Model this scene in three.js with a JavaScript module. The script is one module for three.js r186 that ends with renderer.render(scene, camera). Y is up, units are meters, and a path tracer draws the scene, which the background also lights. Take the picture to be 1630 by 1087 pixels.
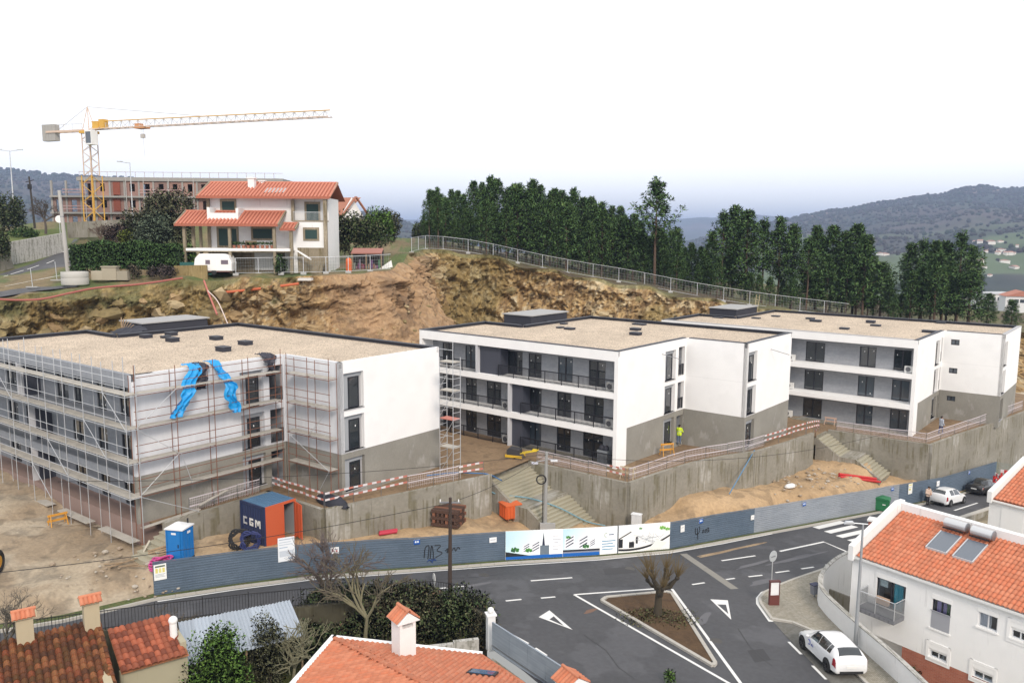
import * as THREE from 'three';
import { mergeGeometries, toCreasedNormals } from 'three/addons/utils/BufferGeometryUtils.js';
const tick = () => {};
import { MarchingCubes } from 'three/addons/objects/MarchingCubes.js';

// ---------- camera ----------
const scene = new THREE.Scene();
const CAM = new THREE.Vector3(0, 22, 0), FPX = 1320, PITCH = 7.6 * Math.PI / 180, ROLL = 0.342 * Math.PI / 180;
const camera = new THREE.PerspectiveCamera(2 * Math.atan(543.5 / FPX) * 180 / Math.PI, 1024 / 682, 0.5, 20000);
camera.position.copy(CAM);
camera.rotation.order = 'YXZ';
camera.rotation.set(-PITCH, 0, ROLL);
camera.updateMatrixWorld(true);
scene.add(camera);

// ---------- sky: a computed overcast ----------
function hash2(x, y, s = 0) { let h = Math.imul(x | 0, 374761393) ^ Math.imul(y | 0, 668265263) ^ Math.imul((s | 0) + 11, 1442695041); h = Math.imul(h ^ (h >>> 13), 1274126177); h ^= h >>> 16; return (h >>> 0) / 4294967296; }
function vnoise(x, y, s = 0, per = 0) {
  const xi = Math.floor(x), yi = Math.floor(y), fx = x - xi, fy = y - yi, u = fx * fx * (3 - 2 * fx), v = fy * fy * (3 - 2 * fy);
  const m = per ? (a) => ((a % per) + per) % per : (a) => a;
  const a = hash2(m(xi), m(yi), s), b = hash2(m(xi + 1), m(yi), s), c = hash2(m(xi), m(yi + 1), s), d = hash2(m(xi + 1), m(yi + 1), s);
  return a + (b - a) * u + (c - a) * v + (a - b - c + d) * u * v;
}
function fbm(x, y, oct = 4, s = 0, per = 0) { let t = 0, a = 0.5, n = 0; for (let i = 0; i < oct; i++) { t += a * vnoise(x, y, s + i * 7, per); n += a; x *= 2; y *= 2; per *= 2; a *= 0.5; } return t / n; }
const smooth = (a, b, x) => { const t = Math.min(1, Math.max(0, (x - a) / (b - a))); return t * t * (3 - 2 * t); };
const lerp = (a, b, t) => a + (b - a) * t;
{
  const W = 512, H = 256, d = new Float32Array(W * H * 4);
  for (let j = 0; j < H; j++) for (let i = 0; i < W; i++) {
    const el = (j + 0.5) / H * 180 - 90, k = smooth(2, 26, el), k2 = smooth(-5, 5, el);
    const c = 0.93 + 0.34 * (fbm(i / W * 10, j / H * 22, 5, 3, 10) - 0.5) * smooth(0, 10, el);
    const r = lerp(0.90, 0.78, k) * c, g = lerp(0.91, 0.785, k) * c, b = lerp(0.93, 0.795, k) * c;
    const o = (j * W + i) * 4; d[o] = lerp(0.25, r, k2); d[o + 1] = lerp(0.25, g, k2); d[o + 2] = lerp(0.24, b, k2); d[o + 3] = 1;
  }
  const t = new THREE.DataTexture(d, W, H, THREE.RGBAFormat, THREE.FloatType);
  t.mapping = THREE.EquirectangularReflectionMapping; t.magFilter = t.minFilter = THREE.LinearFilter; t.needsUpdate = true;
  scene.background = t; scene.environment = t;
}
// ---------- the soft sun behind the cloud ----------
const sun = new THREE.DirectionalLight(0xfff1e2, 1.5);
sun.position.set(38, 75, 40); sun.target.position.set(5, 0, -65); scene.add(sun, sun.target);
sun.castShadow = true; sun.shadow.radius = 24; sun.shadow.mapSize.set(4096, 4096);
Object.assign(sun.shadow.camera, { left: -110, right: 110, top: 110, bottom: -110, near: 1, far: 400 });
scene.fog = new THREE.FogExp2(0xb8cdf4, 0.00018);
const renderer = new THREE.WebGLRenderer({ antialias: true });
renderer.toneMapping = THREE.LinearToneMapping;
renderer.toneMappingExposure = 1.74;
renderer.shadowMap.enabled = true;

// ---------- helpers ----------
let seed = 12345;
const rnd = () => { seed = (Math.imul(seed, 1664525) + 1013904223) >>> 0; return seed / 4294967296; };
const rr = (a, b) => a + (b - a) * rnd();
const V = (x, y, z) => new THREE.Vector3(x, y, z);
const names = {};
function numbered(n) { const k = names[n] = (names[n] ?? -1) + 1; return k ? n + '_' + String(k).padStart(3, '0') : n; }
// a pixel of the photograph (1630 x 1087) as a direction from the camera
function ray(px, py) { return V((px - 815) / FPX, -(py - 543) / FPX, -1).applyEuler(camera.rotation); }
const at = (px, py, dep) => ray(px, py).multiplyScalar(dep).add(CAM);
const roadY = (x, z) => -0.0312 * (x + 0.5) + 0.0656 * (z + 55);
function onRoad(px, py, up = 0) { const d = ray(px, py), a = roadY(0, 0) + up - 22, t = a / (d.y + 0.0312 * d.x - 0.0656 * d.z); return d.multiplyScalar(t).add(CAM); }
function onLevel(px, py, y) { const d = ray(px, py); return d.multiplyScalar((y - 22) / d.y).add(CAM); }

function triUV(g, s = 1) {           // uv in metres from the dominant direction of each face
  if (g.index) g = g.toNonIndexed();
  const p = g.attributes.position, n = p.count, uv = new Float32Array(n * 2), a = V(), b = V(), c = V();
  for (let i = 0; i < n; i += 3) {
    a.fromBufferAttribute(p, i); b.fromBufferAttribute(p, i + 1); c.fromBufferAttribute(p, i + 2);
    const N = b.clone().sub(a).cross(c.clone().sub(a)), ax = Math.abs(N.x), ay = Math.abs(N.y), az = Math.abs(N.z);
    [a, b, c].forEach((q, k) => { const o = (i + k) * 2; if (ay >= ax && ay >= az) { uv[o] = q.x * s; uv[o + 1] = -q.z * s; } else if (ax > az) { uv[o] = q.z * s; uv[o + 1] = q.y * s; } else { uv[o] = q.x * s; uv[o + 1] = q.y * s; } });
  }
  g.setAttribute('uv', new THREE.BufferAttribute(uv, 2)); return g;
}
function mg(list) {
  list = list.filter(Boolean).map((g) => { g = g.index ? g.toNonIndexed() : g.clone(); for (const k of Object.keys(g.attributes)) if (!['position', 'normal', 'uv', 'color'].includes(k)) g.deleteAttribute(k); return g; });
  const hasC = list.some((g) => g.attributes.color);
  for (const g of list) {
    if (!g.attributes.normal) g.computeVertexNormals();
    if (!g.attributes.uv) g.setAttribute('uv', new THREE.BufferAttribute(new Float32Array(g.attributes.position.count * 2), 2));
    if (hasC && !g.attributes.color) g.setAttribute('color', new THREE.BufferAttribute(new Float32Array(g.attributes.position.count * 3).fill(1), 3));
  }
  return list.length === 1 ? list[0] : mergeGeometries(list);
}
const bx = (x0, x1, y0, y1, z0, z1) => { const g = new THREE.BoxGeometry(Math.abs(x1 - x0), Math.abs(y1 - y0), Math.abs(z1 - z0)); g.translate((x0 + x1) / 2, (y0 + y1) / 2, (z0 + z1) / 2); return g; };
function bar(a, b, r, seg = 6, r2 = r) {           // round bar between two points
  const d = V().subVectors(b, a), L = d.length(), g = new THREE.CylinderGeometry(r2, r, L, seg, 1);
  g.translate(0, L / 2, 0); g.applyQuaternion(new THREE.Quaternion().setFromUnitVectors(V(0, 1, 0), d.multiplyScalar(1 / L))); g.translate(a.x, a.y, a.z); return g;
}
function beam(a, b, w, h) {          // rectangular bar between two points
  const d = V().subVectors(b, a), L = d.length(), g = new THREE.BoxGeometry(w, h, L), m = new THREE.Matrix4().lookAt(b, a, Math.abs(d.y) > 0.98 * L ? V(1, 0, 0) : V(0, 1, 0));
  g.applyMatrix4(m); g.translate((a.x + b.x) / 2, (a.y + b.y) / 2, (a.z + b.z) / 2); return g;
}
const tube = (pts, r, seg = 24, rs = 6) => new THREE.TubeGeometry(new THREE.CatmullRomCurve3(pts), seg, r, rs);
function quad(a, b, c, d) { const g = new THREE.BufferGeometry(); g.setAttribute('position', new THREE.Float32BufferAttribute([a, b, c, a, c, d].flatMap((p) => [p.x, p.y, p.z]), 3)); g.computeVertexNormals(); return g; }
function prism(pts, z0, z1, bevel = 0) {          // outline in x,y pushed from z0 to z1
  const s = new THREE.Shape(pts.map((p) => new THREE.Vector2(p[0], p[1])));
  const g = new THREE.ExtrudeGeometry(s, { depth: z1 - z0 - 2 * bevel, bevelEnabled: bevel > 0, bevelSize: bevel, bevelThickness: bevel, bevelSegments: 1 }); g.translate(0, 0, z0 + bevel); return g;
}
function wallHoles(x0, x1, y0, y1, t, holes) {    // wall in the plane z=0 (thick towards -z) with rectangular openings
  const s = new THREE.Shape([[x0, y0], [x1, y0], [x1, y1], [x0, y1]].map((p) => new THREE.Vector2(...p)));
  for (const [a, b, c, d] of holes) s.holes.push(new THREE.Path([[a, c], [a, d], [b, d], [b, c]].map((p) => new THREE.Vector2(...p))));
  const g = new THREE.ExtrudeGeometry(s, { depth: t, bevelEnabled: false }); g.translate(0, 0, -t); return g;
}
function flat(pts) {                 // sheet through 3D points, triangulated in plan, facing up
  const idx = THREE.ShapeUtils.triangulateShape(pts.map((p) => new THREE.Vector2(p.x, p.z)), []);
  const pos = []; for (const t of idx) { const [a, b, c] = t.map((i) => pts[i]); const up = (b.z - a.z) * (c.x - a.x) - (b.x - a.x) * (c.z - a.z) > 0; for (const q of up ? [a, b, c] : [a, c, b]) pos.push(q.x, q.y, q.z); }
  const g = new THREE.BufferGeometry(); g.setAttribute('position', new THREE.Float32BufferAttribute(pos, 3)); g.computeVertexNormals(); return g;
}
function P(parent, name, g, mat, pos, ry) {
  if (Array.isArray(g)) g = mg(g);
  if (mat.map && !g.userData.keepUV) g = triUV(g);
  const m = new THREE.Mesh(g, mat); m.name = name; if (pos) m.position.set(...pos); if (ry) m.rotation.y = ry; (parent || scene).add(m); return m;
}
function thing(name, label, category, pos = [0, 0, 0], ry = 0, group) {
  const o = new THREE.Group(); o.name = numbered(name); o.position.set(...(pos.isVector3 ? pos.toArray() : pos)); o.rotation.y = ry; o.userData = { label, category }; if (group) o.userData.group = group; scene.add(o); return o;
}
function solo(name, label, category, g, mat, pos, ry, group) { const m = P(scene, numbered(name), g, mat, pos, ry); m.userData = { label, category }; if (group) m.userData.group = group; return m; }
function struct(name, g, mat) { const m = P(scene, name, g, mat); m.userData.kind = 'structure'; return m; }
function dup(o, pos, ry, label) { const c = o.clone(); c.userData = { ...o.userData }; c.name = numbered(o.name.replace(/_\d{3}$/, '')); if (pos) c.position.set(...(pos.isVector3 ? pos.toArray() : pos)); if (ry !== undefined) c.rotation.y = ry; if (label) c.userData.label = label; scene.add(c); return c; }
const stuff = (m) => { m.userData.kind = 'stuff'; return m; };

// ---------- textures and materials ----------
const LUT = new Uint8Array(4097); for (let i = 0; i <= 4096; i++) { const v = i / 4096; LUT[i] = Math.round(255 * (v <= 0.0031308 ? 12.92 * v : 1.055 * Math.pow(v, 1 / 2.4) - 0.055)); }
const l2s = (v) => LUT[v <= 0 ? 0 : v >= 1 ? 4096 : (v * 4096) | 0];
const NZ = new Map();
function field2(n, fx, fy, oct, s) {         // periodic layered noise as an array
  const key = ((n * 512 + fx) * 512 + fy) * 4096 + oct * 512 + s, got = NZ.get(key); if (got) return got; const a = new Float32Array(n * n); let amp = 0.5, tot = 0;
  for (let o = 0; o < oct; o++) {
    const L = new Float32Array(fx * fy); for (let k = 0; k < L.length; k++) L[k] = hash2(k % fx, (k / fx) | 0, s + o * 7);
    const xi = new Int32Array(n), xj = new Int32Array(n), xu = new Float32Array(n); for (let i = 0; i < n; i++) { const x = i / n * fx, f = x - Math.floor(x); xi[i] = Math.floor(x); xj[i] = (xi[i] + 1) % fx; xu[i] = f * f * (3 - 2 * f); }
    for (let j = 0; j < n; j++) { const y = j / n * fy, y0 = Math.floor(y), f = y - y0, v = f * f * (3 - 2 * f), r0 = y0 * fx, r1 = ((y0 + 1) % fy) * fx; for (let i = 0; i < n; i++) { const p = L[r0 + xi[i]], q = L[r0 + xj[i]], r = L[r1 + xi[i]], t = L[r1 + xj[i]], u = xu[i], top = p + (q - p) * u; a[j * n + i] += amp * (top + (r + (t - r) * u - top) * v); } }
    tot += amp; amp *= 0.5; fx *= 2; fy *= 2; if (fx > n * 2) break;
  }
  for (let k = 0; k < a.length; k++) a[k] /= tot; NZ.set(key, a); return a;
}
const field = (n, f, oct, s) => field2(n, f, f, oct, s);
function texture(n, metres, fn, srgb = true) {
  const d = new Uint8Array(n * n * 4);
  for (let j = 0; j < n; j++) for (let i = 0; i < n; i++) { const c = fn(j * n + i, i, j), o = (j * n + i) * 4; if (srgb) { d[o] = l2s(c[0]); d[o + 1] = l2s(c[1]); d[o + 2] = l2s(c[2]); } else d[o] = d[o + 1] = d[o + 2] = Math.max(0, Math.min(255, c * 255)); d[o + 3] = 255; }
  const t = new THREE.DataTexture(d, n, n); t.wrapS = t.wrapT = THREE.RepeatWrapping; t.magFilter = THREE.LinearFilter; t.minFilter = THREE.LinearMipmapLinearFilter; t.generateMipmaps = true; t.repeat.set(1 / metres, 1 / metres);
  if (srgb) t.colorSpace = THREE.SRGBColorSpace; t.needsUpdate = true; return t;
}
const mix3 = (a, b, t) => [lerp(a[0], b[0], t), lerp(a[1], b[1], t), lerp(a[2], b[2], t)];
const sc3 = (a, k) => [a[0] * k, a[1] * k, a[2] * k];
function mat(color, rough = 0.85, o = {}) { const m = new (o.clearcoat !== undefined || o.transmission !== undefined ? THREE.MeshPhysicalMaterial : THREE.MeshStandardMaterial)({ roughness: rough, ...o }); if (o.color !== undefined) return m; if (Array.isArray(color)) m.color.setRGB(...color); else if (color !== null) m.color.set(color); return m; }
function tmat(t, rough, o = {}) { return mat([1, 1, 1], rough, { map: t, ...o }); }
const n5 = 512;
const fA = field(n5, 6, 5, 1), fB = field(n5, 24, 4, 2), fC = field(n5, 96, 3, 3), fD = field(n5, 3, 5, 4), fE = field(n5, 160, 2, 5);
const T = {};
// pebbles on the flat roofs
T.gravel = texture(1024, 9, (k, i, j) => { const q = hash2(i >> 3, j >> 3, 5), s = hash2(i >> 2, j >> 2, 6), g = fA[(j >> 1) * 512 + (i >> 1)]; const c = mix3([0.44, 0.35, 0.265], [0.70, 0.585, 0.455], 0.15 + 0.85 * q); return sc3(c, (q < 0.14 ? 0.6 : 1) * (0.72 + 0.4 * s) * (0.8 + 0.4 * g)); });
T.asphalt = texture(1024, 24, (() => { const a = field(1024, 5, 6, 21), b = field(1024, 128, 2, 22), c = field(1024, 12, 4, 23); return (k) => { const v = 0.060 + 0.03 * (a[k] - 0.5) + 0.018 * (b[k] - 0.5) + 0.02 * smooth(0.58, 0.7, c[k]); return [v, v * 1.01, v * 1.1]; }; })());
T.concrete = texture(1024, 9, (() => { const a = field(1024, 4, 6, 31), b = field(1024, 64, 3, 32), c = field(1024, 10, 4, 33); return (k, i, j) => { const st = field2(1024, 70, 3, 3, 34)[k]; let col = mix3([0.19, 0.178, 0.145], [0.315, 0.295, 0.25], a[k]); col = mix3(col, [0.15, 0.135, 0.085], 0.85 * smooth(0.5, 0.72, st) * smooth(0.35, 0.6, c[k])); col = mix3(col, [0.42, 0.41, 0.38], 0.6 * smooth(0.62, 0.75, field2(1024, 40, 4, 3, 35)[k]) * smooth(0.5, 0.7, a[k])); return sc3(col, 0.86 + 0.28 * b[k]); }; })());
T.render = texture(1024, 7, (() => { const a = field(1024, 5, 6, 41), b = field(1024, 80, 3, 42); return (k, i, j) => { let c = mix3([0.215, 0.205, 0.18], [0.30, 0.29, 0.255], a[k]); const p = field2(1024, 9, 4, 4, 43)[k]; c = mix3(c, [0.36, 0.35, 0.33], 0.7 * smooth(0.62, 0.74, p)); return sc3(c, 0.92 + 0.16 * b[k]); }; })());
T.plaster = texture(n5, 6, (k) => sc3([0.855, 0.855, 0.85], 0.93 + 0.09 * fA[k] + 0.02 * fC[k] - 0.025 * smooth(0.56, 0.7, fD[k])));
T.board = texture(n5, 6, (k, i, j) => { const s = field2(512, 24, 3, 3, 51)[k]; return sc3(mix3([0.60, 0.62, 0.66], [0.70, 0.715, 0.74], fA[k]), 0.9 + 0.12 * s + 0.04 * fC[k]); });
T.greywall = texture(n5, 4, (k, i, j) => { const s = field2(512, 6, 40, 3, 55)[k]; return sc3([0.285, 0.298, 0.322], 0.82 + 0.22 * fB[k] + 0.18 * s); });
T.dirt = texture(1024, 11, (() => { const a = field(1024, 5, 6, 61), b = field(1024, 70, 3, 62), c = field(1024, 16, 4, 63); return (k) => { let q = mix3([0.25, 0.175, 0.105], [0.38, 0.285, 0.18], a[k]); q = mix3(q, [0.21, 0.15, 0.095], smooth(0.55, 0.75, c[k]) * 0.7); return sc3(q, 0.78 + 0.45 * b[k]); }; })());
T.yard = texture(1024, 13, (() => { const a = field(1024, 5, 6, 71), b = field(1024, 90, 3, 72), c = field(1024, 14, 5, 73); return (k) => { let q = mix3([0.34, 0.28, 0.20], [0.50, 0.43, 0.33], a[k]); q = mix3(q, [0.23, 0.20, 0.155], smooth(0.52, 0.7, c[k]) * 0.6); return sc3(q, 0.8 + 0.4 * b[k]); }; })());
T.grass = texture(n5, 5, (k) => { let q = mix3([0.045, 0.065, 0.02], [0.12, 0.15, 0.045], fA[k]); q = mix3(q, [0.16, 0.13, 0.06], 0.6 * smooth(0.52, 0.7, fB[k])); return sc3(q, 0.6 + 0.8 * fC[k]); });
T.cobble = texture(n5, 2.2, (k, i, j) => { const u = i / 512 * 22, v = j / 512 * 22, o = hash2(Math.floor(u), Math.floor(v), 9); const e = Math.min(u % 1, 1 - u % 1, v % 1, 1 - v % 1); return sc3(mix3([0.26, 0.235, 0.18], [0.36, 0.335, 0.28], o), (e < 0.1 ? 0.6 : 1) * (0.85 + 0.3 * fA[k])); });
T.tile = texture(n5, 2.4, (k) => sc3(mix3([0.44, 0.15, 0.075], [0.55, 0.215, 0.12], fB[k]), 0.8 + 0.35 * fA[k]));
T.oldtile = texture(n5, 1.7, (k) => { let q = mix3([0.44, 0.14, 0.06], [0.62, 0.27, 0.13], fB[k]); q = mix3(q, [0.13, 0.085, 0.05], 0.85 * smooth(0.46, 0.62, fB[(k * 7) % (512 * 512)]) * smooth(0.4, 0.6, fA[k])); q = mix3(q, [0.20, 0.20, 0.05], 0.6 * smooth(0.6, 0.72, fC[k])); return sc3(q, 0.72); });
T.white = texture(n5, 3, (k, i, j) => { const s = field2(512, 40, 2, 3, 81)[k]; return sc3(mix3([0.74, 0.745, 0.74], [0.80, 0.80, 0.795], fA[k]), 1 - 0.22 * smooth(0.62, 0.85, s) * smooth(0.45, 0.65, fD[k])); });
T.dirtywhite = texture(n5, 3, (k, i, j) => { const s = field2(512, 30, 3, 3, 85)[k]; return mix3([0.44, 0.43, 0.40], [0.20, 0.195, 0.165], Math.min(1, 0.75 * smooth(0.5, 0.72, s) + 0.5 * smooth(0.55, 0.7, fB[k]))); });
T.sheet = texture(n5, 4, (k, i, j) => { const s = field2(512, 3, 60, 3, 91)[k]; return sc3(mix3([0.086, 0.125, 0.175], [0.135, 0.18, 0.235], fA[k]), 0.82 + 0.35 * s); });
T.sheetpale = texture(n5, 4, (k, i, j) => { const s = field2(512, 3, 60, 3, 92)[k]; return sc3(mix3([0.25, 0.285, 0.33], [0.36, 0.39, 0.43], fA[k]), 0.85 + 0.3 * s); });
T.wood = texture(n5, 2, (k, i, j) => sc3(mix3([0.22, 0.15, 0.09], [0.40, 0.29, 0.18], field2(512, 3, 40, 4, 95)[k]), 0.8 + 0.3 * fA[k]));
T.plank = texture(n5, 2, (k, i, j) => sc3(mix3([0.34, 0.32, 0.28], [0.50, 0.47, 0.42], field2(512, 30, 3, 4, 96)[k]), 0.75 + 0.4 * fA[k]));
T.brick = texture(n5, 2.2, (k, i, j) => { const row = Math.floor(j / 512 * 28), u = i / 512 * 9 + (row & 1) * 0.5, e = (j / 512 * 28) % 1 < 0.14 || u % 1 < 0.05; return e ? [0.33, 0.22, 0.17] : sc3(mix3([0.30, 0.085, 0.05], [0.38, 0.125, 0.075], hash2(Math.floor(u) % 9, row, 4)), 0.85 + 0.3 * fC[k]); });
T.rock = texture(1024, 8, (() => { const a = field(1024, 6, 6, 101), b = field(1024, 48, 4, 102), c = field(1024, 14, 5, 103); return (k) => sc3([1, 1, 1], Math.min(1, 0.5 + 0.32 * a[k] + 0.42 * b[k] - 0.2 * smooth(0.58, 0.7, c[k]))); })());
const B = {
  fine: texture(n5, 1.2, (k) => 0.5 * fB[k] + 0.5 * fC[k], false), coarse: texture(n5, 3, (k) => 0.6 * fA[k] + 0.4 * fB[k], false), pebble: texture(1024, 9, (k, i, j) => 0.6 * hash2(i >> 3, j >> 3, 5) + 0.4 * hash2(i >> 2, j >> 2, 6), false),
};
const M = {
  gravel: tmat(T.gravel, 0.95, { bumpMap: B.pebble, bumpScale: 0.05 }), asphalt: tmat(T.asphalt, 0.72, { bumpMap: B.fine, bumpScale: 0.004 }),
  concrete: tmat(T.concrete, 0.9, { bumpMap: B.coarse, bumpScale: 0.012 }), render: tmat(T.render, 0.92), plaster: tmat(T.plaster, 0.9), board: tmat(T.board, 0.85), greywall: tmat(T.greywall, 0.85),
  dirt: tmat(T.dirt, 1, { bumpMap: B.coarse, bumpScale: 0.08 }), yard: tmat(T.yard, 1, { bumpMap: B.coarse, bumpScale: 0.05 }), grass: tmat(T.grass, 1, { bumpMap: B.fine, bumpScale: 0.05 }), cobble: tmat(T.cobble, 0.95, { bumpMap: B.fine, bumpScale: 0.01 }),
  tile: tmat(T.tile, 0.75), oldtile: tmat(T.oldtile, 0.95), white: tmat(T.white, 0.85), dirtywhite: tmat(T.dirtywhite, 0.95), sheet: tmat(T.sheet, 0.55, { metalness: 0.2 }), sheetpale: tmat(T.sheetpale, 0.5, { metalness: 0.25 }),
  wood: tmat(T.wood, 0.85), plank: tmat(T.plank, 0.9), brick: tmat(T.brick, 0.9, { bumpMap: B.fine, bumpScale: 0.006 }),
  coping: mat([0.05, 0.055, 0.07], 0.6), felt: mat([0.028, 0.03, 0.042], 0.75), frame: mat([0.018, 0.02, 0.028], 0.45), glass: mat([0.022, 0.028, 0.033], 0.06, { clearcoat: 1, clearcoatRoughness: 0.03 }), glassblue: mat([0.06, 0.08, 0.10], 0.1, { clearcoat: 1, clearcoatRoughness: 0.05 }),
  darkpanel: mat([0.05, 0.055, 0.075], 0.6), slab: mat([0.80, 0.80, 0.79], 0.85), railing: mat([0.02, 0.022, 0.03], 0.5, { metalness: 0.4 }), galv: mat([0.60, 0.62, 0.64], 0.45, { metalness: 0.55 }), rust: mat([0.20, 0.085, 0.05], 0.8), steel: mat([0.30, 0.31, 0.33], 0.4, { metalness: 0.8 }),
  paint: mat([0.72, 0.72, 0.70], 0.85), black: mat([0.015, 0.015, 0.017], 0.7), rubber: mat([0.02, 0.02, 0.02], 0.9), blue: mat([0.012, 0.19, 0.50], 0.5), red: mat([0.50, 0.03, 0.03], 0.6), orange: mat([0.72, 0.13, 0.02], 0.6), yellow: mat([0.66, 0.33, 0.03], 0.6),
  kerb: mat([0.42, 0.40, 0.36], 0.9), stone: mat([0.36, 0.32, 0.245], 0.95), tape: mat([0.66, 0.62, 0.63], 0.8), tapered: mat([0.47, 0.17, 0.13], 0.8), pinkbase: mat([0.26, 0.185, 0.16], 0.95),
};
const stone2 = [mat([0.40, 0.36, 0.28], 0.95), mat([0.30, 0.27, 0.21], 0.95), mat([0.36, 0.33, 0.27], 0.95)];

tick('materials');
// ---------- far hills and valley ----------
function vcolGrid(nu, nv, pos, col) {       // grid mesh with vertex colours
  const p = new Float32Array(nu * nv * 3), c = new Float32Array(nu * nv * 3), idx = [], uv = new Float32Array(nu * nv * 2);
  for (let j = 0; j < nv; j++) for (let i = 0; i < nu; i++) { const k = j * nu + i, q = pos(i / (nu - 1), j / (nv - 1), i, j); p.set([q.x, q.y, q.z], k * 3); c.set(col(q, i / (nu - 1), j / (nv - 1)), k * 3); uv.set([q.u ?? q.x, q.v ?? q.z], k * 2); }
  for (let j = 0; j < nv - 1; j++) for (let i = 0; i < nu - 1; i++) { const a = j * nu + i, b = a + 1, d = a + nu, e = d + 1; idx.push(a, b, e, a, e, d); }
  const g = new THREE.BufferGeometry(); g.setAttribute('position', new THREE.BufferAttribute(p, 3)); g.setAttribute('color', new THREE.BufferAttribute(c, 3)); g.setAttribute('uv', new THREE.BufferAttribute(uv, 2)); g.setIndex(idx); g.computeVertexNormals(); g.userData.keepUV = true; return g;
}
function polyAt(pts, x) { for (let i = 0; i < pts.length - 1; i++) if (x <= pts[i + 1][0] || i === pts.length - 2) { const a = pts[i], b = pts[i + 1], t = (x - a[0]) / (b[0] - a[0]); return a.map((v, k) => lerp(v, b[k], t)); } }
const ridges = [
  { n: 'far_ridge', D: 6200, foot: 4200, fy: -40, sky: [[380, 352], [520, 347], [640, 349], [740, 352], [900, 356], [1000, 352], [1065, 350], [1110, 345], [1160, 346], [1205, 341], [1260, 346], [1350, 352], [1500, 356]], amp: 14, c: 0 },
  { n: 'left_hill', D: 2500, foot: 700, fy: -20, sky: [[-260, 250], [-100, 262], [0, 268], [40, 272], [80, 278], [130, 281], [200, 283], [300, 296], [420, 312], [560, 337], [600, 341], [640, 352], [690, 372], [760, 395], [860, 410]], amp: 12, c: 1 },
  { n: 'right_hill', D: 2700, foot: 420, fy: -52, sky: [[960, 430], [1040, 402], [1100, 384], [1160, 368], [1200, 360], [1240, 351], [1300, 339], [1380, 328], [1440, 317], [1500, 308], [1535, 298], [1570, 298], [1600, 302], [1640, 298], [1720, 292], [1900, 300]], amp: 16, c: 2 },
];
const hillM = mat([1, 1, 1], 1, { vertexColors: true });
for (const R of ridges) {
  const x0 = R.sky[0][0], x1 = R.sky.at(-1)[0];
  R.pt = (u, v) => {              // v = 0 on the skyline, 1 at the foot
    const px = lerp(x0, x1, u), top = at(px, polyAt(R.sky, px)[1], R.D), d = top.clone().sub(CAM); d.y = 0; d.normalize();
    const L = Math.hypot(top.x, top.z), dist = lerp(L, R.foot, v), y = lerp(top.y, R.fy, Math.pow(v, 0.8));
    const q = V(d.x * dist, y, d.z * dist);
    q.y += (fbm(q.x / 260, q.z / 260, 5, 9) - 0.5) * R.amp * 5 * smooth(0, 0.12, v) * (1 - 0.5 * v) + (fbm(q.x / 45, q.z / 45, 3, 19) - 0.5) * R.amp * 0.7;
    return q;
  };
  struct(R.n, vcolGrid(240, 90, R.pt, (q, u, v) => {
    const a = fbm(q.x / 420, q.z / 420, 5, 31 + R.c), b = fbm(q.x / 90, q.z / 90, 4, 41);
    let c = mix3([0.022, 0.032, 0.026], [0.06, 0.05, 0.045], smooth(0.42, 0.62, a)); c = mix3(c, [0.035, 0.055, 0.03], smooth(0.5, 0.7, b) * 0.6);
    if (R.c === 2) { const f = smooth(0.42, 0.6, v) * smooth(0.46, 0.54, fbm(q.x / 150, q.z / 150, 4, 51)); c = mix3(c, [0.08, 0.115, 0.05], f); if (v < 0.06) c = mix3(c, [0.17, 0.12, 0.10], smooth(0.5, 0.6, b)); }
    return c;
  }), hillM);
}
struct('valley_floor', flat([V(-9000, -56, -300), V(9000, -56, -300), V(9000, -56, -15000), V(-9000, -56, -15000)]), mat([0.06, 0.08, 0.045], 1));
{ // woods on the hills, one mass
  const g = new THREE.IcosahedronGeometry(1, 0); const im = new THREE.InstancedMesh(g, mat([1, 1, 1], 1), 15000); const m4 = new THREE.Matrix4(), col = new THREE.Color(); let k = 0;
  for (const [R, n] of [[ridges[1], 5000], [ridges[2], 10000]]) for (let i = 0; i < n; i++) {
    const u = rnd(), v = Math.pow(rnd(), 1.5) * 0.75, q = R.pt(u, i < n * 0.08 ? 0 : v); const clear = R.c === 2 && v > 0.4 && fbm(q.x / 150, q.z / 150, 4, 51) > 0.49; if (clear && rnd() < 0.85) { continue; }
    const s = rr(3, 6.5) * (1 - 0.5 * v); m4.compose(V(q.x, q.y + s * 0.4, q.z), new THREE.Quaternion(), V(s, s * rr(0.7, 1.3), s)); im.setMatrixAt(k, m4); const t = rnd(); col.setRGB(0.024 + 0.02 * t, 0.033 + 0.01 * rnd(), 0.026 + 0.012 * t); im.setColorAt(k++, col);
  }
  im.count = k; im.name = 'hillside_wood'; im.userData = { kind: 'stuff', label: 'dark woodland covering the far hills', category: 'woodland' }; scene.add(im);
}
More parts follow.
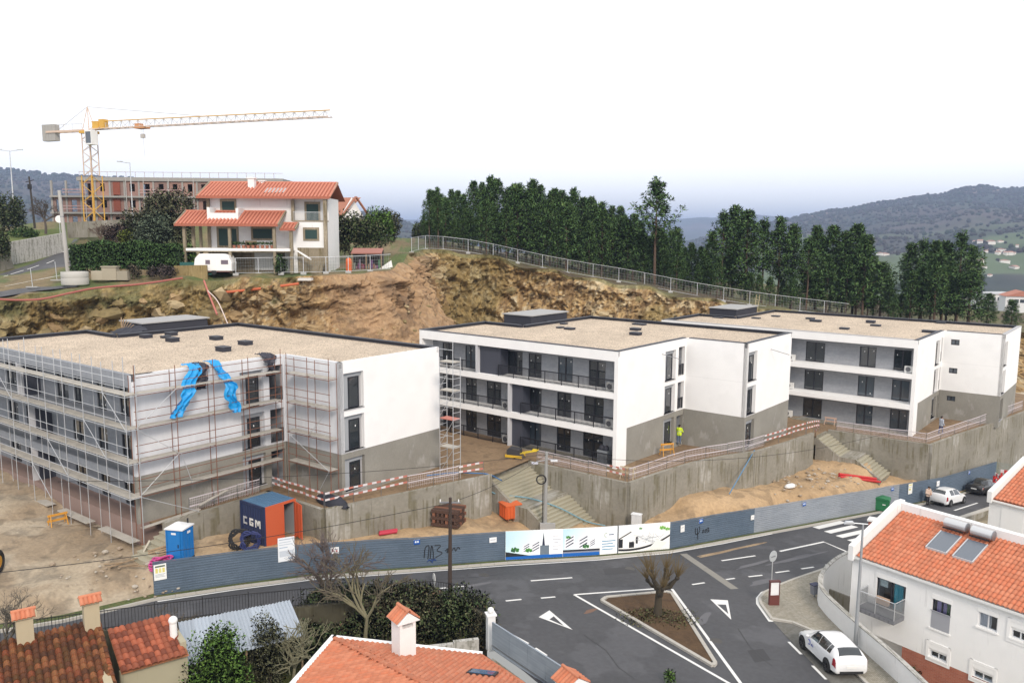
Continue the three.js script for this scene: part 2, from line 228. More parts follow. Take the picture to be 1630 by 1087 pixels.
{ // hamlet houses on the right hill, and larger blocks near its foot
  const proto = thing('village_house', 'tiny pale house of the village on the far hillside', 'house', [0, 0, 0], 0, 'houses of the far village');
  P(proto, 'wall', bx(-6, 6, -3, 5, -4, 4), mat([0.7, 0.68, 0.64], 0.9)); P(proto, 'roof', prism([[-6.6, 5], [6.6, 5], [0, 7.6]], -4.4, 4.4), mat([0.40, 0.24, 0.19], 0.9));
  const R = ridges[2]; let first = true;
  for (const [px, py] of [[1560, 386], [1568, 388], [1585, 391], [1600, 386], [1578, 402], [1586, 401], [1594, 402], [1602, 400], [1598, 407], [1612, 408], [1618, 409], [1624, 407], [1562, 416], [1570, 415], [1626, 430], [1406, 406], [1415, 407], [1100, 368], [1588, 440], [1575, 424], [1610, 418], [1628, 395]]) {
    let best, be = 1e9; const u = (px - R.sky[0][0]) / (R.sky.at(-1)[0] - R.sky[0][0]);
    for (let v = 0.05; v < 0.98; v += 0.01) { const q = R.pt(u, v), c = q.clone().project(camera), y = (1 - c.y) / 2 * 1087; if (Math.abs(y - py) < be) { be = Math.abs(y - py); best = q; } }
    const o = first ? proto : dup(proto); first = false; o.position.copy(best); o.rotation.y = rnd() * 3; const s = rr(0.5, 0.95) * Math.min(1, best.length() / 1500); o.scale.set(s * rr(1, 1.6), s * 0.9, s);
  }
  const mk = (px, py, d, w, h, dp, ry, roofed, label) => { const p = at(px, py, d), o = thing('valley_building', label, 'building', p, ry); const wm = mat([0.66, 0.65, 0.63], 0.9); P(o, 'wall', bx(-w, w, -8, h, -dp, dp), wm); if (roofed) P(o, 'roof', prism([[-w - 0.5, h], [w + 0.5, h], [0, h + 2.6]], -dp - 0.5, dp + 0.5), mat([0.4, 0.16, 0.1], 0.9)); else P(o, 'roof', bx(-w - 0.4, w + 0.4, h, h + 0.5, -dp - 0.4, dp + 0.4), mat([0.45, 0.46, 0.47], 0.8)); for (let i = -2; i <= 2; i++) P(o, 'window', bx(i * w / 3 - 0.9, i * w / 3 + 0.9, h - 3, h - 1.4, dp - 0.1, dp + 0.06), M.glass); return o; };
  mk(1585, 476, 420, 9, 3, 6, 0.2, false, 'pale flat roofed block in the valley behind the pines');
  mk(1622, 482, 400, 7, 3.6, 6, -0.3, true, 'white hall with red roof in the valley at the wood edge');
  mk(1560, 472, 460, 12, 1.6, 5, 0.1, false, 'long low white shed in the valley behind the pines');
}

tick('hills');
// ---------- the upper ground: heights come from points that the photograph shows ----------
const EDGE = [[-330, 470, 66], [-180, 484, 74], [-70, 484, 78], [0, 476, 80], [60, 466, 82], [130, 461, 84], [230, 453, 86], [330, 447, 88], [430, 442, 88.5], [500, 439, 89], [560, 436, 90], [610, 431, 92], [634, 418, 97], [655, 402, 106], [690, 396, 115], [760, 405, 117], [860, 427, 116], [930, 441, 115], [1000, 453, 114], [1100, 473, 112], [1210, 491, 112], [1350, 508, 114], [1500, 520, 118], [1700, 530, 125], [1900, 540, 130]];
const ctrl = EDGE.map(([x, y, d]) => at(x, y, d));
for (const [x, y, d] of [[300, 437, 90], [420, 434, 91], [530, 433, 92], [600, 428, 95], [200, 432, 91], [280, 430, 92], [150, 354, 126], [85, 352, 140], [440, 345, 150], [300, 350, 145], [560, 385, 118], [545, 364, 125], [600, 380, 125], [640, 378, 140], [700, 392, 128], [760, 402, 132], [860, 420, 132], [1000, 446, 132], [1100, 466, 132], [1250, 490, 132], [1400, 505, 135], [1600, 515, 140], [800, 404, 170], [1200, 480, 180], [1600, 515, 190], [640, 383, 230], [300, 350, 230], [-100, 350, 200], [-60, 420, 105], [1000, 450, 240], [1500, 520, 240], [20, 395, 115], [-40, 380, 130]]) ctrl.push(at(x, y, d));
const STREET_L = [[-120, 455, 92], [0, 437, 97], [50, 421, 103], [95, 402, 112], [112, 389, 124], [116, 382, 132]], STREET_R = [[122, 381, 132], [126, 390, 122], [122, 402, 110], [128, 424, 96], [134, 446, 88], [120, 458, 85], [60, 464, 83], [0, 474, 80.5], [-120, 482, 78]];
for (const [x, y, d] of [...STREET_L, ...STREET_R, [60, 440, 92], [100, 425, 96], [20, 452, 88]]) ctrl.push(at(x, y, d));
function upY(x, z) { let s = 0, w = 0; for (const c of ctrl) { const d2 = (c.x - x) ** 2 + (c.z - z) ** 2, k = 1 / Math.pow(d2 + 0.6, 1.7); s += k * c.y; w += k; } return s / w; }
const edgePts = (() => { const c = new THREE.CatmullRomCurve3(EDGE.map(([x, y, d]) => at(x, y, d)), false, 'centripetal'); return c.getSpacedPoints(1239); })();
function wob(i) { return (fbm(i * 0.03, 3.3, 4, 77) - 0.5) * 2.6; }
const edgeXZ = edgePts.map((p, i) => { const d = V(p.x, 0, p.z).normalize(); const k = wob(i); return V(p.x + d.x * k, 0, p.z + d.z * k); });
const edgeN = (() => { const raw = edgeXZ.map((p, i) => { const a = edgePts[Math.max(0, i - 8)], b = edgePts[Math.min(1239, i + 8)], t = V(b.x - a.x, 0, b.z - a.z).normalize(); return V(t.z, 0, -t.x); }); return raw.map((_, i) => { const n = V(); for (let k = -52; k <= 52; k += 2) n.add(raw[Math.min(1239, Math.max(0, i + k))]); return n.normalize(); }); })();
{
  const cols = 1240, rows = 112;
  const prof = edgePts.map((p, i) => { const px = 815 + FPX * p.x / -p.z; const slump = smooth(470, 560, px) * (1 - smooth(640, 690, px)), right = smooth(640, 760, px); return { px, slump, right, run: lerp(lerp(5.5, 12, slump), 14, right), by: lerp(3.4, 2.2, smooth(700, 1400, px)), ty: upY(edgeXZ[i].x, edgeXZ[i].z) }; });
  const cg = vcolGrid(cols, rows, (u, v, i, j) => {          // v = 0 base, 1 top edge
    const e = edgeXZ[i], pr = prof[i], d = edgeN[i], s = i * 0.21, ty = pr.ty;
    const y = lerp(pr.by - 1, ty, v), run = pr.run * Math.pow(1 - v, lerp(lerp(2.2, 1.2, pr.slump), 1.7, pr.right));
    const fade = Math.min(1, (1 - v) * 16);
    const strata = fbm(s * 0.10, y * 0.62 + fbm(s * 0.12, y * 0.3, 3, 8) * 2.2, 4, 201);
    const blk = vnoise(s * 0.55, y * 0.75 + 4 * vnoise(s * 0.2, 1, 5), 210), blk2 = vnoise(s * 1.5, y * 1.9, 211);
    let disp = (strata - 0.5) * 2.6 + (Math.floor(blk * 5) / 5 - 0.4) * 2.4 + (Math.floor(blk2 * 4) / 4 - 0.35) * 0.9 + (vnoise(s * 3.1, y * 4.3, 212) - 0.5) * 0.7 + (vnoise(s * 6.3, y * 8.7, 214) - 0.5) * 0.35 + (fbm(s * 0.9, y * 0.12, 4, 213) - 0.5) * 1.7 + (fbm(s * 0.05, y * 0.08, 3, 215) - 0.5) * 5;
    disp *= fade * lerp(1, 0.3, pr.slump * smooth(0.05, 0.4, 1 - v));
    const r = run + disp; const q = V(e.x - d.x * r, y + (blk2 - 0.5) * 0.25 * fade, e.z - d.z * r); q.u = s; q.v = y; return q;
  }, (q, u, v) => {
    const i = Math.round(u * (cols - 1)), pr = prof[i], s = i * 0.21, y = q.y;
    const a = fbm(s * 0.12, y * 0.2, 5, 221), b = fbm(s * 0.5, y * 0.9, 4, 222), m = fbm(s * 0.09, y * 0.13, 4, 223), fine = fbm(s * 1.8, y * 3.0, 4, 224);
    let c = mix3([0.39, 0.25, 0.105], [0.54, 0.385, 0.19], a); c = mix3(c, [0.58, 0.47, 0.29], 0.8 * smooth(0.58, 0.68, b)); c = mix3(c, [0.60, 0.52, 0.36], 0.7 * smooth(0.62, 0.7, fbm(s * 2.4, y * 3.4, 3, 226)));
    c = mix3(c, [0.15, 0.095, 0.048], 0.85 * smooth(0.53, 0.62, fine)); c = mix3(c, [0.22, 0.135, 0.06], 0.7 * smooth(0.54, 0.66, fbm(s * 1.1, y * 0.22, 4, 225)));
    const moss = lerp(smooth(0.44, 0.60, m) * 0.8, smooth(0.50, 0.64, m) * 0.8, pr.right) * (1 - 0.9 * pr.slump); c = mix3(c, [0.235, 0.185, 0.06], 0.65 * moss);
    if (pr.px < 470) c = mix3(c, [0.13, 0.13, 0.045], smooth(0.88, 1.0, v + 0.4 * (b - 0.5)) * 0.8);
    c = mix3(c, [0.42, 0.27, 0.155], 0.8 * pr.slump); c = mix3(c, [0.20, 0.125, 0.07], 0.8 * pr.slump * smooth(0.55, 0.66, b));
    if (v > 0.97 && pr.px > 640) c = mix3(c, [0.15, 0.15, 0.06], 0.7);
    return c;
  });
  const cliff = struct('rock_cut', cg, mat([1, 1, 1], 1, { vertexColors: true, map: T.rock, bumpMap: B.coarse, bumpScale: 0.25 }));
  // loose boulders of the cut, parts of it
  const bg = [0, 1, 2, 3].map((k) => { const g = k % 2 ? new THREE.DodecahedronGeometry(1, 0) : new THREE.IcosahedronGeometry(1, 0), p = g.attributes.position; for (let i = 0; i < p.count; i++) { const q = V().fromBufferAttribute(p, i), f = 0.7 + 0.55 * vnoise(q.x * 1.3 + k * 9, q.y * 1.3 + q.z * 2.1, 60 + k); q.multiplyScalar(f); q.y = Math.round(q.y * 2.2) / 2.2; q.x = Math.round(q.x * 3) / 3; p.setXYZ(i, q.x, q.y * 0.62, q.z * 0.8); } g.computeVertexNormals(); return toCreasedNormals(g, 0.2); });
  const bm = [mat([0.46, 0.36, 0.21], 1, { map: T.rock }), mat([0.40, 0.28, 0.145], 1, { map: T.rock }), mat([0.27, 0.21, 0.10], 1, { map: T.rock })];
  const p = cg.attributes.position;
  for (let n = 0; n < 210; n++) {
    const i = n < 100 ? Math.floor(rr(100, 380)) : Math.floor(rr(240, 1040)), pr = prof[i], j = Math.floor((pr.slump > 0.5 ? rr(0.12, 0.75) : rr(0.45, 0.9)) * rows), k = j * cols + i;
    const s = (pr.slump > 0.5 ? rr(0.12, 0.42) : n < 100 ? rr(0.35, 1.15) : rr(0.2, 0.7)) * (rnd() < 0.07 ? 1.6 : 1); const m = P(cliff, 'boulder', bg[n % 4], bm[n % 3], [p.getX(k), p.getY(k) - s * 0.15, p.getZ(k) - s * 0.25], rnd() * 6); m.scale.set(s * rr(1, 1.7), s, s); m.rotation.z = rr(-0.4, 0.4);
  }
  // upper ground, from the edge of the cut to the crest
  const D = [0, 0.5, 1.1, 1.8, 2.6, 3.6, 5, 6.5, 8.5, 11, 14, 18, 22, 27, 33, 40, 48, 58, 70, 85, 105, 130];
  struct('upper_ground', vcolGrid(310, D.length, (u, v, i, j) => { const k = Math.min(1239, i * 4), e = edgeXZ[k], d = V(e.x, 0, e.z).normalize(), x = e.x + d.x * D[j], z = e.z + d.z * D[j]; return V(x, upY(x, z) + (j ? (fbm(x * 0.6, z * 0.6, 3, 231) - 0.5) * 0.25 : 0), z); }, (q) => { const a = fbm(q.x * 0.3, q.z * 0.3, 4, 232), px = 815 + FPX * q.x / -q.z; const wood = smooth(640, 700, px); return mix3(mix3([0.10, 0.135, 0.04], [0.21, 0.16, 0.085], smooth(0.4, 0.62, a)), mix3([0.13, 0.125, 0.05], [0.09, 0.065, 0.035], smooth(0.4, 0.6, a)), wood); }), mat([1, 1, 1], 1, { vertexColors: true, map: T.rock, bumpMap: B.coarse, bumpScale: 0.08 }));
}
// floor of the cut behind the buildings
struct('cut_floor', flat([V(-75, 3.1, -50), V(-24, 2.7, -52), V(-20, 3.3, -62), V(60, 2.0, -100), V(90, 1.5, -105), V(90, 1.5, -150), V(-60, 3.1, -110)]), M.yard);

tick('cliff');
// ---------- site ground between hoarding and terrace walls ----------
const HO = [[-120, 1017], [0, 1000], [100, 984], [245, 950], [372, 931], [500, 915], [650, 905], [804, 893], [950, 885], [1065, 875], [1160, 857], [1275, 836], [1430, 806.5], [1500, 793], [1585, 765], [1660, 742], [1760, 712]].map(([x, y]) => onRoad(x, y));
const siteCtrl = HO.map((p) => [p.x, p.z, p.y + 0.12]);
for (const q of [[-21.0, -47.2, 2.45], [-19.35, -47.8, 2.4], [-16.5, -50.5, 2.15], [-13.5, -50.6, 2.0], [-10, -54, 1.7], [-6, -56.5, 1.35], [-4.4, -56.3, 1.5], [-8, -53.6, 1.6], [-1.7, -59.8, 1.0], [-0.5, -58.5, 0.75], [2.5, -57.4, 0.3], [8.7, -59.2, -0.1], [12, -61, 0.3], [14.5, -64.6, 1.1], [17, -65.5, 1.0], [20.5, -68, 0.6], [24, -69, 0.5], [27.8, -74.6, 0.5], [30, -73.5, 0.2], [32, -76, 0.8], [36, -74.2, -0.9], [38.5, -73.6, -0.6], [46, -79, -1.2], [56, -89, -1.6], [-24, -48.2, 2.6], [-30, -51, 2.7], [-36, -57, 3.5], [-42, -60, 3.8], [-50, -62, 3.9], [-26, -44, 2.3], [-32, -45, 2.7], [-40, -45, 3.2], [-50, -45, 3.6], [-36, -38, 2.6], [-50, -32, 3]]) siteCtrl.push(q);
function siteY(x, z) { let s = 0, w = 0; for (const c of siteCtrl) { let k = 1 / ((c[0] - x) ** 2 + (c[1] - z) ** 2 + 0.3); k *= k; s += k * c[2]; w += k; } return s / w; }
{
  const nu = 330, nv = 90, line = new THREE.CatmullRomCurve3(HO, false, 'centripetal').getSpacedPoints(nu - 1);
  const sg = (v0, v1, sel) => vcolGrid(nu, nv, (u, v, i) => { const a = line[i], t = v * 26, x = a.x - 0.42 * t, z = a.z - 0.9 * t; const rough = smooth(0, 1.2, t); return V(x, lerp(roadY(x, z) + 0.1, siteY(x, z), smooth(0, 1.6, t)) + rough * ((fbm(x * 0.5, z * 0.5, 4, 241) - 0.5) * 0.55 + (fbm(x * 2.1, z * 2.1, 3, 242) - 0.5) * 0.22) - (t < 0.3 ? 0.04 : 0), z); },
    (q) => { const w = smooth(-22, -17, q.x); const a = fbm(q.x * 0.35, q.z * 0.35, 4, 243); return mix3(mix3([0.92, 0.9, 0.88], [0.72, 0.66, 0.6], smooth(0.45, 0.62, a)), mix3([1.06, 0.87, 0.67], [0.9, 0.73, 0.55], a), w); });
  struct('site_ground', sg(), mat([1, 1, 1], 1, { vertexColors: true, map: T.yard, bumpMap: B.coarse, bumpScale: 0.06 }));
}

tick('site');
// ---------- the road, its markings and pavements ----------
const lift = (p, h) => V(p.x, p.y + h, p.z);
const northEdge = HO.map((p) => { const q = p.clone(); q.x += 0.28; q.z += 0.55; q.y = roadY(q.x, q.z); return q; });
const southEdge = [[-200, 1088], [0, 1052], [250, 1016], [398, 997], [560, 981], [690, 974], [740, 981], [772, 1000], [800, 1040], [870, 1098], [960, 1180], [1080, 1320], [1290, 1330], [1500, 1330], [1420, 1180], [1344, 1108], [1300, 1062], [1252, 1012], [1229, 986], [1211, 962], [1209, 952], [1217, 944], [1240, 932.5], [1267, 922], [1353, 892.5], [1440, 858], [1516, 829], [1601, 801], [1680, 772], [1800, 735]].map(([x, y]) => onRoad(x, y));
const road = struct('road', flat([...northEdge, ...southEdge.slice().reverse()]), M.asphalt);
function mark(pts, h = 0.006, m = M.paint, name = 'road_marking') { return P(road, name, flat(pts.map((p) => lift(p, h))), m); }
function line(px, w, m, name) {            // painted line through pixels on the road
  const c = px.map(([x, y]) => onRoad(x, y)), L = [], Rr = [];
  c.forEach((p, i) => { const d = (c[i + 1] || p).clone().sub(c[i - 1] || p).setY(0).normalize(), n = V(-d.z, 0, d.x).multiplyScalar(w / 2); for (const [A, s] of [[L, 1], [Rr, -1]]) { const q = p.clone().addScaledVector(n, s); q.y = roadY(q.x, q.z); A.push(q); } });
  return mark([...L, ...Rr.reverse()], 0.006, m, name);
}
for (const l of [[[845, 924], [911, 919]], [[752, 959], [775, 957]], [[805, 956], [830, 953.5]], [[861, 951.5], [884, 949.5]], [[1149, 892], [1203, 884]], [[1192, 917.5], [1214, 915]], [[1235, 911], [1257, 908]], [[1276, 905], [1296, 902]], [[1315, 899], [1335, 895]], [[1102, 930], [1122, 927]], [[1156, 922], [1170, 920]], [[1256, 1021], [1276, 1041]], [[1294, 1059], [1316, 1081]], [[789, 996], [841, 1024]], [[852, 1031], [870, 1043]], [[690, 937], [738, 932.5]], [[560, 949], [610, 943]], [[1520, 812], [1557, 800]], [[1590, 785], [1625, 772]]]) line(l, 0.16);
line([[250, 957], [372, 938.5], [500, 922], [650, 911.5], [804, 900], [950, 891], [1065, 880], [1150, 865], [1230, 849]], 0.13);
line([[914, 946], [1066, 935]], 0.17); line([[914, 946], [1166, 1090]], 0.17); line([[1070, 937], [1183, 1092]], 0.17);
line([[1242, 877], [1312, 862], [1354, 880]], 0.22); line([[1267, 924], [1353, 895]], 0.2); line([[1241, 935], [1256, 928.5]], 0.25); line([[1228, 989], [1208, 961], [1207.5, 952], [1215, 943], [1232, 936]], 0.28);
for (let k = -1; k < 4; k++) { const o = [18.6 * k, 7 * k]; line([[1299 + o[0], 840 + o[1]], [1343 + o[0], 830 + o[1]]], 0.62, M.paint, 'zebra_stripe'); }
for (const [o, i] of [[[[857.5, 981.8], [874.6, 971], [911.6, 1002]], [[874.6, 985.5], [881.5, 980.4], [898, 996]]], [[[1131, 953.5], [1159, 955], [1164.5, 986]], [[1142, 961.5], [1156, 962], [1160, 977]]]]) {
  const A = o.map(([x, y]) => onRoad(x, y)), I = i.map(([x, y]) => onRoad(x, y));
  P(road, 'give_way_triangle', [quad(...[A[0], A[1], I[1], I[0]].map((p) => lift(p, 0.006))), quad(...[A[1], A[2], I[2], I[1]].map((p) => lift(p, 0.006))), quad(...[A[2], A[0], I[0], I[2]].map((p) => lift(p, 0.006)))], M.paint);
}
line([[1088, 881], [1170, 937]], 0.55, mat([0.235, 0.225, 0.20], 0.95), 'trench_patch');
{ // worn pale patches and mud carried onto the road, sheets of their own outline
  const blot = (px, py, rx, rz, m, sd, n = 30) => { const c = onRoad(px, py), pts = []; for (let i = 0; i < n; i++) { const a = i / n * 6.283, f = 0.6 + 0.8 * vnoise(Math.cos(a) * 1.6 + 5, Math.sin(a) * 1.6 + 5, sd); const x = c.x + Math.cos(a) * rx * f * 0.8 - Math.sin(a) * rz * f * 0.5, z = c.z + Math.sin(a) * rz * f - Math.cos(a) * rx * f * 0.52; pts.push(V(x, roadY(x, z), z)); } mark(pts, 0.003 + 0.0001 * sd, m, 'road_stain'); };
  const pale = mat([0.125, 0.125, 0.135], 0.8), mud = tmat(T.dirt, 1), rustm = mat([0.17, 0.10, 0.07], 0.9);
  blot(1270, 888, 3.2, 0.5, pale, 3); blot(1200, 898, 1.6, 0.4, pale, 4); blot(1215, 925, 1.2, 0.5, pale, 5); blot(1150, 878, 2.6, 0.35, mud, 6); blot(1195, 868, 2.2, 0.3, mud, 7); blot(1220, 952, 0.5, 0.4, rustm, 8); blot(940, 972, 0.5, 0.35, rustm, 9); blot(760, 930, 1.2, 0.3, pale, 10); blot(1120, 985, 0.5, 1.0, pale, 11);
}
for (const [px, py] of [[1003, 905], [1140, 1020], [770, 915], [1420, 832]]) { const p = onRoad(px, py, 0.008), m = P(road, 'manhole_cover', new THREE.CylinderGeometry(0.33, 0.33, 0.012, 24), mat([0.09, 0.085, 0.08], 0.6, { metalness: 0.4 }), p.toArray()); }
for (const l of [[[640, 925], [700, 921], [760, 918], [835, 909]], [[930, 1010], [965, 1035], [985, 1062], [1010, 1080]], [[1120, 905], [1180, 905], [1230, 893], [1300, 880]], [[300, 962], [390, 948], [470, 938]], [[1175, 1000], [1195, 1030], [1230, 1060]]]) line(l, 0.05, mat([0.022, 0.022, 0.024], 0.5), 'tar_seam');
for (const q of [[[960, 905], [1010, 901], [1014, 911], [964, 915]], [[700, 950], [735, 946], [740, 953], [704, 957]], [[1190, 1035], [1215, 1032], [1228, 1050], [1202, 1054]]]) mark(q.map(([x, y]) => onRoad(x, y)), 0.0035, mat([0.042, 0.042, 0.045], 0.75), 'repair_patch');
// verge and kerb line at the foot of the hoarding
{ const off = (k, up) => HO.map((p) => { const q = V(p.x + 0.28 * k, 0, p.z + 0.55 * k); q.y = roadY(q.x, q.z) + up; return q; });
  struct('verge', flat([...off(-0.5, 0.10), ...off(0.62, 0.07).reverse()]), tmat(T.grass, 1, { bumpMap: B.fine, bumpScale: 0.06 }));
  const a = off(0.62, 0.02), kg = []; for (let i = 1; i < a.length - 1; i++) { const n = Math.max(1, Math.round(a[i].distanceTo(a[i + 1]) / 1.0)); for (let k = 0; k < n; k++) { const p = a[i].clone().lerp(a[i + 1], k / n), q = a[i].clone().lerp(a[i + 1], (k + 0.985) / n); kg.push(beam(p, q, 0.14, 0.14)); } }
  const kerb = new THREE.Group(); kerb.name = 'kerb'; kerb.userData.kind = 'structure'; scene.add(kerb); kg.forEach((g) => P(kerb, 'kerbstone', g, M.kerb)); }
// traffic island
{
  const K = [[958, 957], [965, 952], [1060, 943], [1069, 945], [1139, 1057], [1135, 1061]].map(([x, y]) => onRoad(x, y)), c = V(); K.forEach((p) => c.addScaledVector(p, 1 / K.length));
  const isl = struct('traffic_island', flat(K.map((p) => lift(p.clone().lerp(c, 0.05), 0.09))), tmat(T.grass, 1, { map: T.dirt, color: 0x9a8a78, bumpMap: B.fine, bumpScale: 0.06 }));
  for (let i = 0; i < K.length; i++) { const a = K[i], b = K[(i + 1) % K.length], n = Math.max(1, Math.round(a.distanceTo(b) / 0.95)); for (let k = 0; k < n; k++) P(isl, 'kerbstone', beam(lift(a.clone().lerp(b, k / n), 0.05), lift(a.clone().lerp(b, (k + 0.97) / n), 0.05), 0.2, 0.16), M.kerb); }
}
// pavement at the corner, with its kerb, and the parking bay
{
  const K = [[1353, 893], [1267, 922.5], [1240, 933], [1217, 944.5], [1209.5, 953], [1211.5, 962], [1229, 986.5], [1262, 992]].map(([x, y]) => onRoad(x, y));
  const W = [[1302, 956], [1303, 965], [1324, 989], [1363, 1027], [1426, 1084], [1500, 1160]].map(([x, y]) => onRoad(x, y, 0.05)), W0 = [[1353, 898], [1330, 912], [1308, 934]].map(([x, y]) => onRoad(x, y, 0.05));
  const bayIn = [[1262, 992], [1300, 1008], [1400, 1110], [1450, 1180]].map(([x, y]) => onRoad(x, y));
  const pv = struct('pavement', flat([...K.map((p) => lift(p, 0.12)), ...bayIn.slice(1).map((p) => lift(p, 0.12)), ...W.slice().reverse().map((p) => lift(p, 0.07)), ...W0.slice().reverse().map((p) => lift(p, 0.07))]), M.cobble);
  const ring = [...K, ...bayIn.slice(1)]; for (let i = 0; i < ring.length - 1; i++) { const a = ring[i], b = ring[i + 1], n = Math.max(1, Math.round(a.distanceTo(b) / 0.9)); for (let k = 0; k < n; k++) P(pv, 'kerbstone', beam(lift(a.clone().lerp(b, k / n), 0.062), lift(a.clone().lerp(b, (k + 0.975) / n), 0.062), 0.16, 0.14), M.kerb); }
  struct('parking_bay', flat([...bayIn.map((p) => lift(p, 0.02)), ...[[1440, 1180], [1344, 1108], [1300, 1062], [1252, 1012], [1231, 988]].map(([x, y]) => onRoad(x, y, 0.02))]), tmat(T.cobble, 0.95, { color: 0xb8bcc4 }));
}

tick('land');
// ---------- the three apartment blocks ----------
const SITE = { 1: { x: -22.96, y: 3.93, z: -49.15, t: 0.65 }, 2: { x: 8.23, y: 3.5, z: -63.29, t: 0.68 }, 3: { x: 38.65, y: 2.6, z: -78.1, t: 0.68 } };
function w2(b, lx, ly, lz) { const s = SITE[b], c = Math.cos(s.t), n = Math.sin(s.t); return V(s.x + lx * c - lz * n, s.y + ly, s.z + lx * n + lz * c); }      // block frame -> world
const sillM2 = mat([0.68, 0.68, 0.68], 0.9), revealM = mat([0.33, 0.35, 0.375], 0.85), stick = mat([0.8, 0.8, 0.8], 0.8), acM = mat([0.68, 0.68, 0.66], 0.6), finM = mat([0.52, 0.53, 0.56], 0.8), soffit = mat([0.62, 0.62, 0.62], 0.9), sillM = mat([0.40, 0.40, 0.41], 0.8);
function glazing(o, x0, x1, y0, y1, z, rot, leaves = 2, railed = false, glass = M.glass) {   // frame + panes facing +z (or +x when rot)
  const f = 0.07, d = 0.08, gs = [bx(x0, x0 + f, y0, y1, -d, 0), bx(x1 - f, x1, y0, y1, -d, 0), bx(x0 + f, x1 - f, y1 - f, y1, -d, 0), bx(x0 + f, x1 - f, y0, y0 + f * 1.3, -d, 0)];
  for (let k = 1; k < leaves; k++) { const x = lerp(x0, x1, k / leaves); gs.push(bx(x - f * 0.8, x + f * 0.8, y0 + f, y1 - f, -d, 0.01)); }
  const m = P(o, 'window', gs, M.frame);
  for (let k = 0; k < leaves; k++) P(m, 'pane', bx(lerp(x0, x1, k / leaves) + f * 0.9, lerp(x0, x1, (k + 1) / leaves) - f * 0.9, y0 + f, y1 - f, -0.05, -0.03), glass);
  if (y1 - y0 > 1.2) for (let k = 0; k < leaves; k++) if (rnd() < 0.85) { const x = lerp(x0, x1, (k + 0.5) / leaves) + rr(-0.2, 0.2), y = rnd() < 0.7 ? y1 - rr(0.3, 0.7) : y0 + 0.35; P(m, 'sticker', bx(x - 0.035, x + 0.035, y - 0.06, y + 0.06, -0.028, -0.024), stick); }
  if (rot) { m.rotation.y = Math.PI / 2; m.position.set(z, 0, 0); } else m.position.z = z; return m;
}
function railingPart(o, x0, x1, y, z, h = 1.02) {
  const gs = [bx(x0, x1, y + h - 0.07, y + h, z - 0.035, z + 0.035), bx(x0, x1, y + 0.1, y + 0.14, z - 0.015, z + 0.015)];
  for (let x = x0 + 0.06; x < x1; x += 0.12) gs.push(bx(x - 0.013, x + 0.013, y + 0.14, y + h - 0.05, z - 0.013, z + 0.013));
  const n = Math.max(1, Math.round((x1 - x0) / 1.75)); for (let k = 0; k <= n; k++) { const x = lerp(x0 + 0.03, x1 - 0.03, k / n); gs.push(bx(x - 0.03, x + 0.03, y, y + h, z - 0.03, z + 0.03)); }
  return P(o, 'railing', gs, M.railing);
}
function aircon(o, x, y, z) { const a = P(o, 'air_conditioner', [bx(x - 0.42, x + 0.42, y + 0.08, y + 0.68, z - 0.15, z + 0.15), bx(x - 0.35, x - 0.29, y, y + 0.08, z - 0.15, z + 0.15), bx(x + 0.29, x + 0.35, y, y + 0.08, z - 0.15, z + 0.15)], acM); const c = new THREE.CylinderGeometry(0.23, 0.23, 0.02, 20); c.rotateX(Math.PI / 2); c.translate(x - 0.1, y + 0.38, z + 0.16); P(a, 'fan_grille', c, mat([0.12, 0.12, 0.13], 0.6)); }
const sideFace = (g, x) => { g.rotateY(Math.PI / 2); g.translate(x, 0, 0); return g; };       // wall drawn in x (=depth), seen from +x
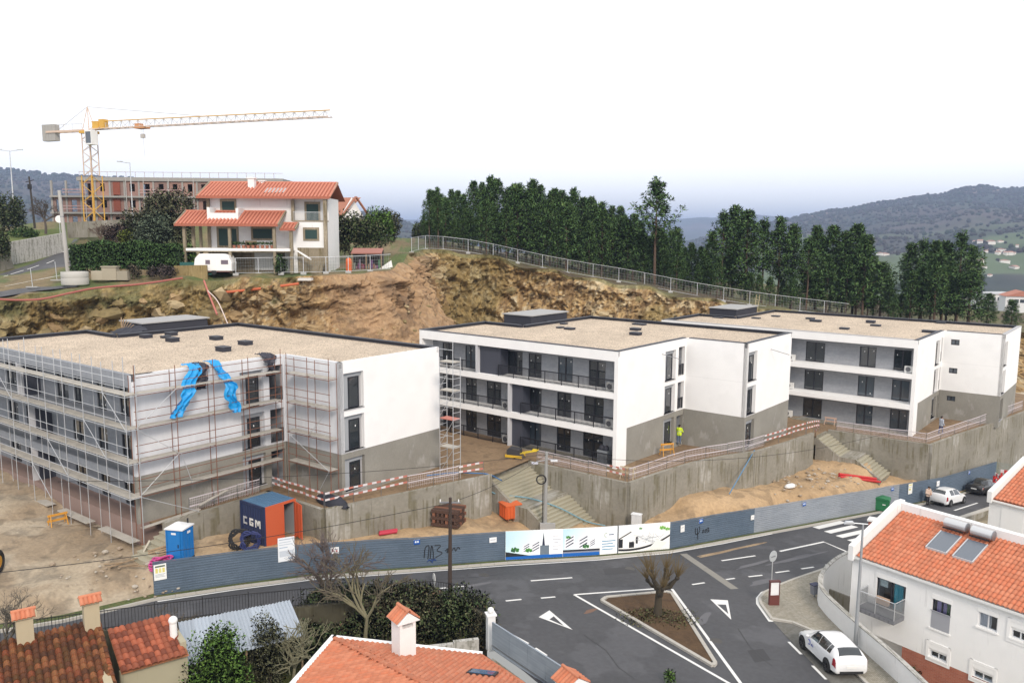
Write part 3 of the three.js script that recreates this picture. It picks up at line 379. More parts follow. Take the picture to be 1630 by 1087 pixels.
function block(b, o) {
  const S = SITE[b], { LAB, LBC, LCD, LDE } = o, H = 9.3, zE = -(LBC + LDE), kx = -LAB + 5, G = thing('apartment_block', o.label, 'apartment building', [S.x, S.y, S.z], -S.t);
  const W = o.white, mid = 3.0, base = o.base;
  // gable faces towards the road: white above, bare render below
  const bcH = [[7.55, 9.42, 5.9, 8.46], [9.9, LBC - 0.12, 6.05, 8.6], [7.55, 9.42, 3.06, 5.5], [9.9, LBC - 0.12, 3.06, 5.5]], bcL = [[7.55, 9.42, 0.3, 2.55], [9.9, LBC - 0.12, 0, 2.5]];
  P(G, 'upper_wall', sideFace(wallHoles(0, LBC, mid, H, 0.32, bcH), 0), W[0]); P(G, 'lower_wall', sideFace(wallHoles(0.33, LBC, base, mid, 0.3, bcL.map((h) => [h[0], h[1], Math.max(h[2], base + 0.01), h[3]])), -0.018), M.render);
  const cdH = o.smallWin ? [[0.73, 1.54, 7.85, 8.45], [0.73, 1.54, 4.86, 5.44]] : [], cdL = o.smallWin ? [[0.73, 1.54, 1.93, 2.45]] : [];
  const cw = wallHoles(0, LCD, mid, H, 0.3, cdH); cw.translate(0, 0, -LBC); P(G, 'upper_wall', cw, W[1]); const cl = wallHoles(0, LCD, base, mid, 0.28, cdL); cl.translate(0, 0, -LBC - 0.018); P(G, 'lower_wall', cl, M.render);
  for (const h of [...cdH, ...cdL]) glazing(G, h[0], h[1], h[2], h[3], -LBC - 0.16, false, 2, false, M.glassblue);
  const deH = [[LBC + 0.32, LBC + 2.12, 6.0, 8.5], [LBC + 0.32, LBC + 2.12, 3.1, 5.55]], deL = [[LBC + 0.32, LBC + 2.12, 0.32, 2.58]];
  P(G, 'upper_wall', sideFace(wallHoles(LBC, LBC + LDE, mid, H, 0.32, deH), LCD), W[2]); P(G, 'lower_wall', sideFace(wallHoles(LBC + 0.3, LBC + LDE, base, mid, 0.3, deL), LCD - 0.018), M.render);
  // window bays on those faces
  for (const [h, xf] of [[bcH[0], 0], [bcH[2], 0], [bcL[0], 0], [deH[0], LCD], [deH[1], LCD], [deL[0], LCD]]) {
    P(G, 'window_reveal', sideFace(bx(h[0] - 0.02, h[1] + 0.02, h[2] - 0.02, h[3] + 0.02, -0.45, -0.3), xf), sillM); P(G, 'reveal_board', sideFace(bx(h[0] + 0.02, lerp(h[0], h[1], 0.32), h[2], h[3], -0.295, -0.24), xf), revealM);
    P(G, 'reveal_board', sideFace(bx(lerp(h[0], h[1], 0.32), h[1] - 0.02, h[3] - 0.33, h[3], -0.295, -0.24), xf), revealM);
    glazing(G, lerp(h[0], h[1], 0.33), lerp(h[0], h[1], 0.86), h[2] + 0.02, h[3] - 0.34, xf - 0.2, true, 1); P(G, 'window_sill', sideFace(bx(h[0] - 0.03, h[1] + 0.03, h[2] - 0.05, h[2], -0.25, 0.05), xf), sillM);
  }
  for (const h of [bcH[1], bcH[3], bcL[1]]) { P(G, 'stair_recess', [sideFace(bx(h[0] - 0.3, h[1] + 0.1, h[2] - 0.1, h[3] + 0.1, -2.8, -2.7), 0), sideFace(bx(h[0] - 0.4, h[0] - 0.3, h[2] - 0.1, h[3] + 0.1, -2.7, -0.33), 0), sideFace(bx(h[1] + 0.0, h[1] + 0.1, h[2] - 0.1, h[3] + 0.1, -2.7, -0.33), 0), sideFace(bx(h[0] - 0.3, h[1], h[3] + 0.02, h[3] + 0.1, -2.7, -0.33), 0), sideFace(bx(h[0] - 0.3, h[1], h[2] - 0.1, h[2] - 0.02, -2.7, -0.33), 0)], M.greywall); glazing(G, h[0] + 0.15, h[1] - 0.15, h[2], h[3] - 0.3, -2.6, true, 1); if (h !== bcL[1]) { const r = railingPart(G, h[0], h[1], h[2], -0.12, 1.0); r.rotation.y = Math.PI / 2; } }
  P(G, 'render_joint', bx(0.02, LCD - 0.02, 5.98, 6.0, -LBC, -LBC + 0.004), sillM2);
  // hidden rear and left walls
  P(G, 'rear_wall', [bx(kx, LCD - 0.31, base, 8.9, zE, zE + 0.3), bx(kx, kx + 0.3, base, 8.9, zE + 0.3, -9.36), bx(-LAB, kx, base, 8.9, -9.36, -9.06), bx(-LAB, -LAB + 0.32, base, 8.9, -9.06, -0.31)], M.plaster);
  // long front with loggias
  const rz = -1.5, doorsAll = o.doors, holes = []; doorsAll.forEach((ds, f) => ds.forEach(([a, c]) => holes.push([a, c, (f === 0 ? 0.05 : f * 3 + 0.02), f * 3 + 2.08])));
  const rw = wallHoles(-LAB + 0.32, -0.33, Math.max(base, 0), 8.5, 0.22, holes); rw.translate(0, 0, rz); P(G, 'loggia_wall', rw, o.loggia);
  for (const h of holes) glazing(G, h[0], h[1], h[2], h[3], rz - 0.06, false, h[1] - h[0] > 1.0 ? 2 : 1, false, rnd() < (o.pale || 0) ? M.glassblue : M.glass);
  P(G, 'parapet_band', bx(-LAB, -0.34, 8.5, H, -0.3, 0.004), W[3]); P(G, 'loggia_ceiling', bx(-LAB + 0.33, -0.34, 8.5, 8.6, rz, -0.302), soffit);
  for (const f of [1, 2]) P(G, 'floor_slab', bx(-LAB + 0.3, -0.34, f * 3 - 0.48, f * 3, rz, 0.004), W[3]);
  P(G, 'ground_slab', bx(-LAB, -0.02, base, 0, rz - 0.2, -0.02), o.plinth || M.concrete);
  if (o.plinth) { P(G, 'pier', bx(-0.335, -0.002, 3, H, -1.5, 0.004), W[4]); P(G, 'pier', bx(-0.335, -0.014, 0, 3, -1.5, -0.004), M.render); P(G, 'pier_base', bx(-0.335, 0.02, base, 0, -1.5, 0.01), M.pinkbase); P(G, 'plinth_face', bx(0.003, 0.03, base, -0.2, -1.2, 0.0), M.pinkbase); } else P(G, 'pier', bx(-0.335, -0.002, base, H, -1.5, 0.004), W[4]); P(G, 'pier', bx(-LAB, -LAB + 0.3, base, 8.5, -1.5, 0.004), W[3]);
  o.fins.forEach(([f, x, w]) => { P(G, 'partition', bx(x - 0.1, x + 0.1, f * 3, f * 3 + 2.52, rz, -0.02), finM); P(G, 'storage_screen', bx(x + 0.1, x + w, f * 3, f * 3 + 2.52, rz, -0.4), M.darkpanel); });
  for (const [f, a, c] of o.rails || []) railingPart(G, a, c, f * 3, -0.1);
  for (const [x, f] of o.ac || []) aircon(G, x, f * 3, -0.62);
  // roof
  const out = [[-LAB, 0], [0, 0], [0, -LBC], [LCD, -LBC], [LCD, zE], [kx, zE], [kx, -9.36], [-LAB, -9.36]];
  P(G, 'roof_gravel', flat(out.map(([x, z]) => V(x, 9.06, z))), M.gravel);
  out.forEach(([x, z], i) => { const [x2, z2] = out[(i + 1) % 8], dx = Math.sign(x2 - x), dz = Math.sign(z2 - z), nx = dz, nz = -dx, w = 0.36; // inward normal
    const e = (i === 2) ? 0 : 0; if (!(o.barePar || []).includes(i)) P(G, 'coping', bx(Math.min(x, x2, x + nx * w, x2 + nx * w) + (dx ? 0.27 : -0.02), Math.max(x, x2, x + nx * w, x2 + nx * w) - (dx ? 0.27 : -0.02), H, H + 0.05, Math.min(z, z2, z + nz * w, z2 + nz * w) + (dz ? -0.02 : -0.02), Math.max(z, z2, z + nz * w, z2 + nz * w) + 0.02), (o.paleCoping || []).includes(i) ? sillM : M.coping);
    P(G, 'parapet', bx(Math.min(x + nx * 0.01, x2 + nx * 0.01, x + nx * 0.24, x2 + nx * 0.24), Math.max(x + nx * 0.01, x2 + nx * 0.01, x + nx * 0.24, x2 + nx * 0.24), 8.9, H - 0.004, Math.min(z + nz * 0.01, z2 + nz * 0.01, z + nz * 0.24, z2 + nz * 0.24), Math.max(z + nz * 0.01, z2 + nz * 0.01, z + nz * 0.24, z2 + nz * 0.24)), M.felt); });
  const sb = P(G, 'stair_head', bx(-LAB + 0.1, -LAB + 3.7, base, 9.85, -18.6, -12.3), M.felt); P(sb, 'roof_slab', bx(-LAB - 0.02, -LAB + 3.85, 9.85, 9.95, -18.75, -12.15), mat([0.36, 0.36, 0.36], 0.9)); P(G, 'roof_gravel', flat([V(-LAB + 3.7, 9.05, -9.36), V(kx, 9.05, -9.36), V(kx, 9.05, zE), V(-LAB + 3.7, 9.05, zE)]), M.gravel);
  for (const [x, z, l = 0.9, h0 = 0.34] of o.vents || []) { const hh = h0 * 0.75, v = P(G, 'roof_vent', bx(x - l / 2, x + l / 2, 9.06, 9.06 + hh, z - 0.35, z + 0.35), M.felt); P(v, 'vent_cap', bx(x - l / 2 - 0.04, x + l / 2 + 0.04, 9.06 + hh, 9.1 + hh, z - 0.39, z + 0.39), M.coping); }
  return G;
}
const pl = M.plaster, bd = M.board;
const LAB2 = 21.73;
const block2 = block(2, { LAB: LAB2, LBC: 11.19, LCD: 5.66, LDE: 10.0, base: -0.3, white: [pl, pl, pl, pl, pl], loggia: M.greywall, label: 'middle white block with black balcony railings and loggias along its long side',
  doors: [[[-20.2, -18.7], [-17.25, -15.9], [-14.7, -13.0], [-9.9, -8.5], [-6.85, -5.4], [-4.15, -2.2]], [[-20.2, -18.7], [-17.25, -15.9], [-14.7, -13.0], [-9.9, -8.5], [-6.85, -5.4], [-4.1, -2.2]], [[-20.2, -18.7], [-17.3, -16.1], [-12.4, -10.6], [-9.95, -8.55], [-6.8, -5.3], [-3.7, -2.1]]],
  pale: 0.2, fins: [[2, -14.65, 2.45], [1, -10.95, 1.25], [0, -10.95, 1.25]], rails: [[2, -21.4, -14.75], [2, -12.2, -0.35], [1, -21.4, -11.05], [1, -9.7, -0.35], [0, -21.4, -11.05], [0, -9.7, -0.35]],
  ac: [[-0.95, 2], [-0.95, 1], [-11.6, 1], [-11.6, 0]], vents: [[-17.5, -15, 0.9, 0.16], [-15.5, -14.5, 0.5, 0.14], [-12.4, -11.1, 0.9, 0.2], [-13.8, -11.5, 0.5, 0.14], [-7.3, -14.9, 0.9, 0.26], [-5.4, -11.7, 0.95, 0.3], [-9.4, -19.2, 1.3, 0.16]] });
const block3 = block(3, { LAB: 27.47, LBC: 10.67, LCD: 5.63, LDE: 10.39, base: -0.3, white: [pl, pl, pl, pl, pl], loggia: M.greywall, smallWin: true, pale: 0.35, label: 'white block with plain grey loggias and no balcony railings, beside the pine wood',
  doors: [0, 1, 2].map(() => [[-25.5, -23.6], [-20, -18.2], [-16.6, -15], [-11.15, -9.17], [-5.7, -4.12], [-2.45, -0.85]]), fins: [[0, -13.2, 0.3], [1, -13.2, 0.3], [2, -13.2, 0.3]], ac: [[-12.35, 0], [-12.35, 1], [-12.35, 2], [-0.75, 2]], paleCoping: [0, 3],
  vents: [[-24.5, -8.7, 1.2, 0.14], [-20.7, -11.1, 0.9, 0.14], [-19.8, -15, 0.9, 0.14], [-15.5, -14.9, 0.9, 0.2], [-14, -12.4, 1.2, 0.28], [-9, -6.9, 0.9, 0.2], [-8.7, -15.5, 0.9, 0.35], [-7.3, -12.4, 1.0, 0.2], [-2.3, -20.5, 0.9, 0.2], [-1.2, -9.9, 1.4, 0.28]] });
const conc = M.concrete, raw = tmat(T.greywall, 0.9, { color: 0xf0f2f4 });
const block1 = block(1, { LAB: 24.6, LBC: 11.19, LCD: 5.89, LDE: 9.82, base: -1.5, white: [bd, bd, pl, raw, bd], loggia: raw, plinth: M.pinkbase, barePar: [0, 1, 2, 3], label: 'unfinished white block wrapped in scaffolding beside the dirt yard',
  doors: [[[-21.6, -20], [-18.6, -17.1], [-16, -15], [-11.1, -9.5], [-7.5, -6.3], [-4.4, -3.2], [-2.3, -1.2]], [[-21.6, -20], [-18.6, -17.1], [-16, -15], [-11.1, -9.5], [-7.5, -6.3], [-4.4, -3.2], [-2.3, -1.2]], [[-21.6, -19.9], [-18.6, -17.1], [-13.2, -11.5], [-10.6, -9.5], [-7.4, -6.2], [-4.4, -3.2], [-2.3, -1.2]]],
  fins: [[0, -14.5, 0.2], [1, -14.5, 0.2], [2, -16, 0.2]], vents: [[-17.7, -10.8, 0.9], [-16.4, -11.8, 0.5, 0.2], [-17.6, -13, 0.9], [-13.85, -10.9, 0.95, 0.4], [-12.2, -13.8, 0.95, 0.36], [-6.1, -10.4, 1.0, 0.42], [-7.8, -13.5, 1.0, 0.38]] });
// black sheet and boards at the unfinished stair head
{ const o = thing('tarpaulin_heap', 'black plastic sheet and upright timbers piled on the gravel roof of the scaffolded block', 'tarpaulin', w2(1, -21.6, 9.06, -11.3), -0.65);
  const g = new THREE.PlaneGeometry(3.6, 1.8, 26, 14); g.rotateX(-Math.PI / 2); const p = g.attributes.position; for (let i = 0; i < p.count; i++) { const x = p.getX(i), z = p.getZ(i); p.setY(i, Math.max(0.02, 0.75 * (1 - (x / 1.9) ** 2 * 0.7) * (0.5 - z * 0.5) + (fbm(x * 2.2 + 9, z * 2.2, 4, 401) - 0.5) * 0.5)); } g.computeVertexNormals(); P(o, 'sheet', g, M.felt);
  for (let i = 0; i < 6; i++) P(o, 'timber', beam(V(-1.6 + i * 0.25, 0.0, -0.3 + 0.1 * i), V(-1.9 + i * 0.42, 1.25 - 0.1 * i, -0.5), 0.09, 0.05), M.wood); }
{ // blue and black sheets hung over the parapet
  const hang = (name, label, z0, z1, drop, m, skew, out) => { const nx = 22, ny = 50, g = vcolGrid(nx, ny, (u, v) => { const s = v * drop - 0.7, z = lerp(z0, z1, u) + skew * Math.max(0, s); const f = (fbm(u * 3 + z0, v * 5, 3, 402) - 0.5) * 0.5, e = (fbm(v * 6 + z0, u * 1.5, 3, 403) - 0.5) * 0.9 * smooth(0, 0.3, v), fold = 0.09 * Math.sin(u * 16 + v * 7 + z0); return s < 0 ? V(s * 1.0 - 0.05, 9.38 + Math.abs(f) * 0.5 + Math.abs(fold), z + e * 0.4) : V(0.05 + Math.min(out, s * 0.6) + Math.abs(f) * 0.7 + fold + 0.12, 9.38 - s, z + e); }, () => [1, 1, 1]); g.deleteAttribute('color'); g.computeVertexNormals(); const o = solo(name, label, 'sheet', g, m, w2(1, 0, 0, 0).toArray(), -0.65); return o; };
  const bm = mat([0.01, 0.30, 0.66], 0.5, { side: THREE.DoubleSide }), km = mat([0.03, 0.03, 0.045], 0.6, { side: THREE.DoubleSide });
  hang('blue_tarpaulin', 'bright blue sheet slung diagonally off the scaffolded roof edge', -3.7, -4.6, 3.6, bm, 0.62, 0.85); hang('blue_tarpaulin', 'bright blue sheet hanging straight down the scaffolded wall', -5.3, -6.1, 4.0, bm, -0.28, 0.85);
  hang('black_sheet', 'black sheet draped over the parapet between the two blue sheets', -4.25, -5.0, 2.2, km, 0.1, 0.3); hang('black_sheet', 'black sheet draped over the parapet beside the stair recess', -9.3, -10.2, 2.1, km, 0, 0.25); }

// ---------- scaffolding ----------
const decks = [8.3, 6.27, 4.2, 2.1];
function scaffold(name, label, b, along, n, step, off0, off1, start, ylow, ytop, pipe, dmat, alongZ, skipRail) {
  const o = thing(name, label, 'scaffolding', w2(b, 0, 0, 0), -SITE[b].t); const q = (s, off, y) => alongZ ? V(off, y, s) : V(s, y, off);
  for (let i = 0; i < n; i++) { const s = start + along * i * step; for (const f of [off0, off1]) P(o, 'standard', bar(q(s, f, ylow), q(s, f, ytop + (f === off1 ? rr(-0.3, 0.5) : -0.2)), 0.026, 5), pipe); for (const y of decks) P(o, 'transom', bar(q(s, off0 - 0.05, y - 0.06), q(s, off1 + 0.08, y - 0.06), 0.024, 5), pipe); if (ylow < -0.5) P(o, 'base_plate', bx(...(alongZ ? [off1 - 0.1, off1 + 0.1, ylow - 0.03, ylow, s - 0.1, s + 0.1] : [s - 0.1, s + 0.1, ylow - 0.03, ylow, off1 - 0.1, off1 + 0.1])), pipe); }
  for (const y of decks) { for (let i = 0; i < n - 1; i++) { const s0 = start + along * i * step, s1 = s0 + along * (step - 0.03), sag = rr(-0.03, 0.02);
      for (const [a, c] of [[0.04, 0.36], [0.38, 0.7]]) { const f0 = off0 + Math.sign(off1 - off0) * a * Math.abs(off1 - off0) / 0.72, f1 = off0 + Math.sign(off1 - off0) * c * Math.abs(off1 - off0) / 0.72; P(o, 'deck_board', alongZ ? bx(f0, f1, y + sag, y + 0.05 + sag, s0, s1) : bx(s0, s1, y + sag, y + 0.05 + sag, f0, f1), dmat); } }
    for (const h of [0.5, 1.0]) P(o, 'guard_rail', bar(q(start - along * 0.1, off1, y + h), q(start + along * ((n - 1) * step + 0.1), off1, y + h), 0.022, 5), pipe); P(o, 'ledger', bar(q(start, off1, y - 0.08), q(start + along * (n - 1) * step, off1, y - 0.08), 0.024, 5), pipe); }
  return o;
}
{
  const o = scaffold('scaffold', 'galvanised scaffolding along the long grey front of the unfinished block', 1, -1, 10, 2.6, 0.32, 1.02, 1.1, -1.45, 10.3, M.galv, M.plank, false);
  for (let k = 0; k < 6; k++) { const i = k * 1.6, y = decks[k % 4]; P(o, 'brace', bar(V(1.1 - 2.6 * (1 + Math.floor(i)), y, 1.06), V(1.1 - 2.6 * Math.floor(i), y - 2.05, 1.06), 0.022, 5), M.galv); }
  for (let k = 0; k < 4; k++) P(o, 'low_board', bx(-3.2 - k * 5.5, 0.8 - k * 5.5, -0.75, -0.7, 0.4, 1.0), M.plank);
  const r = scaffold('scaffold', 'rusty brown scaffolding in front of the white gable hung with blue sheets', 1, -1, 5, 2.62, 0.36, 1.02, 0.35, -0.9, 9.6, M.rust, M.plank, true);
  for (const [a, y0, c, y1] of [[0.35, 6.3, -2.3, 8.3], [0.35, 6.2, -2.3, 4.2], [0.35, 2.1, -2.3, 4.2], [0.35, 2.05, -3.5, 0.1], [-2.4, 4.2, -3.1, 2.1]]) P(r, 'brace', bar(V(1.05, y0, a), V(1.05, y1, c), 0.022, 5), M.galv);
  P(r, 'low_board', beam(V(1.0, 0.5, -3.5), V(1.0, 1.0, -5.6), 0.22, 0.05), M.plank); P(r, 'low_board', beam(V(0.9, 0.05, 0.3), V(0.9, 0.2, -3.6), 0.3, 0.05), M.plank);
  const s = scaffold('scaffold', 'short rusty scaffolding in the inner corner of the unfinished block', 1, 1, 3, 2.2, -10.86, -10.2, 1.55, 0.0, 9.5, M.rust, M.plank, false);
  for (const [a, y0, c, y1] of [[3.8, 4.2, 5.9, 6.2], [1.6, 4.1, 5.9, 2.1], [5.9, 2.1, 4.6, 0.2]]) P(s, 'brace', bar(V(a, y0, -10.1), V(c, y1, -10.1), 0.022, 5), M.galv);
  // mobile tower
  const t = thing('tower_scaffold', 'slim free standing aluminium scaffold tower between two blocks', 'scaffold tower', w2(1, 8.6, 0, -19.2), -0.65);
  for (const x of [-0.65, 0.65]) for (const z of [-0.4, 0.4]) P(t, 'standard', bar(V(x, 0, z), V(x, x > 0 && z > 0 ? 10.2 : 9, z), 0.028, 6), M.galv);
  for (let y = 0.5; y < 9; y += 0.5) for (const x of [-0.65, 0.65]) P(t, 'rung', bar(V(x, y, -0.4), V(x, y, 0.4), 0.02, 5), M.galv);
  for (let k = 0; k < 4; k++) { P(t, 'brace', bar(V(-0.65, k * 2.1 + 0.4, 0.42), V(0.65, k * 2.1 + 2.3, 0.42), 0.018, 5), M.galv); P(t, 'platform', bx(-0.65, 0.65, k * 2.1 + 2.35, k * 2.1 + 2.42, -0.38, 0.38), k === 1 ? M.tapered : M.plank); P(t, 'guard_rail', bar(V(-0.65, k * 2.1 + 3.3, 0.4), V(0.65, k * 2.1 + 3.3, 0.4), 0.02, 5), M.galv); }
  // bare bracing arms fixed on the white walls
  for (const [b, l, a, c] of [[2, 'thin steel arm jutting from the white gable above its window', V(0.02, 8.35, -6.9), V(1.6, 8.0, -7.3)], [2, 'thin steel arm jutting from the white end wall near the roof', V(5.68, 8.3, -16.2), V(7.2, 7.9, -16.6)]]) P(block2, 'drain_arm', bar(a, c, 0.03, 6), M.steel);
}
// ---------- terraces, retaining walls, stairs ----------
const T1 = [[1.1, -0.9], [0.95, -8.9], [6.92, -8.75], [10.5, -21.35]].map(([x, z]) => w2(1, x, 0, z));
const T2 = [[-6.3, 2.85], [2.72, 2.75], [3.2, -1.5], [3.9, -5.6], [5.0, -9], [6.37, -12], [7.2, -16.5], [7.81, -21.55]].map(([x, z]) => w2(2, x, 0, z));
const T3 = [[-6.9, 2.95], [2.15, 2.7], [3.2, -3], [4.6, -9], [5.8, -15], [6.9, -21], [8.5, -30]].map(([x, z]) => w2(3, x, 0, z));
const sandM = tmat(T.dirt, 1, { color: 0xdad2ca, bumpMap: B.coarse, bumpScale: 0.05 });
struct('terrace_ground', flat([...T1, w2(1, 10.6, 0, -22.6), w2(1, 9.8, -0.2, -28), w2(1, 3, -0.2, -30), w2(1, -10, 0, -18), w2(1, -6, 0, -2), w2(1, 0.2, 0, -0.6)].map((p) => lift(p, -0.03))), sandM);
struct('terrace_ground_001', flat([w2(1, 10.5, -0.03, -21.35), w2(2, -6.3, -0.03, 8.25), ...T2.map((p) => lift(p, -0.03)), w2(2, 7.9, -0.03, -22.5), w2(3, -6.9, -0.05, 6.5), w2(3, -6.9, -0.05, 3.0), w2(3, -16, 0, 1), w2(2, 5, -0.03, -30), w2(2, -5, -0.03, -8), w2(2, -21, -0.03, -4), w2(2, -27, 0.1, 2)]), sandM);
struct('terrace_ground_002', flat([...T3, w2(3, 3, 0, -33), w2(3, -4, 0, -12), w2(3, -16, 0, 0.9)].map((p) => lift(p, -0.045))), sandM);
function retaining(name, label, pts, h, t, joints = 3.2) {      // wall through points with their own top height, cast panels as parts
  const o = thing(name, label, 'retaining wall', [0, 0, 0]); let c = pts.length > 3 ? new THREE.CatmullRomCurve3(pts, false, 'catmullrom', 0.1).getSpacedPoints(40) : pts;
  const cast = (a, b) => { const d = b.clone().sub(a).setY(0).normalize(), n = V(-d.z, 0, d.x).multiplyScalar(t); const A = a.clone(), Bq = b.clone(), A2 = a.clone().sub(n), B2 = b.clone().sub(n), dn = (p) => V(p.x, p.y - h, p.z); return [quad(dn(A), dn(Bq), Bq, A), quad(dn(B2), dn(A2), A2, B2), quad(A, Bq, B2, A2), quad(dn(Bq), dn(B2), B2, Bq), quad(dn(A2), dn(A), A, A2)]; };
  if (pts.length > 3) { let acc = 0, run = []; for (let i = 0; i < c.length - 1; i++) { run.push(...cast(c[i], c[i + 1].clone().lerp(c[i], 0.0))); acc += c[i].distanceTo(c[i + 1]); if (acc > joints || i === c.length - 2) { P(o, 'wall_panel', run, M.concrete); run = []; acc = 0; } } }
  else for (let i = 0; i < c.length - 1; i++) { const n = Math.max(1, Math.round(c[i].distanceTo(c[i + 1]) / joints)); for (let k = 0; k < n; k++) P(o, 'wall_panel', cast(c[i].clone().lerp(c[i + 1], k / n), c[i].clone().lerp(c[i + 1], (k + (k < n - 1 ? 0.996 : 1)) / n)), M.concrete); }
  return o;
}
const up = (p, k = 0.14) => lift(p, k);
retaining('retaining_wall', 'mossy concrete wall beside the portable toilet under the scaffold', [T1[0], T1[1]].map((p) => up(p)), 3.2, -0.3);
retaining('retaining_wall', 'short concrete wall face behind the blue container', [T1[1].clone().add(V(0.02, 0, 0)), T1[2]].map((p) => up(p)), 4.2, -0.3);
retaining('retaining_wall', 'long concrete wall below the finished end of the scaffolded block', [T1[2], T1[3]].map((p) => up(p)), 4.4, -0.3);
retaining('retaining_wall', 'concrete wall at the side of the wide stair', [T2[0], T2[1]].map((p) => up(p)), 4.8, -0.3);
retaining('retaining_wall', 'long curving stained concrete wall below the middle block', T2.slice(1).map((p) => up(p)), 5.2, -0.3);
retaining('retaining_wall', 'concrete wall at the side of the narrow stair', [T3[0], T3[1]].map((p) => up(p)), 5.2, -0.3);
retaining('retaining_wall', 'curving concrete wall below the block beside the pines', T3.slice(1).map((p) => up(p)), 6.5, -0.3);
const stepM = mat([0.37, 0.345, 0.26], 0.95), riserM = stepM;
function stair(name, label, b, x0, z0, z1, flights, rise, tread, y0) {
  const o = thing(name, label, 'stairs', w2(b, 0, 0, 0), -SITE[b].t); let x = x0, y = y0; const run = [];
  flights.forEach(([n, land]) => { for (let i = 0; i < n; i++) { P(o, 'step', bx(x - 0.01, x + tread + 0.05, y - rise - 0.05, y - rise, z0, z1), stepM); P(o, 'riser', bx(x, x + tread, y - rise - 0.3, y - rise - 0.052, z0, z1), riserM); x += tread; y -= rise; } if (land) { P(o, 'landing', bx(x, x + land, y - 0.2, y - 0.004, z0 + 0.01, z1 - 0.01), M.concrete); x += land; } run.push([x, y]); });
  // sloping cheek on the open side
  const pts = [[x0, y0 + 0.02]]; let cx = x0, cy = y0; flights.forEach(([n, land]) => { cx += n * tread; cy -= n * rise; pts.push([cx, cy + 0.02]); if (land) { cx += land; pts.push([cx, cy + 0.02]); } }); pts.push([cx, cy - 1.5], [x0, cy - 1.5]);
  P(o, 'top_edge', bx(x0 - 0.25, x0 - 0.004, y0 - 0.7, y0 + 0.01, z0, z1 + 0.25), M.concrete); P(o, 'side_wall', prism(pts, z1 + 0.004, z1 + 0.25), M.concrete); P(o, 'soffit', prism(pts.map(([a, c], i) => [a, i < pts.length - 2 ? c - 0.2 : c]), z0 + 0.02, z1 - 0.0), M.concrete);
  return o;
}
stair('stair', 'wide concrete stair with a landing rising to the middle block', 2, -6.3, 3.0, 8.0, [[9, 1.45], [9, 0], [1, 0]], 0.18, 0.275, -0.02);
stair('stair', 'narrow concrete stair with a landing rising towards the block beside the pines', 3, -6.9, 3.3, 6.4, [[8, 1.5], [8, 0]], 0.185, 0.28, -0.02);
{ const o = thing('stair', 'short weathered concrete stair at the corner of the scaffolded block', 'stairs', w2(1, 0, 0, 0), -0.65); for (let i = 0; i < 7; i++) { P(o, 'step', bx(1.25, 2.9, -1.36 + i * 0.19, -1.3 + i * 0.19, 1.2 - i * 0.36 + 0.04, 1.2 - (i + 1) * 0.36), stepM); P(o, 'riser', bx(1.25, 2.9, -2.6, -1.362 + i * 0.19, 1.2 - i * 0.36, 1.2 - (i + 1) * 0.36), riserM); } }
retaining('retaining_wall', 'low end wall where the wide stair meets the sand', [w2(1, 10.5, 0.14, -21.35), w2(2, -6.35, 0.2, 8.3)], 3.6, -0.25);
// service niches with red junction boxes in the walls
for (const [b, x, y, z, ry, l] of [[2, 1.0, -2.1, 2.77, 0, 'meter niche in the wall by the foot of the wide stair'], [3, 1.0, -1.6, 2.76, 0, 'meter niche in the wall by the narrow stair'], [1, 5.6, -2.2, -8.72, 0, 'niche in the short wall by the container'], [1, 1.13, -1.1, -3.4, Math.PI / 2, 'niche in the mossy wall behind the toilet']]) {
  const o = thing('wall_niche', l, 'meter niche', w2(b, x, y, z), -SITE[b].t + ry); P(o, 'frame', [bx(-0.5, 0.5, 0.52, 0.58, 0, 0.06), bx(-0.5, 0.5, 0, 0.05, 0, 0.06), bx(-0.5, -0.44, 0.05, 0.52, 0, 0.06), bx(0.44, 0.5, 0.05, 0.52, 0, 0.06)], M.concrete); P(o, 'recess', bx(-0.44, 0.44, 0.05, 0.52, 0.004, 0.02), mat([0.1, 0.09, 0.08], 0.9)); P(o, 'junction_box', bx(-0.38, -0.05, 0.1, 0.42, 0.02, 0.09), mat([0.28, 0.05, 0.04], 0.7)); P(o, 'conduit', bar(V(0.15, 0.08, 0.05), V(0.2, 0.5, 0.05), 0.05, 6), M.steel);
}
// netting and hazard boards along the terrace edges
function netFence(label, pts, n, red) {
  const o = thing('edge_barrier', label, 'barrier', [0, 0, 0]); const c = pts.length > 2 ? new THREE.CatmullRomCurve3(pts, false, 'catmullrom', 0.2).getSpacedPoints(n) : Array.from({ length: n + 1 }, (_, i) => pts[0].clone().lerp(pts[1], i / n));
  for (let i = 0; i <= n; i++) P(o, 'post', bar(lift(c[i], -0.1), lift(c[i], 1.08), 0.02, 5), M.steel);
  for (let i = 0; i < n; i++) { const s = (h) => lift(c[i].clone(), h + rr(-0.04, 0.04)), e = (h) => lift(c[i + 1].clone(), h + rr(-0.04, 0.04));
    if (red(i)) for (const h of [0.55, 0.98]) { const a = s(h), b = e(h), k = 6; for (let q = 0; q < k; q++) P(o, 'hazard_board', beam(a.clone().lerp(b, q / k), a.clone().lerp(b, (q + 0.995) / k), 0.02, 0.13), q % 2 ? M.tapered : M.tape); }
    else for (const h of [0.5, 1.0]) P(o, 'tape', beam(s(h), e(h), 0.012, 0.06), netM);
    if (!red(i)) { const a = s(0.5), b = e(0.5), gs = []; for (let q = 1; q < 14; q++) { const p = a.clone().lerp(b, q / 14); gs.push(bx(p.x - 0.006, p.x + 0.006, p.y - 0.42, p.y + 0.5, p.z - 0.006, p.z + 0.006)); } for (const h of [-0.3, -0.1, 0.15, 0.3]) gs.push(beam(lift(a, h), lift(b, h), 0.006, 0.012)); P(o, 'netting', gs, netM); } }
  return o;
}
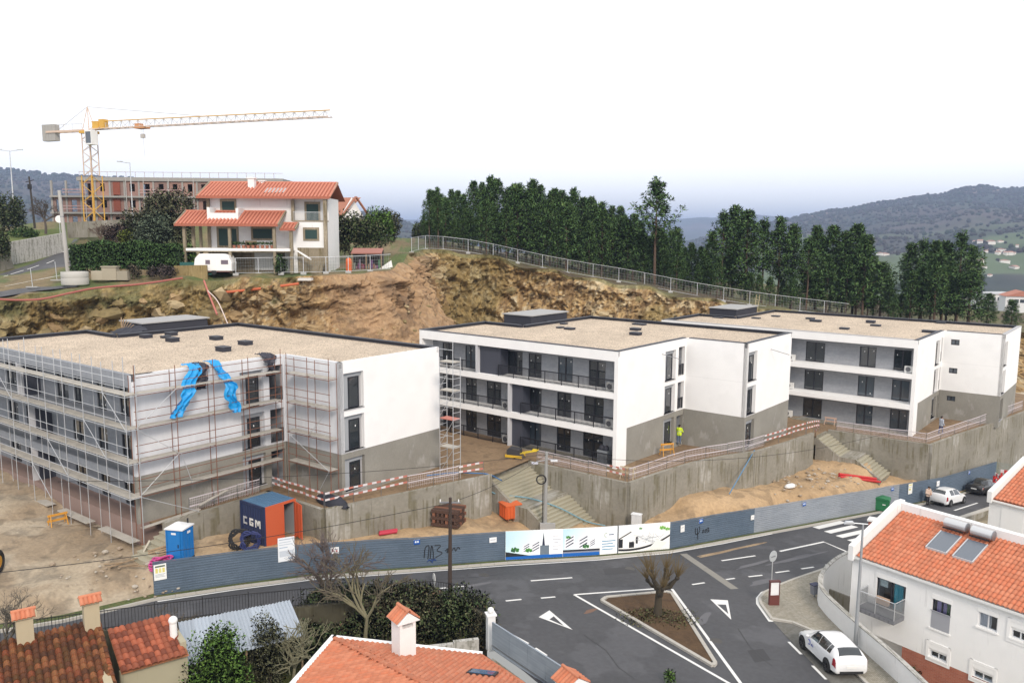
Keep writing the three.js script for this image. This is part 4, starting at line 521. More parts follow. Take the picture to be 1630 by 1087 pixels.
const netM = mat([0.58, 0.53, 0.56], 0.9);
const ins = (b, x, z) => w2(b, x, 0, z);
netFence('white plastic net barrier on the mossy wall under the scaffold', [ins(1, 0.7, -3), ins(1, 0.6, -8.4)], 3, () => false);
netFence('red and white hazard boards at the inner corner above the container', [ins(1, 0.9, -9.2), ins(1, 6.5, -9.1)], 3, () => true);
netFence('hazard boards and net along the wall below the finished gable', [ins(1, 6.6, -9.1), ins(1, 8.2, -15.5), ins(1, 10.1, -21.2)], 6, (i) => i < 3 || i === 5);
netFence('net barrier on the wall beside the wide stair', [ins(2, -5.9, 2.5), ins(2, 2.3, 2.4)], 5, (i) => i === 4);
netFence('long net barrier along the curving wall below the middle block', [ins(2, 2.5, 2.2), ins(2, 3.5, -5.6), ins(2, 5.9, -12), ins(2, 7.35, -21.3)], 10, (i) => i > 6);
netFence('hazard boards around the head of the narrow stair', [ins(2, 7.4, -21.4), ins(2, 7.9, -23.4), ins(3, -7.0, 6.6)], 3, () => true);
netFence('net barrier on the wall beside the narrow stair', [ins(3, -6.3, 2.65), ins(3, 1.8, 2.4)], 5, () => false);
netFence('net barrier along the wall below the block beside the pines', [ins(3, 1.8, 2.4), ins(3, 4.2, -9), ins(3, 6.4, -21)], 8, () => false);

// ---------- hoarding along the road ----------
{
  const o = thing('hoarding', 'blue grey corrugated steel hoarding along the road around the site', 'hoarding', [0, 0, 0]);
  const pts = HO.slice(3, 15), H = 2.0;
  const corr = (a, b, m) => {            // horizontally ribbed sheet panel
    const d = b.clone().sub(a), L = Math.hypot(d.x, d.z), prof = []; const n = 13; for (let i = 0; i < n; i++) { const y0 = 0.03 + i * 0.15; prof.push([y0, 0], [y0 + 0.09, 0], [y0 + 0.105, 0.028], [y0 + 0.135, 0.028]); }
    const nx = -d.z / L, nz = d.x / L, gs = []; for (let i = 0; i < prof.length - 1; i++) { const [y0, f0] = prof[i], [y1, f1] = prof[i + 1]; const q = (p, y, f) => V(p.x + nx * f, p.y + y, p.z + nz * f); gs.push(quad(q(a, y0, f0), q(b, y0, f0), q(b, y1, f1), q(a, y1, f1))); }
    gs.push(beam(lift(a, H), lift(b, H), 0.06, 0.05)); return P(o, 'sheet_panel', gs, m);
  };
  let acc = 0; for (let i = 0; i < pts.length - 1; i++) { const L = pts[i].distanceTo(pts[i + 1]), n = Math.max(1, Math.round(L / 2.4)); for (let k = 0; k < n; k++) { const a = pts[i].clone().lerp(pts[i + 1], k / n), b = pts[i].clone().lerp(pts[i + 1], (k + 1) / n), px = 815 + FPX * (a.x + b.x) / -(a.z + b.z) ; const pale = px > 1232 && px < 1452; const j = rr(-0.02, 0.02); corr(lift(a, 0.05 + j), lift(b, 0.05 + j), pale ? M.sheetpale : M.sheet); P(o, 'post', bx(a.x - 0.03, a.x + 0.03, a.y - 0.1, a.y + 2.02, a.z - 0.09, a.z - 0.03), M.steel); } }
}
function hoardAt(px, f = 0.06) { for (let i = 3; i < 14; i++) { const a = HO[i], b = HO[i + 1], pa = 815 + FPX * a.x / -a.z, pb = 815 + FPX * b.x / -b.z; } // nearest point of the hoarding line under a pixel column
  let best, be = 1e9; for (let i = 3; i < 14; i++) for (let k = 0; k <= 60; k++) { const p = HO[i].clone().lerp(HO[i + 1], k / 60), c = p.clone().project(camera), x = (c.x + 1) / 2 * 1630; if (Math.abs(x - px) < be) { be = Math.abs(x - px); const d = HO[i + 1].clone().sub(HO[i]).setY(0).normalize(); best = { p: p.add(V(-d.z * f, 0, d.x * f)), ry: -Math.atan2(d.z, d.x), d }; } } return best; }
function canvasTex(w, h, draw) { const c = document.createElement('canvas'); c.width = w; c.height = h; const x = c.getContext('2d'); draw(x, w, h); const t = new THREE.CanvasTexture(c); t.colorSpace = THREE.SRGBColorSpace; return t; }
function plate(w, h, m) { const g = new THREE.PlaneGeometry(w, h); g.translate(0, h / 2, 0); g.userData.keepUV = true; return g; }
function poster(name, label, cat, px, y, w, h, draw, res = 128, f = 0.075) { const q = hoardAt(px, f), o = thing(name, label, cat, lift(q.p, y), q.ry); P(o, 'board', bx(-w / 2, w / 2, 0, h, -0.03, -0.004), M.slab); const g = plate(w, h); const t = canvasTex(Math.round(res * w), Math.round(res * h), draw); P(o, 'print', g, mat([1, 1, 1], 0.6, { map: t })); return o; }
{ // long printed billboard: pieces between pixel columns
  const bill = (x0, x1, label, draw) => { const a = hoardAt(x0).p, b = hoardAt(x1).p, L = Math.hypot(b.x - a.x, b.z - a.z), y0 = 0.12, h = 1.98, d = b.clone().sub(a).setY(0).normalize(); const o = thing('site_billboard', label, 'billboard', [(a.x + b.x) / 2, (a.y + b.y) / 2 + y0, (a.z + b.z) / 2], -Math.atan2(d.z, d.x)); const sh = (b.y - a.y) / L; const skew = (g) => { const p = g.attributes.position; for (let i = 0; i < p.count; i++) p.setY(i, p.getY(i) + p.getX(i) * sh); return g; };
    P(o, 'board', skew(bx(-L / 2, L / 2, 0, h, -0.03, 0.012)), M.slab); const g = skew(plate(L - 0.02, h - 0.02)); g.translate(0, 0.01, 0.02); P(o, 'print', g, mat([1, 1, 1], 0.55, { map: canvasTex(768, Math.round(768 * h / L), draw) })); };
  const skyG = (x, w, h) => { const g = x.createLinearGradient(0, 0, w, h); g.addColorStop(0, '#bfe3f2'); g.addColorStop(0.6, '#f3fafc'); g.addColorStop(1, '#ffffff'); x.fillStyle = g; x.fillRect(0, 0, w, h); };
  const tree = (x, cx, cy, r, c) => { for (let i = 0; i < 26; i++) { x.fillStyle = c[i % c.length]; x.beginPath(); x.arc(cx + (hash2(i, 1, 7) - 0.5) * r * 2, cy + (hash2(i, 2, 7) - 0.5) * r, r * 0.3, 0, 7); x.fill(); } };
  const blockImg = (x, cx, cy, s) => { x.fillStyle = '#eef1f5'; x.beginPath(); x.moveTo(cx, cy); x.lineTo(cx + s, cy - s * 0.5); x.lineTo(cx + s, cy - s * 1.5); x.lineTo(cx, cy - s * 1.1); x.fill(); x.fillStyle = '#2c3550'; for (let i = 0; i < 3; i++) { x.beginPath(); x.moveTo(cx + s * 0.1, cy - s * (0.2 + i * 0.32)); x.lineTo(cx + s * 0.9, cy - s * (0.62 + i * 0.32)); x.lineTo(cx + s * 0.9, cy - s * (0.75 + i * 0.32)); x.lineTo(cx + s * 0.1, cy - s * (0.31 + i * 0.32)); x.fill(); } };
  bill(803, 895, 'printed billboard with white blocks under a blue sky and a dark spire', (x, w, h) => { skyG(x, w, h); x.fillStyle = '#1263b8'; x.fillRect(0, h * 0.88, w, h * 0.12); x.fillStyle = '#23292f'; x.beginPath(); x.moveTo(0, h * 0.72); x.lineTo(w * 0.45, h * 0.9); x.lineTo(0, h * 0.9); x.fill(); blockImg(x, w * 0.3, h * 0.8, h * 0.25); blockImg(x, w * 0.45, h * 0.82, h * 0.3); x.fillStyle = '#2a2f45'; x.beginPath(); x.moveTo(w * 0.66, h * 0.08); x.lineTo(w * 0.7, h * 0.85); x.lineTo(w * 0.62, h * 0.85); x.fill(); x.fillStyle = '#6c7a86'; x.fillRect(w * 0.6, h * 0.55, w * 0.16, h * 0.33); tree(x, w * 0.16, h * 0.66, h * 0.12, ['#2f6b35', '#49823f', '#1f4d2b']); tree(x, w * 0.4, h * 0.7, h * 0.1, ['#2f6b35', '#5d9a49']); x.fillStyle = '#ffffff'; x.fillRect(w * 0.78, 0, w * 0.22, h * 0.88); x.fillStyle = '#9aa4b4'; for (let i = 0; i < 5; i++) x.fillRect(w * 0.82, h * (0.22 + i * 0.12), w * (0.1 + 0.05 * (i % 2)), h * 0.02); });
  bill(896, 953, 'printed billboard showing dark fronted blocks with a blue base strip', (x, w, h) => { skyG(x, w, h); x.fillStyle = '#1263b8'; x.fillRect(0, h * 0.88, w, h * 0.12); blockImg(x, w * 0.05, h * 0.75, h * 0.35); blockImg(x, w * 0.42, h * 0.78, h * 0.36); blockImg(x, w * 0.72, h * 0.72, h * 0.22); x.fillStyle = '#2a2d3a'; x.fillRect(0, h * 0.76, w, h * 0.07); x.fillStyle = '#8b8fa0'; x.fillRect(0, h * 0.83, w, h * 0.05); tree(x, w * 0.62, h * 0.66, h * 0.1, ['#3d7a3e', '#2c5f33']); tree(x, w * 0.14, h * 0.3, h * 0.07, ['#4b8a43']); });
  bill(954, 982, 'white printed billboard piece with a small emblem and pale text', (x, w, h) => { x.fillStyle = '#fbfcfd'; x.fillRect(0, 0, w, h); x.strokeStyle = '#3a7a4a'; x.lineWidth = w * 0.025; x.beginPath(); x.arc(w * 0.35, h * 0.3, w * 0.1, 1.2, 5.4); x.stroke(); x.fillStyle = '#6d7f95'; x.fillRect(w * 0.5, h * 0.27, w * 0.3, h * 0.04); x.fillStyle = '#5b94b8'; for (let i = 0; i < 4; i++) x.fillRect(w * 0.1, h * (0.5 + i * 0.1), w * (0.8 - 0.15 * (i % 2)), h * 0.035); });
  bill(983, 1064, 'printed billboard with a black and white street drawing and green leaves', (x, w, h) => { x.fillStyle = '#f4f5f3'; x.fillRect(0, 0, w, h); x.fillStyle = '#23242a'; x.beginPath(); x.moveTo(0, h * 0.85); x.quadraticCurveTo(w * 0.55, h * 0.98, w, h * 0.45); x.lineTo(w, h * 0.52); x.quadraticCurveTo(w * 0.55, h * 1.06, 0, h * 0.93); x.fill(); x.fillRect(0, h * 0.5, w * 0.08, h * 0.32); x.fillRect(w * 0.2, h * 0.62, w * 0.1, h * 0.22); x.fillRect(w * 0.33, h * 0.45, w * 0.04, h * 0.25); x.lineWidth = h * 0.04; x.strokeStyle = '#2a2b30'; x.beginPath(); x.moveTo(0, h * 0.5); x.lineTo(w * 0.24, h * 0.25); x.stroke(); x.strokeStyle = '#aab0b6'; x.lineWidth = h * 0.012; for (let i = 0; i < 24; i++) { x.beginPath(); x.moveTo(w * (0.2 + hash2(i, 3, 1) * 0.6), h * (0.3 + hash2(i, 4, 1) * 0.4)); x.lineTo(w * (0.3 + hash2(i, 5, 1) * 0.6), h * (0.4 + hash2(i, 6, 1) * 0.4)); x.stroke(); } tree(x, w * 0.85, h * 0.18, h * 0.1, ['#5aa03f', '#8cc063']); tree(x, w * 0.95, h * 0.24, h * 0.08, ['#5aa03f', '#8cc063']); tree(x, w * 0.42, h * 0.15, h * 0.05, ['#4b8a43']); x.fillStyle = '#e9ece6'; x.beginPath(); x.moveTo(w * 0.55, h); x.lineTo(w * 0.75, h * 0.6); x.lineTo(w * 0.95, h * 0.75); x.lineTo(w * 0.8, h); x.fill(); });
}
const linesOn = (bg, bars) => (x, w, h) => { x.fillStyle = bg; x.fillRect(0, 0, w, h); for (const [c, a, b, ww, hh] of bars) { x.fillStyle = c; x.fillRect(a * w, b * h, ww * w, hh * h); } };
poster('notice', 'white permit notice with yellow rows at the open end of the hoarding', 'notice', 257, 1.0, 0.66, 0.92, linesOn('#eef0ee', [['#5d6b55', 0.1, 0.08, 0.8, 0.1], ['#d9cf7a', 0.12, 0.24, 0.2, 0.3], ['#e0d98a', 0.4, 0.24, 0.2, 0.3], ['#d9cf7a', 0.68, 0.24, 0.2, 0.3], ['#9aa3a8', 0.1, 0.62, 0.8, 0.03], ['#9aa3a8', 0.1, 0.7, 0.7, 0.03], ['#9aa3a8', 0.1, 0.78, 0.8, 0.03]]));
poster('notice', 'tall white site board rising above the hoarding by the container', 'notice', 457, 1.15, 1.0, 1.5, linesOn('#e4e9ee', [['#aab7c6', 0.08, 0.06, 0.84, 0.04], ['#b9c4d0', 0.08, 0.18, 0.7, 0.03], ['#b9c4d0', 0.08, 0.28, 0.8, 0.03], ['#9ab0c8', 0.08, 0.4, 0.5, 0.03], ['#c4ccd6', 0.08, 0.55, 0.84, 0.25], ['#8aa4c0', 0.6, 0.86, 0.3, 0.05]]));
poster('notice', 'small white notice with dark marks on the blue grey hoarding', 'notice', 534, 1.35, 0.5, 0.4, linesOn('#e8e8ea', [['#7c4a5c', 0.1, 0.2, 0.25, 0.5], ['#5a6070', 0.45, 0.25, 0.4, 0.12], ['#9c4a4a', 0.62, 0.45, 0.2, 0.3]]));
poster('notice', 'plain white notice beside the printed billboards', 'notice', 784, 1.4, 0.5, 0.34, linesOn('#e9eaec', [['#a8adb4', 0.15, 0.4, 0.7, 0.12]]));
poster('notice', 'square white notice on the dark hoarding past the billboards', 'notice', 1084, 1.2, 0.38, 0.5, linesOn('#e6e7e6', [['#b7babd', 0.2, 0.3, 0.6, 0.1]]));
poster('notice', 'white notice mid way along the dark hoarding', 'notice', 1196, 1.2, 0.36, 0.36, linesOn('#e6e7e6', [['#b7babd', 0.2, 0.4, 0.6, 0.1]]));
poster('notice', 'tall white notice with a yellow heading near the green bin', 'notice', 1446, 1.05, 0.6, 0.95, linesOn('#e9e9e3', [['#d8cf7c', 0.1, 0.06, 0.8, 0.12], ['#a2a7a4', 0.12, 0.3, 0.7, 0.04], ['#c9c27a', 0.12, 0.45, 0.5, 0.2]]));
poster('notice', 'white notice at the joint of pale and blue hoarding sheets', 'notice', 1490, 1.3, 0.45, 0.5, linesOn('#e8eaec', [['#b4b8bd', 0.2, 0.4, 0.6, 0.1]]));
[[663, 'small blue sign next to the graffiti'], [1114, 'small blue sign past the printed billboards'], [1276, 'small blue sign where the pale sheets begin'], [1417, 'small blue sign above the green bin'], [1540, 'small blue sign behind the dark car']].forEach(([px, l]) => poster('hoarding_sign', l, 'sign', px, 1.62, 0.42, 0.32, linesOn('#0e4fa0', [['#dfe8f2', 0.2, 0.25, 0.25, 0.4], ['#dfe8f2', 0.55, 0.25, 0.25, 0.4]])));
{ // graffiti strokes as thin painted strips on the sheets
  const strokes = (label, px, y, sc, list, m) => { const q = hoardAt(px, 0.045), o = thing('graffiti', label, 'graffiti', lift(q.p, y), q.ry); list.forEach((s) => P(o, 'stroke', tube(s.map(([a, b]) => V(a * sc, b * sc, 0)), 0.028, 20, 4), m)); o.scale.z = 0.3; };
  strokes('black looping spray letters on the hoarding next to the blue sign', 688, 0.9, 1, [[[-0.5, -0.2], [-0.4, 0.5], [-0.2, 0.6], [-0.25, -0.3]], [[-0.1, -0.3], [0.0, 0.6], [0.1, 0.1], [0.1, -0.4]], [[0.2, 0.55], [0.6, 0.5], [0.35, 0.2], [0.7, 0.0], [0.2, -0.3]], [[0.9, 0.1], [1.1, 0.25], [1.0, -0.05], [1.25, 0.2]], [[1.35, 0.05], [1.5, 0.25], [1.6, 0.0], [1.75, 0.25], [1.9, 0.1]]], M.black);
  strokes('small blue spray tag low on the hoarding', 688, 0.4, 0.5, [[[-0.6, 0], [-0.3, 0.3], [0, -0.1], [0.3, 0.3], [0.6, 0]], [[-0.5, 0.2], [0.5, 0.1]], [[0, 0.4], [0.1, -0.2]]], mat([0.02, 0.06, 0.2], 0.7));
  strokes('black spray tag like a Y with small loops on the dark hoarding', 1112, 0.9, 0.8, [[[-0.5, 0.55], [-0.45, 0.0], [-0.2, -0.1], [0.05, 0.2], [0.0, 0.6]], [[-0.25, 0.5], [-0.2, -0.1], [-0.15, -0.6]], [[0.4, 0.1], [0.55, 0.2], [0.5, -0.1], [0.4, 0.05]], [[0.75, 0.1], [0.9, 0.2], [0.85, -0.1], [0.7, -0.05], [0.75, 0.1]], [[1.0, 0.25], [1.25, 0.2], [1.05, 0.05], [1.3, -0.05], [1.0, -0.15]]], M.black);
}
// ---------- things on the site and along the road ----------
function onSurf(px, py, fn, t0 = 20, t1 = 200) { const d = ray(px, py); let t = t0; for (; t < t1; t += 0.05) { if (CAM.y + d.y * t <= fn(CAM.x + d.x * t, CAM.z + d.z * t)) break; } return d.multiplyScalar(t).add(CAM); }
const onSite = (px, py) => onSurf(px, py, siteY, 40, 130);
const onSiteXZ = (x, z, dy = 0) => V(x, siteY(x, z) + dy, z);
function textPlate(txt, w, h, col, bg, font = 'bold 150px sans-serif', fx = 1) { const t = canvasTex(512, Math.round(512 * h / w), (x, W, Hh) => { x.fillStyle = bg; x.fillRect(0, 0, W, Hh); x.fillStyle = col; x.font = font; x.textAlign = 'center'; x.textBaseline = 'middle'; x.save(); x.translate(W / 2, Hh / 2); x.scale(fx, 1); x.fillText(txt, 0, 0); x.restore(); }); return mat([1, 1, 1], 0.6, { map: t }); }
{ // shipping container with ribbed sides and an open orange door
  const y0 = 2.1, o = thing('shipping_container', 'dark blue container with white letters and an orange door end', 'container', V(w2(1, 2.9, 0, -7.7).x, y0, w2(1, 2.9, 0, -7.7).z), -0.65);
  const L = 2.45, D = 2.45, Hh = 2.6, navy = mat([0.018, 0.03, 0.085], 0.5), orng = mat([0.52, 0.10, 0.035], 0.6), roofM = tmat(T.sheetpale, 0.6, { color: 0x86b4d6 });
  const rib = (n, w) => { const p = []; for (let i = 0; i < n; i++) { const s = i / n * w, q = w / n; p.push([s, 0], [s + q * 0.3, 0], [s + q * 0.42, 0.04], [s + q * 0.88, 0.04]); } p.push([w, 0], [w, 0.08], [0, 0.08]); return p; };
  const side = prism(rib(9, L), 0.12, Hh - 0.12); side.rotateX(-Math.PI / 2); side.translate(0, 0, D); P(o, 'side_panel', side, navy);
  P(o, 'roof_panel', bx(0, L, Hh - 0.12, Hh - 0.02, 0, D), roofM); for (let i = 0; i < 8; i++) P(o, 'roof_rib', bx(0.12 + i * 0.29, 0.24 + i * 0.29, Hh - 0.02, Hh + 0.01, 0.1, D - 0.1), roofM);
  P(o, 'frame', [bx(0, L, 0, 0.14, D - 0.1, D + 0.02), bx(0, L, Hh - 0.14, Hh, D - 0.1, D + 0.02), bx(-0.02, 0.1, 0, Hh, D - 0.1, D + 0.03), bx(L - 0.1, L + 0.03, 0, Hh, D - 0.1, D + 0.03)], navy);
  P(o, 'end_frame', [bx(L - 0.02, L + 0.05, 0, Hh, D - 0.22, D - 0.1), bx(L - 0.02, L + 0.05, 0, Hh, 0, 0.12), bx(L - 0.02, L + 0.05, Hh - 0.16, Hh, 0.12, D - 0.22), bx(L - 0.02, L + 0.05, 0, 0.16, 0.12, D - 0.22)], orng);
  P(o, 'door', bx(L, L + 0.04, 0.16, Hh - 0.16, D * 0.38, D - 0.22), orng); const d2 = P(o, 'door', [bx(0, 1.05, 0.16, Hh - 0.16, -0.03, 0.03), ...[0.25, 0.75].map((x) => bar(V(x, 0.16, 0.06), V(x, Hh - 0.16, 0.06), 0.02, 6))], orng, [L + 0.06, 0, 0.1], -0.25); P(d2, 'door_lining', bx(0.05, 1.0, 0.2, Hh - 0.2, -0.05, -0.031), M.galv);
  P(o, 'floor', bx(0.05, L, 0.05, 0.12, 0.05, D - 0.1), M.wood); P(o, 'inner_lining', bx(0.06, L - 0.04, 0.13, Hh - 0.14, 0.05, 0.09), M.galv); P(o, 'end_panel', bx(0, 0.05, 0.12, Hh - 0.13, 0.05, D - 0.1), navy); P(o, 'rear_panel', bx(0, L, 0, Hh - 0.13, 0, 0.04), navy);
  const lm = mat([0.72, 0.72, 0.7], 0.7), letter = (x, shp) => shp.map((r) => bx(x + r[0] * 0.4, x + r[1] * 0.4, 1.15 + r[2] * 0.5, 1.15 + r[3] * 0.5, D + 0.012, D + 0.02));
  P(o, 'letter_c', letter(0.3, [[0, 0.3, 0, 1], [0.3, 1, 0, 0.25], [0.3, 1, 0.75, 1]]), mat([0.45, 0.46, 0.48], 0.8)); P(o, 'letter_g', letter(0.95, [[0, 0.3, 0, 1], [0.3, 1, 0, 0.25], [0.3, 1, 0.75, 1], [0.72, 1, 0.25, 0.5], [0.5, 0.72, 0.38, 0.55]]), lm);
  P(o, 'letter_m', [...letter(1.55, [[0, 0.26, 0, 1], [1.1, 1.36, 0, 1]]), beam(V(1.7, 1.63, D + 0.016), V(1.83, 1.3, D + 0.016), 0.01, 0.12), beam(V(1.83, 1.3, D + 0.016), V(1.95, 1.63, D + 0.016), 0.01, 0.12)], lm);
}
{ // portable toilet
  const p = onSiteXZ(-19.75, -47.4, -0.02), o = thing('portable_toilet', 'bright blue portable toilet with white roof behind the hoarding', 'portable toilet', p, -0.2); const bl = mat([0.01, 0.17, 0.48], 0.45), wh = mat([0.75, 0.76, 0.77], 0.5);
  P(o, 'base', bx(-0.58, 0.58, 0, 0.14, -0.58, 0.58), M.black); P(o, 'cabin', [bx(-0.54, 0.54, 0.14, 2.05, -0.54, 0.54), ...[-0.5, -0.17, 0.17, 0.5].flatMap((x) => [bx(x - 0.03, x + 0.03, 0.2, 2.0, 0.54, 0.57), bx(-0.57, -0.54, 0.2, 2.0, x - 0.03, x + 0.03), bx(0.54, 0.57, 0.2, 2.0, x - 0.03, x + 0.03)])], bl);
  const rf = new THREE.ConeGeometry(0.86, 0.3, 4, 1); rf.rotateY(Math.PI / 4); rf.translate(0, 2.26, 0); P(o, 'roof', [rf, bx(-0.61, 0.61, 2.05, 2.12, -0.61, 0.61)], wh); P(o, 'door', bx(-0.4, 0.4, 0.2, 1.95, 0.572, 0.59), bl); P(o, 'vent_label', bx(-0.15, 0.15, 1.78, 1.9, 0.592, 0.6), wh); P(o, 'vent_label', bx(0.575, 0.585, 1.72, 1.86, -0.2, 0.1), wh); P(o, 'vent_pipe', bar(V(0.35, 2.1, -0.35), V(0.35, 2.5, -0.35), 0.05, 8), M.black); P(o, 'handle', bx(0.26, 0.3, 1.0, 1.2, 0.59, 0.63), M.black);
}
function pallet(label, p, ry, n = 1) { const o = thing('pallet', label, 'pallet', p, ry); for (let k = 0; k < n; k++) { const y = k * 0.145; for (let i = 0; i < 7; i++) P(o, 'slat', bx(-0.6, 0.6, y + 0.12, y + 0.142, -0.4 + i * 0.125, -0.31 + i * 0.125), M.wood); for (const z of [-0.37, 0, 0.37]) P(o, 'bearer', bx(-0.6, 0.6, y, y + 0.1, z - 0.05, z + 0.05), M.wood); } return o; }
{ const p = pallet('wooden pallet leaning upright on the stair by the toilet', onSiteXZ(-20.9, -47.2, 0.35), 0.3); p.rotation.x = 1.2; }
{ const mk = (name, label, pos, R, r, turns, m, lay, ry = 0) => { const pts = []; for (let i = 0; i <= turns * 14; i++) { const a = i / 14 * 6.283, q = R * (0.82 + 0.18 * Math.sin(i * 1.7)) - 0.03 * (i / 14); pts.push(lay ? V(Math.cos(a) * q, r + i * 0.006 + 0.05 * hash2(i, 3, 2), Math.sin(a) * q) : V(Math.cos(a) * q, R + Math.sin(a) * q, 0.05 * Math.sin(i * 0.9))); } return solo(name, label, 'hose', tube(pts, r, turns * 28, 6), m, pos.toArray(), ry); };
  mk('hose_coil', 'coil of magenta pipe lying behind the end of the hoarding', onSiteXZ(-20.3, -46.2, 0.25), 0.85, 0.05, 5, mat([0.50, 0.06, 0.24], 0.6), true); mk('hose_coil', 'standing coil of black pipe leaning at the blue container', onSiteXZ(-16.9, -49.5, 0.02), 0.75, 0.06, 4, M.black, false, 0.5); mk('hose_coil', 'coil of dark blue pipe leaning on the lettered container side', onSiteXZ(-16.2, -49.4, 0.04), 0.7, 0.06, 3, mat([0.02, 0.03, 0.12], 0.6), false, 0.3); }
{ // stack of rusty formwork beams
  const o = thing('formwork_stack', 'stack of rusty brown steel formwork below the concrete wall', 'formwork', onSiteXZ(-4.4, -56.4, -0.02), -0.3); for (let l = 0; l < 5; l++) for (let i = 0; i < 6; i++) P(o, 'beam', l % 2 ? bx(-0.9 + i * 0.32, -0.72 + i * 0.32, l * 0.24, l * 0.24 + 0.22, -0.85, 0.85) : bx(-1.0, 1.0, l * 0.24, l * 0.24 + 0.22, -0.85 + i * 0.3, -0.68 + i * 0.3), i % 3 ? mat([0.075, 0.04, 0.028], 0.9) : M.rust);
  const q = thing('water_tank', 'orange ribbed tank standing on the sand by the wide stair', 'tank', onSite(812, 824), 0.5); P(q, 'body', [bx(-0.62, 0.62, 0.14, 1.1, -0.55, 0.55), ...[-0.5, -0.25, 0, 0.25, 0.5].flatMap((x) => [bx(x - 0.04, x + 0.04, 0.16, 1.06, 0.55, 0.6), bx(x * 0.9 - 0.04, x * 0.9 + 0.04, 0.16, 1.06, -0.6, -0.55)]), ...[-0.4, -0.13, 0.13, 0.4].flatMap((z) => [bx(0.62, 0.67, 0.16, 1.06, z - 0.04, z + 0.04), bx(-0.67, -0.62, 0.16, 1.06, z - 0.04, z + 0.04)])], mat([0.62, 0.12, 0.03], 0.6)); P(q, 'lid', bx(-0.68, 0.68, 1.1, 1.2, -0.61, 0.61), mat([0.62, 0.13, 0.035], 0.6)); for (const x of [-0.45, 0, 0.45]) P(q, 'skid', bx(x - 0.05, x + 0.05, 0, 0.14, -0.6, 0.6), M.rust); }
{ // walk behind roller
  const o = thing('walk_roller', 'yellow and black walk-behind roller parked at the head of the wide stair', 'roller', onLevel(820, 733, 3.5), -0.35); const ye = mat([0.60, 0.38, 0.03], 0.5);
  for (const x of [-0.42, 0.42]) { const c = new THREE.CylinderGeometry(0.28, 0.28, 0.8, 20); c.rotateX(Math.PI / 2); c.translate(x, 0.28, 0); P(o, 'drum', c, mat([0.12, 0.10, 0.08], 0.6)); } P(o, 'frame', [bx(-0.72, 0.72, 0.36, 0.56, -0.46, -0.4), bx(-0.72, 0.72, 0.36, 0.56, 0.4, 0.46), bx(-0.72, -0.62, 0.36, 0.56, -0.4, 0.4)], ye); P(o, 'engine_cover', prism([[-0.6, 0.5], [0.5, 0.5], [0.45, 1.0], [-0.4, 1.1], [-0.6, 0.9]], -0.36, 0.36, 0.03), mat([0.04, 0.04, 0.045], 0.6)); P(o, 'handle', [bar(V(0.5, 0.7, -0.25), V(1.9, 1.05, -0.2), 0.04, 8), bar(V(0.5, 0.7, 0.25), V(1.9, 1.05, 0.2), 0.04, 8), bar(V(1.9, 1.05, -0.3), V(1.9, 1.05, 0.3), 0.035, 8), bx(1.5, 1.8, 0.95, 1.12, -0.15, 0.15)], mat([0.68, 0.5, 0.03], 0.5)); }
const poleTop = {};
{ // grey utility pole by the stair, with lamps and a coil of cable
  const p = onSiteXZ(2.45, -57.6, -0.2), o = thing('utility_pole', 'grey concrete utility pole with a cable coil in front of the wide stair', 'utility pole', p, 0); P(o, 'pole', bar(V(0, 0, 0), V(0.06, 6.3, 0), 0.17, 10, 0.11), mat([0.30, 0.30, 0.29], 0.9));
  const c = new THREE.TorusGeometry(0.33, 0.05, 6, 24); c.translate(-0.3, 4.3, 0.2); P(o, 'cable_coil', c, M.black); P(o, 'bracket', [bar(V(0.05, 5.7, 0), V(-0.85, 5.55, 0.2), 0.03, 6), bar(V(0.05, 5.75, 0), V(0.7, 5.7, 0.1), 0.03, 6)], M.steel); P(o, 'floodlight', bx(-1.0, -0.55, 5.48, 5.56, 0.05, 0.4), mat([0.5, 0.5, 0.56], 0.5)); P(o, 'floodlight', bx(0.35, 0.85, 5.64, 5.72, -0.05, 0.3), mat([0.65, 0.66, 0.68], 0.5)); P(o, 'conduit', bar(V(-0.2, 0.2, 0.1), V(-0.16, 4.2, 0.12), 0.035, 6), M.black); P(o, 'foot_box', bx(-0.35, 0.75, 0.2, 1.1, 0.18, 0.3), M.galv); poleTop.a = p.clone().add(V(0.06, 6.1, 0));
  const wp = onRoad(716, 974, 0.1), w = thing('utility_pole', 'slim dark wooden pole at the railing on the ivy bank', 'utility pole', wp, 0); P(w, 'pole', bar(V(0, 0, 0), V(0.05, 6.6, 0), 0.13, 9, 0.085), mat([0.05, 0.035, 0.028], 0.95)); P(w, 'crossarm', bx(-0.55, 0.6, 6.28, 6.36, -0.04, 0.04), M.steel); for (const x of [-0.5, 0, 0.5]) P(w, 'insulator', bar(V(x, 6.36, 0), V(x, 6.5, 0), 0.04, 6), M.paint); poleTop.b = wp.clone().add(V(0.05, 6.3, 0));
  const cable = (l, a, b, sag) => solo('overhead_cable', l, 'cable', tube([0, 0.25, 0.5, 0.75, 1].map((t) => a.clone().lerp(b, t).add(V(0, -sag * 4 * t * (1 - t), 0))), 0.016, 40, 4), M.black);
  cable('overhead cable sagging from the grey pole across the white gable', poleTop.a, V(-26, 7.6, -46), 0.5); cable('overhead cable from the grey pole towards the narrow stair', poleTop.a, V(33, 4.6, -71), 1.3); cable('overhead cable between the grey pole and the wooden pole', poleTop.a, poleTop.b, 0.3); cable('overhead cable from the wooden pole over the near houses', poleTop.b, V(-30, 8, -30), 0.6);
}
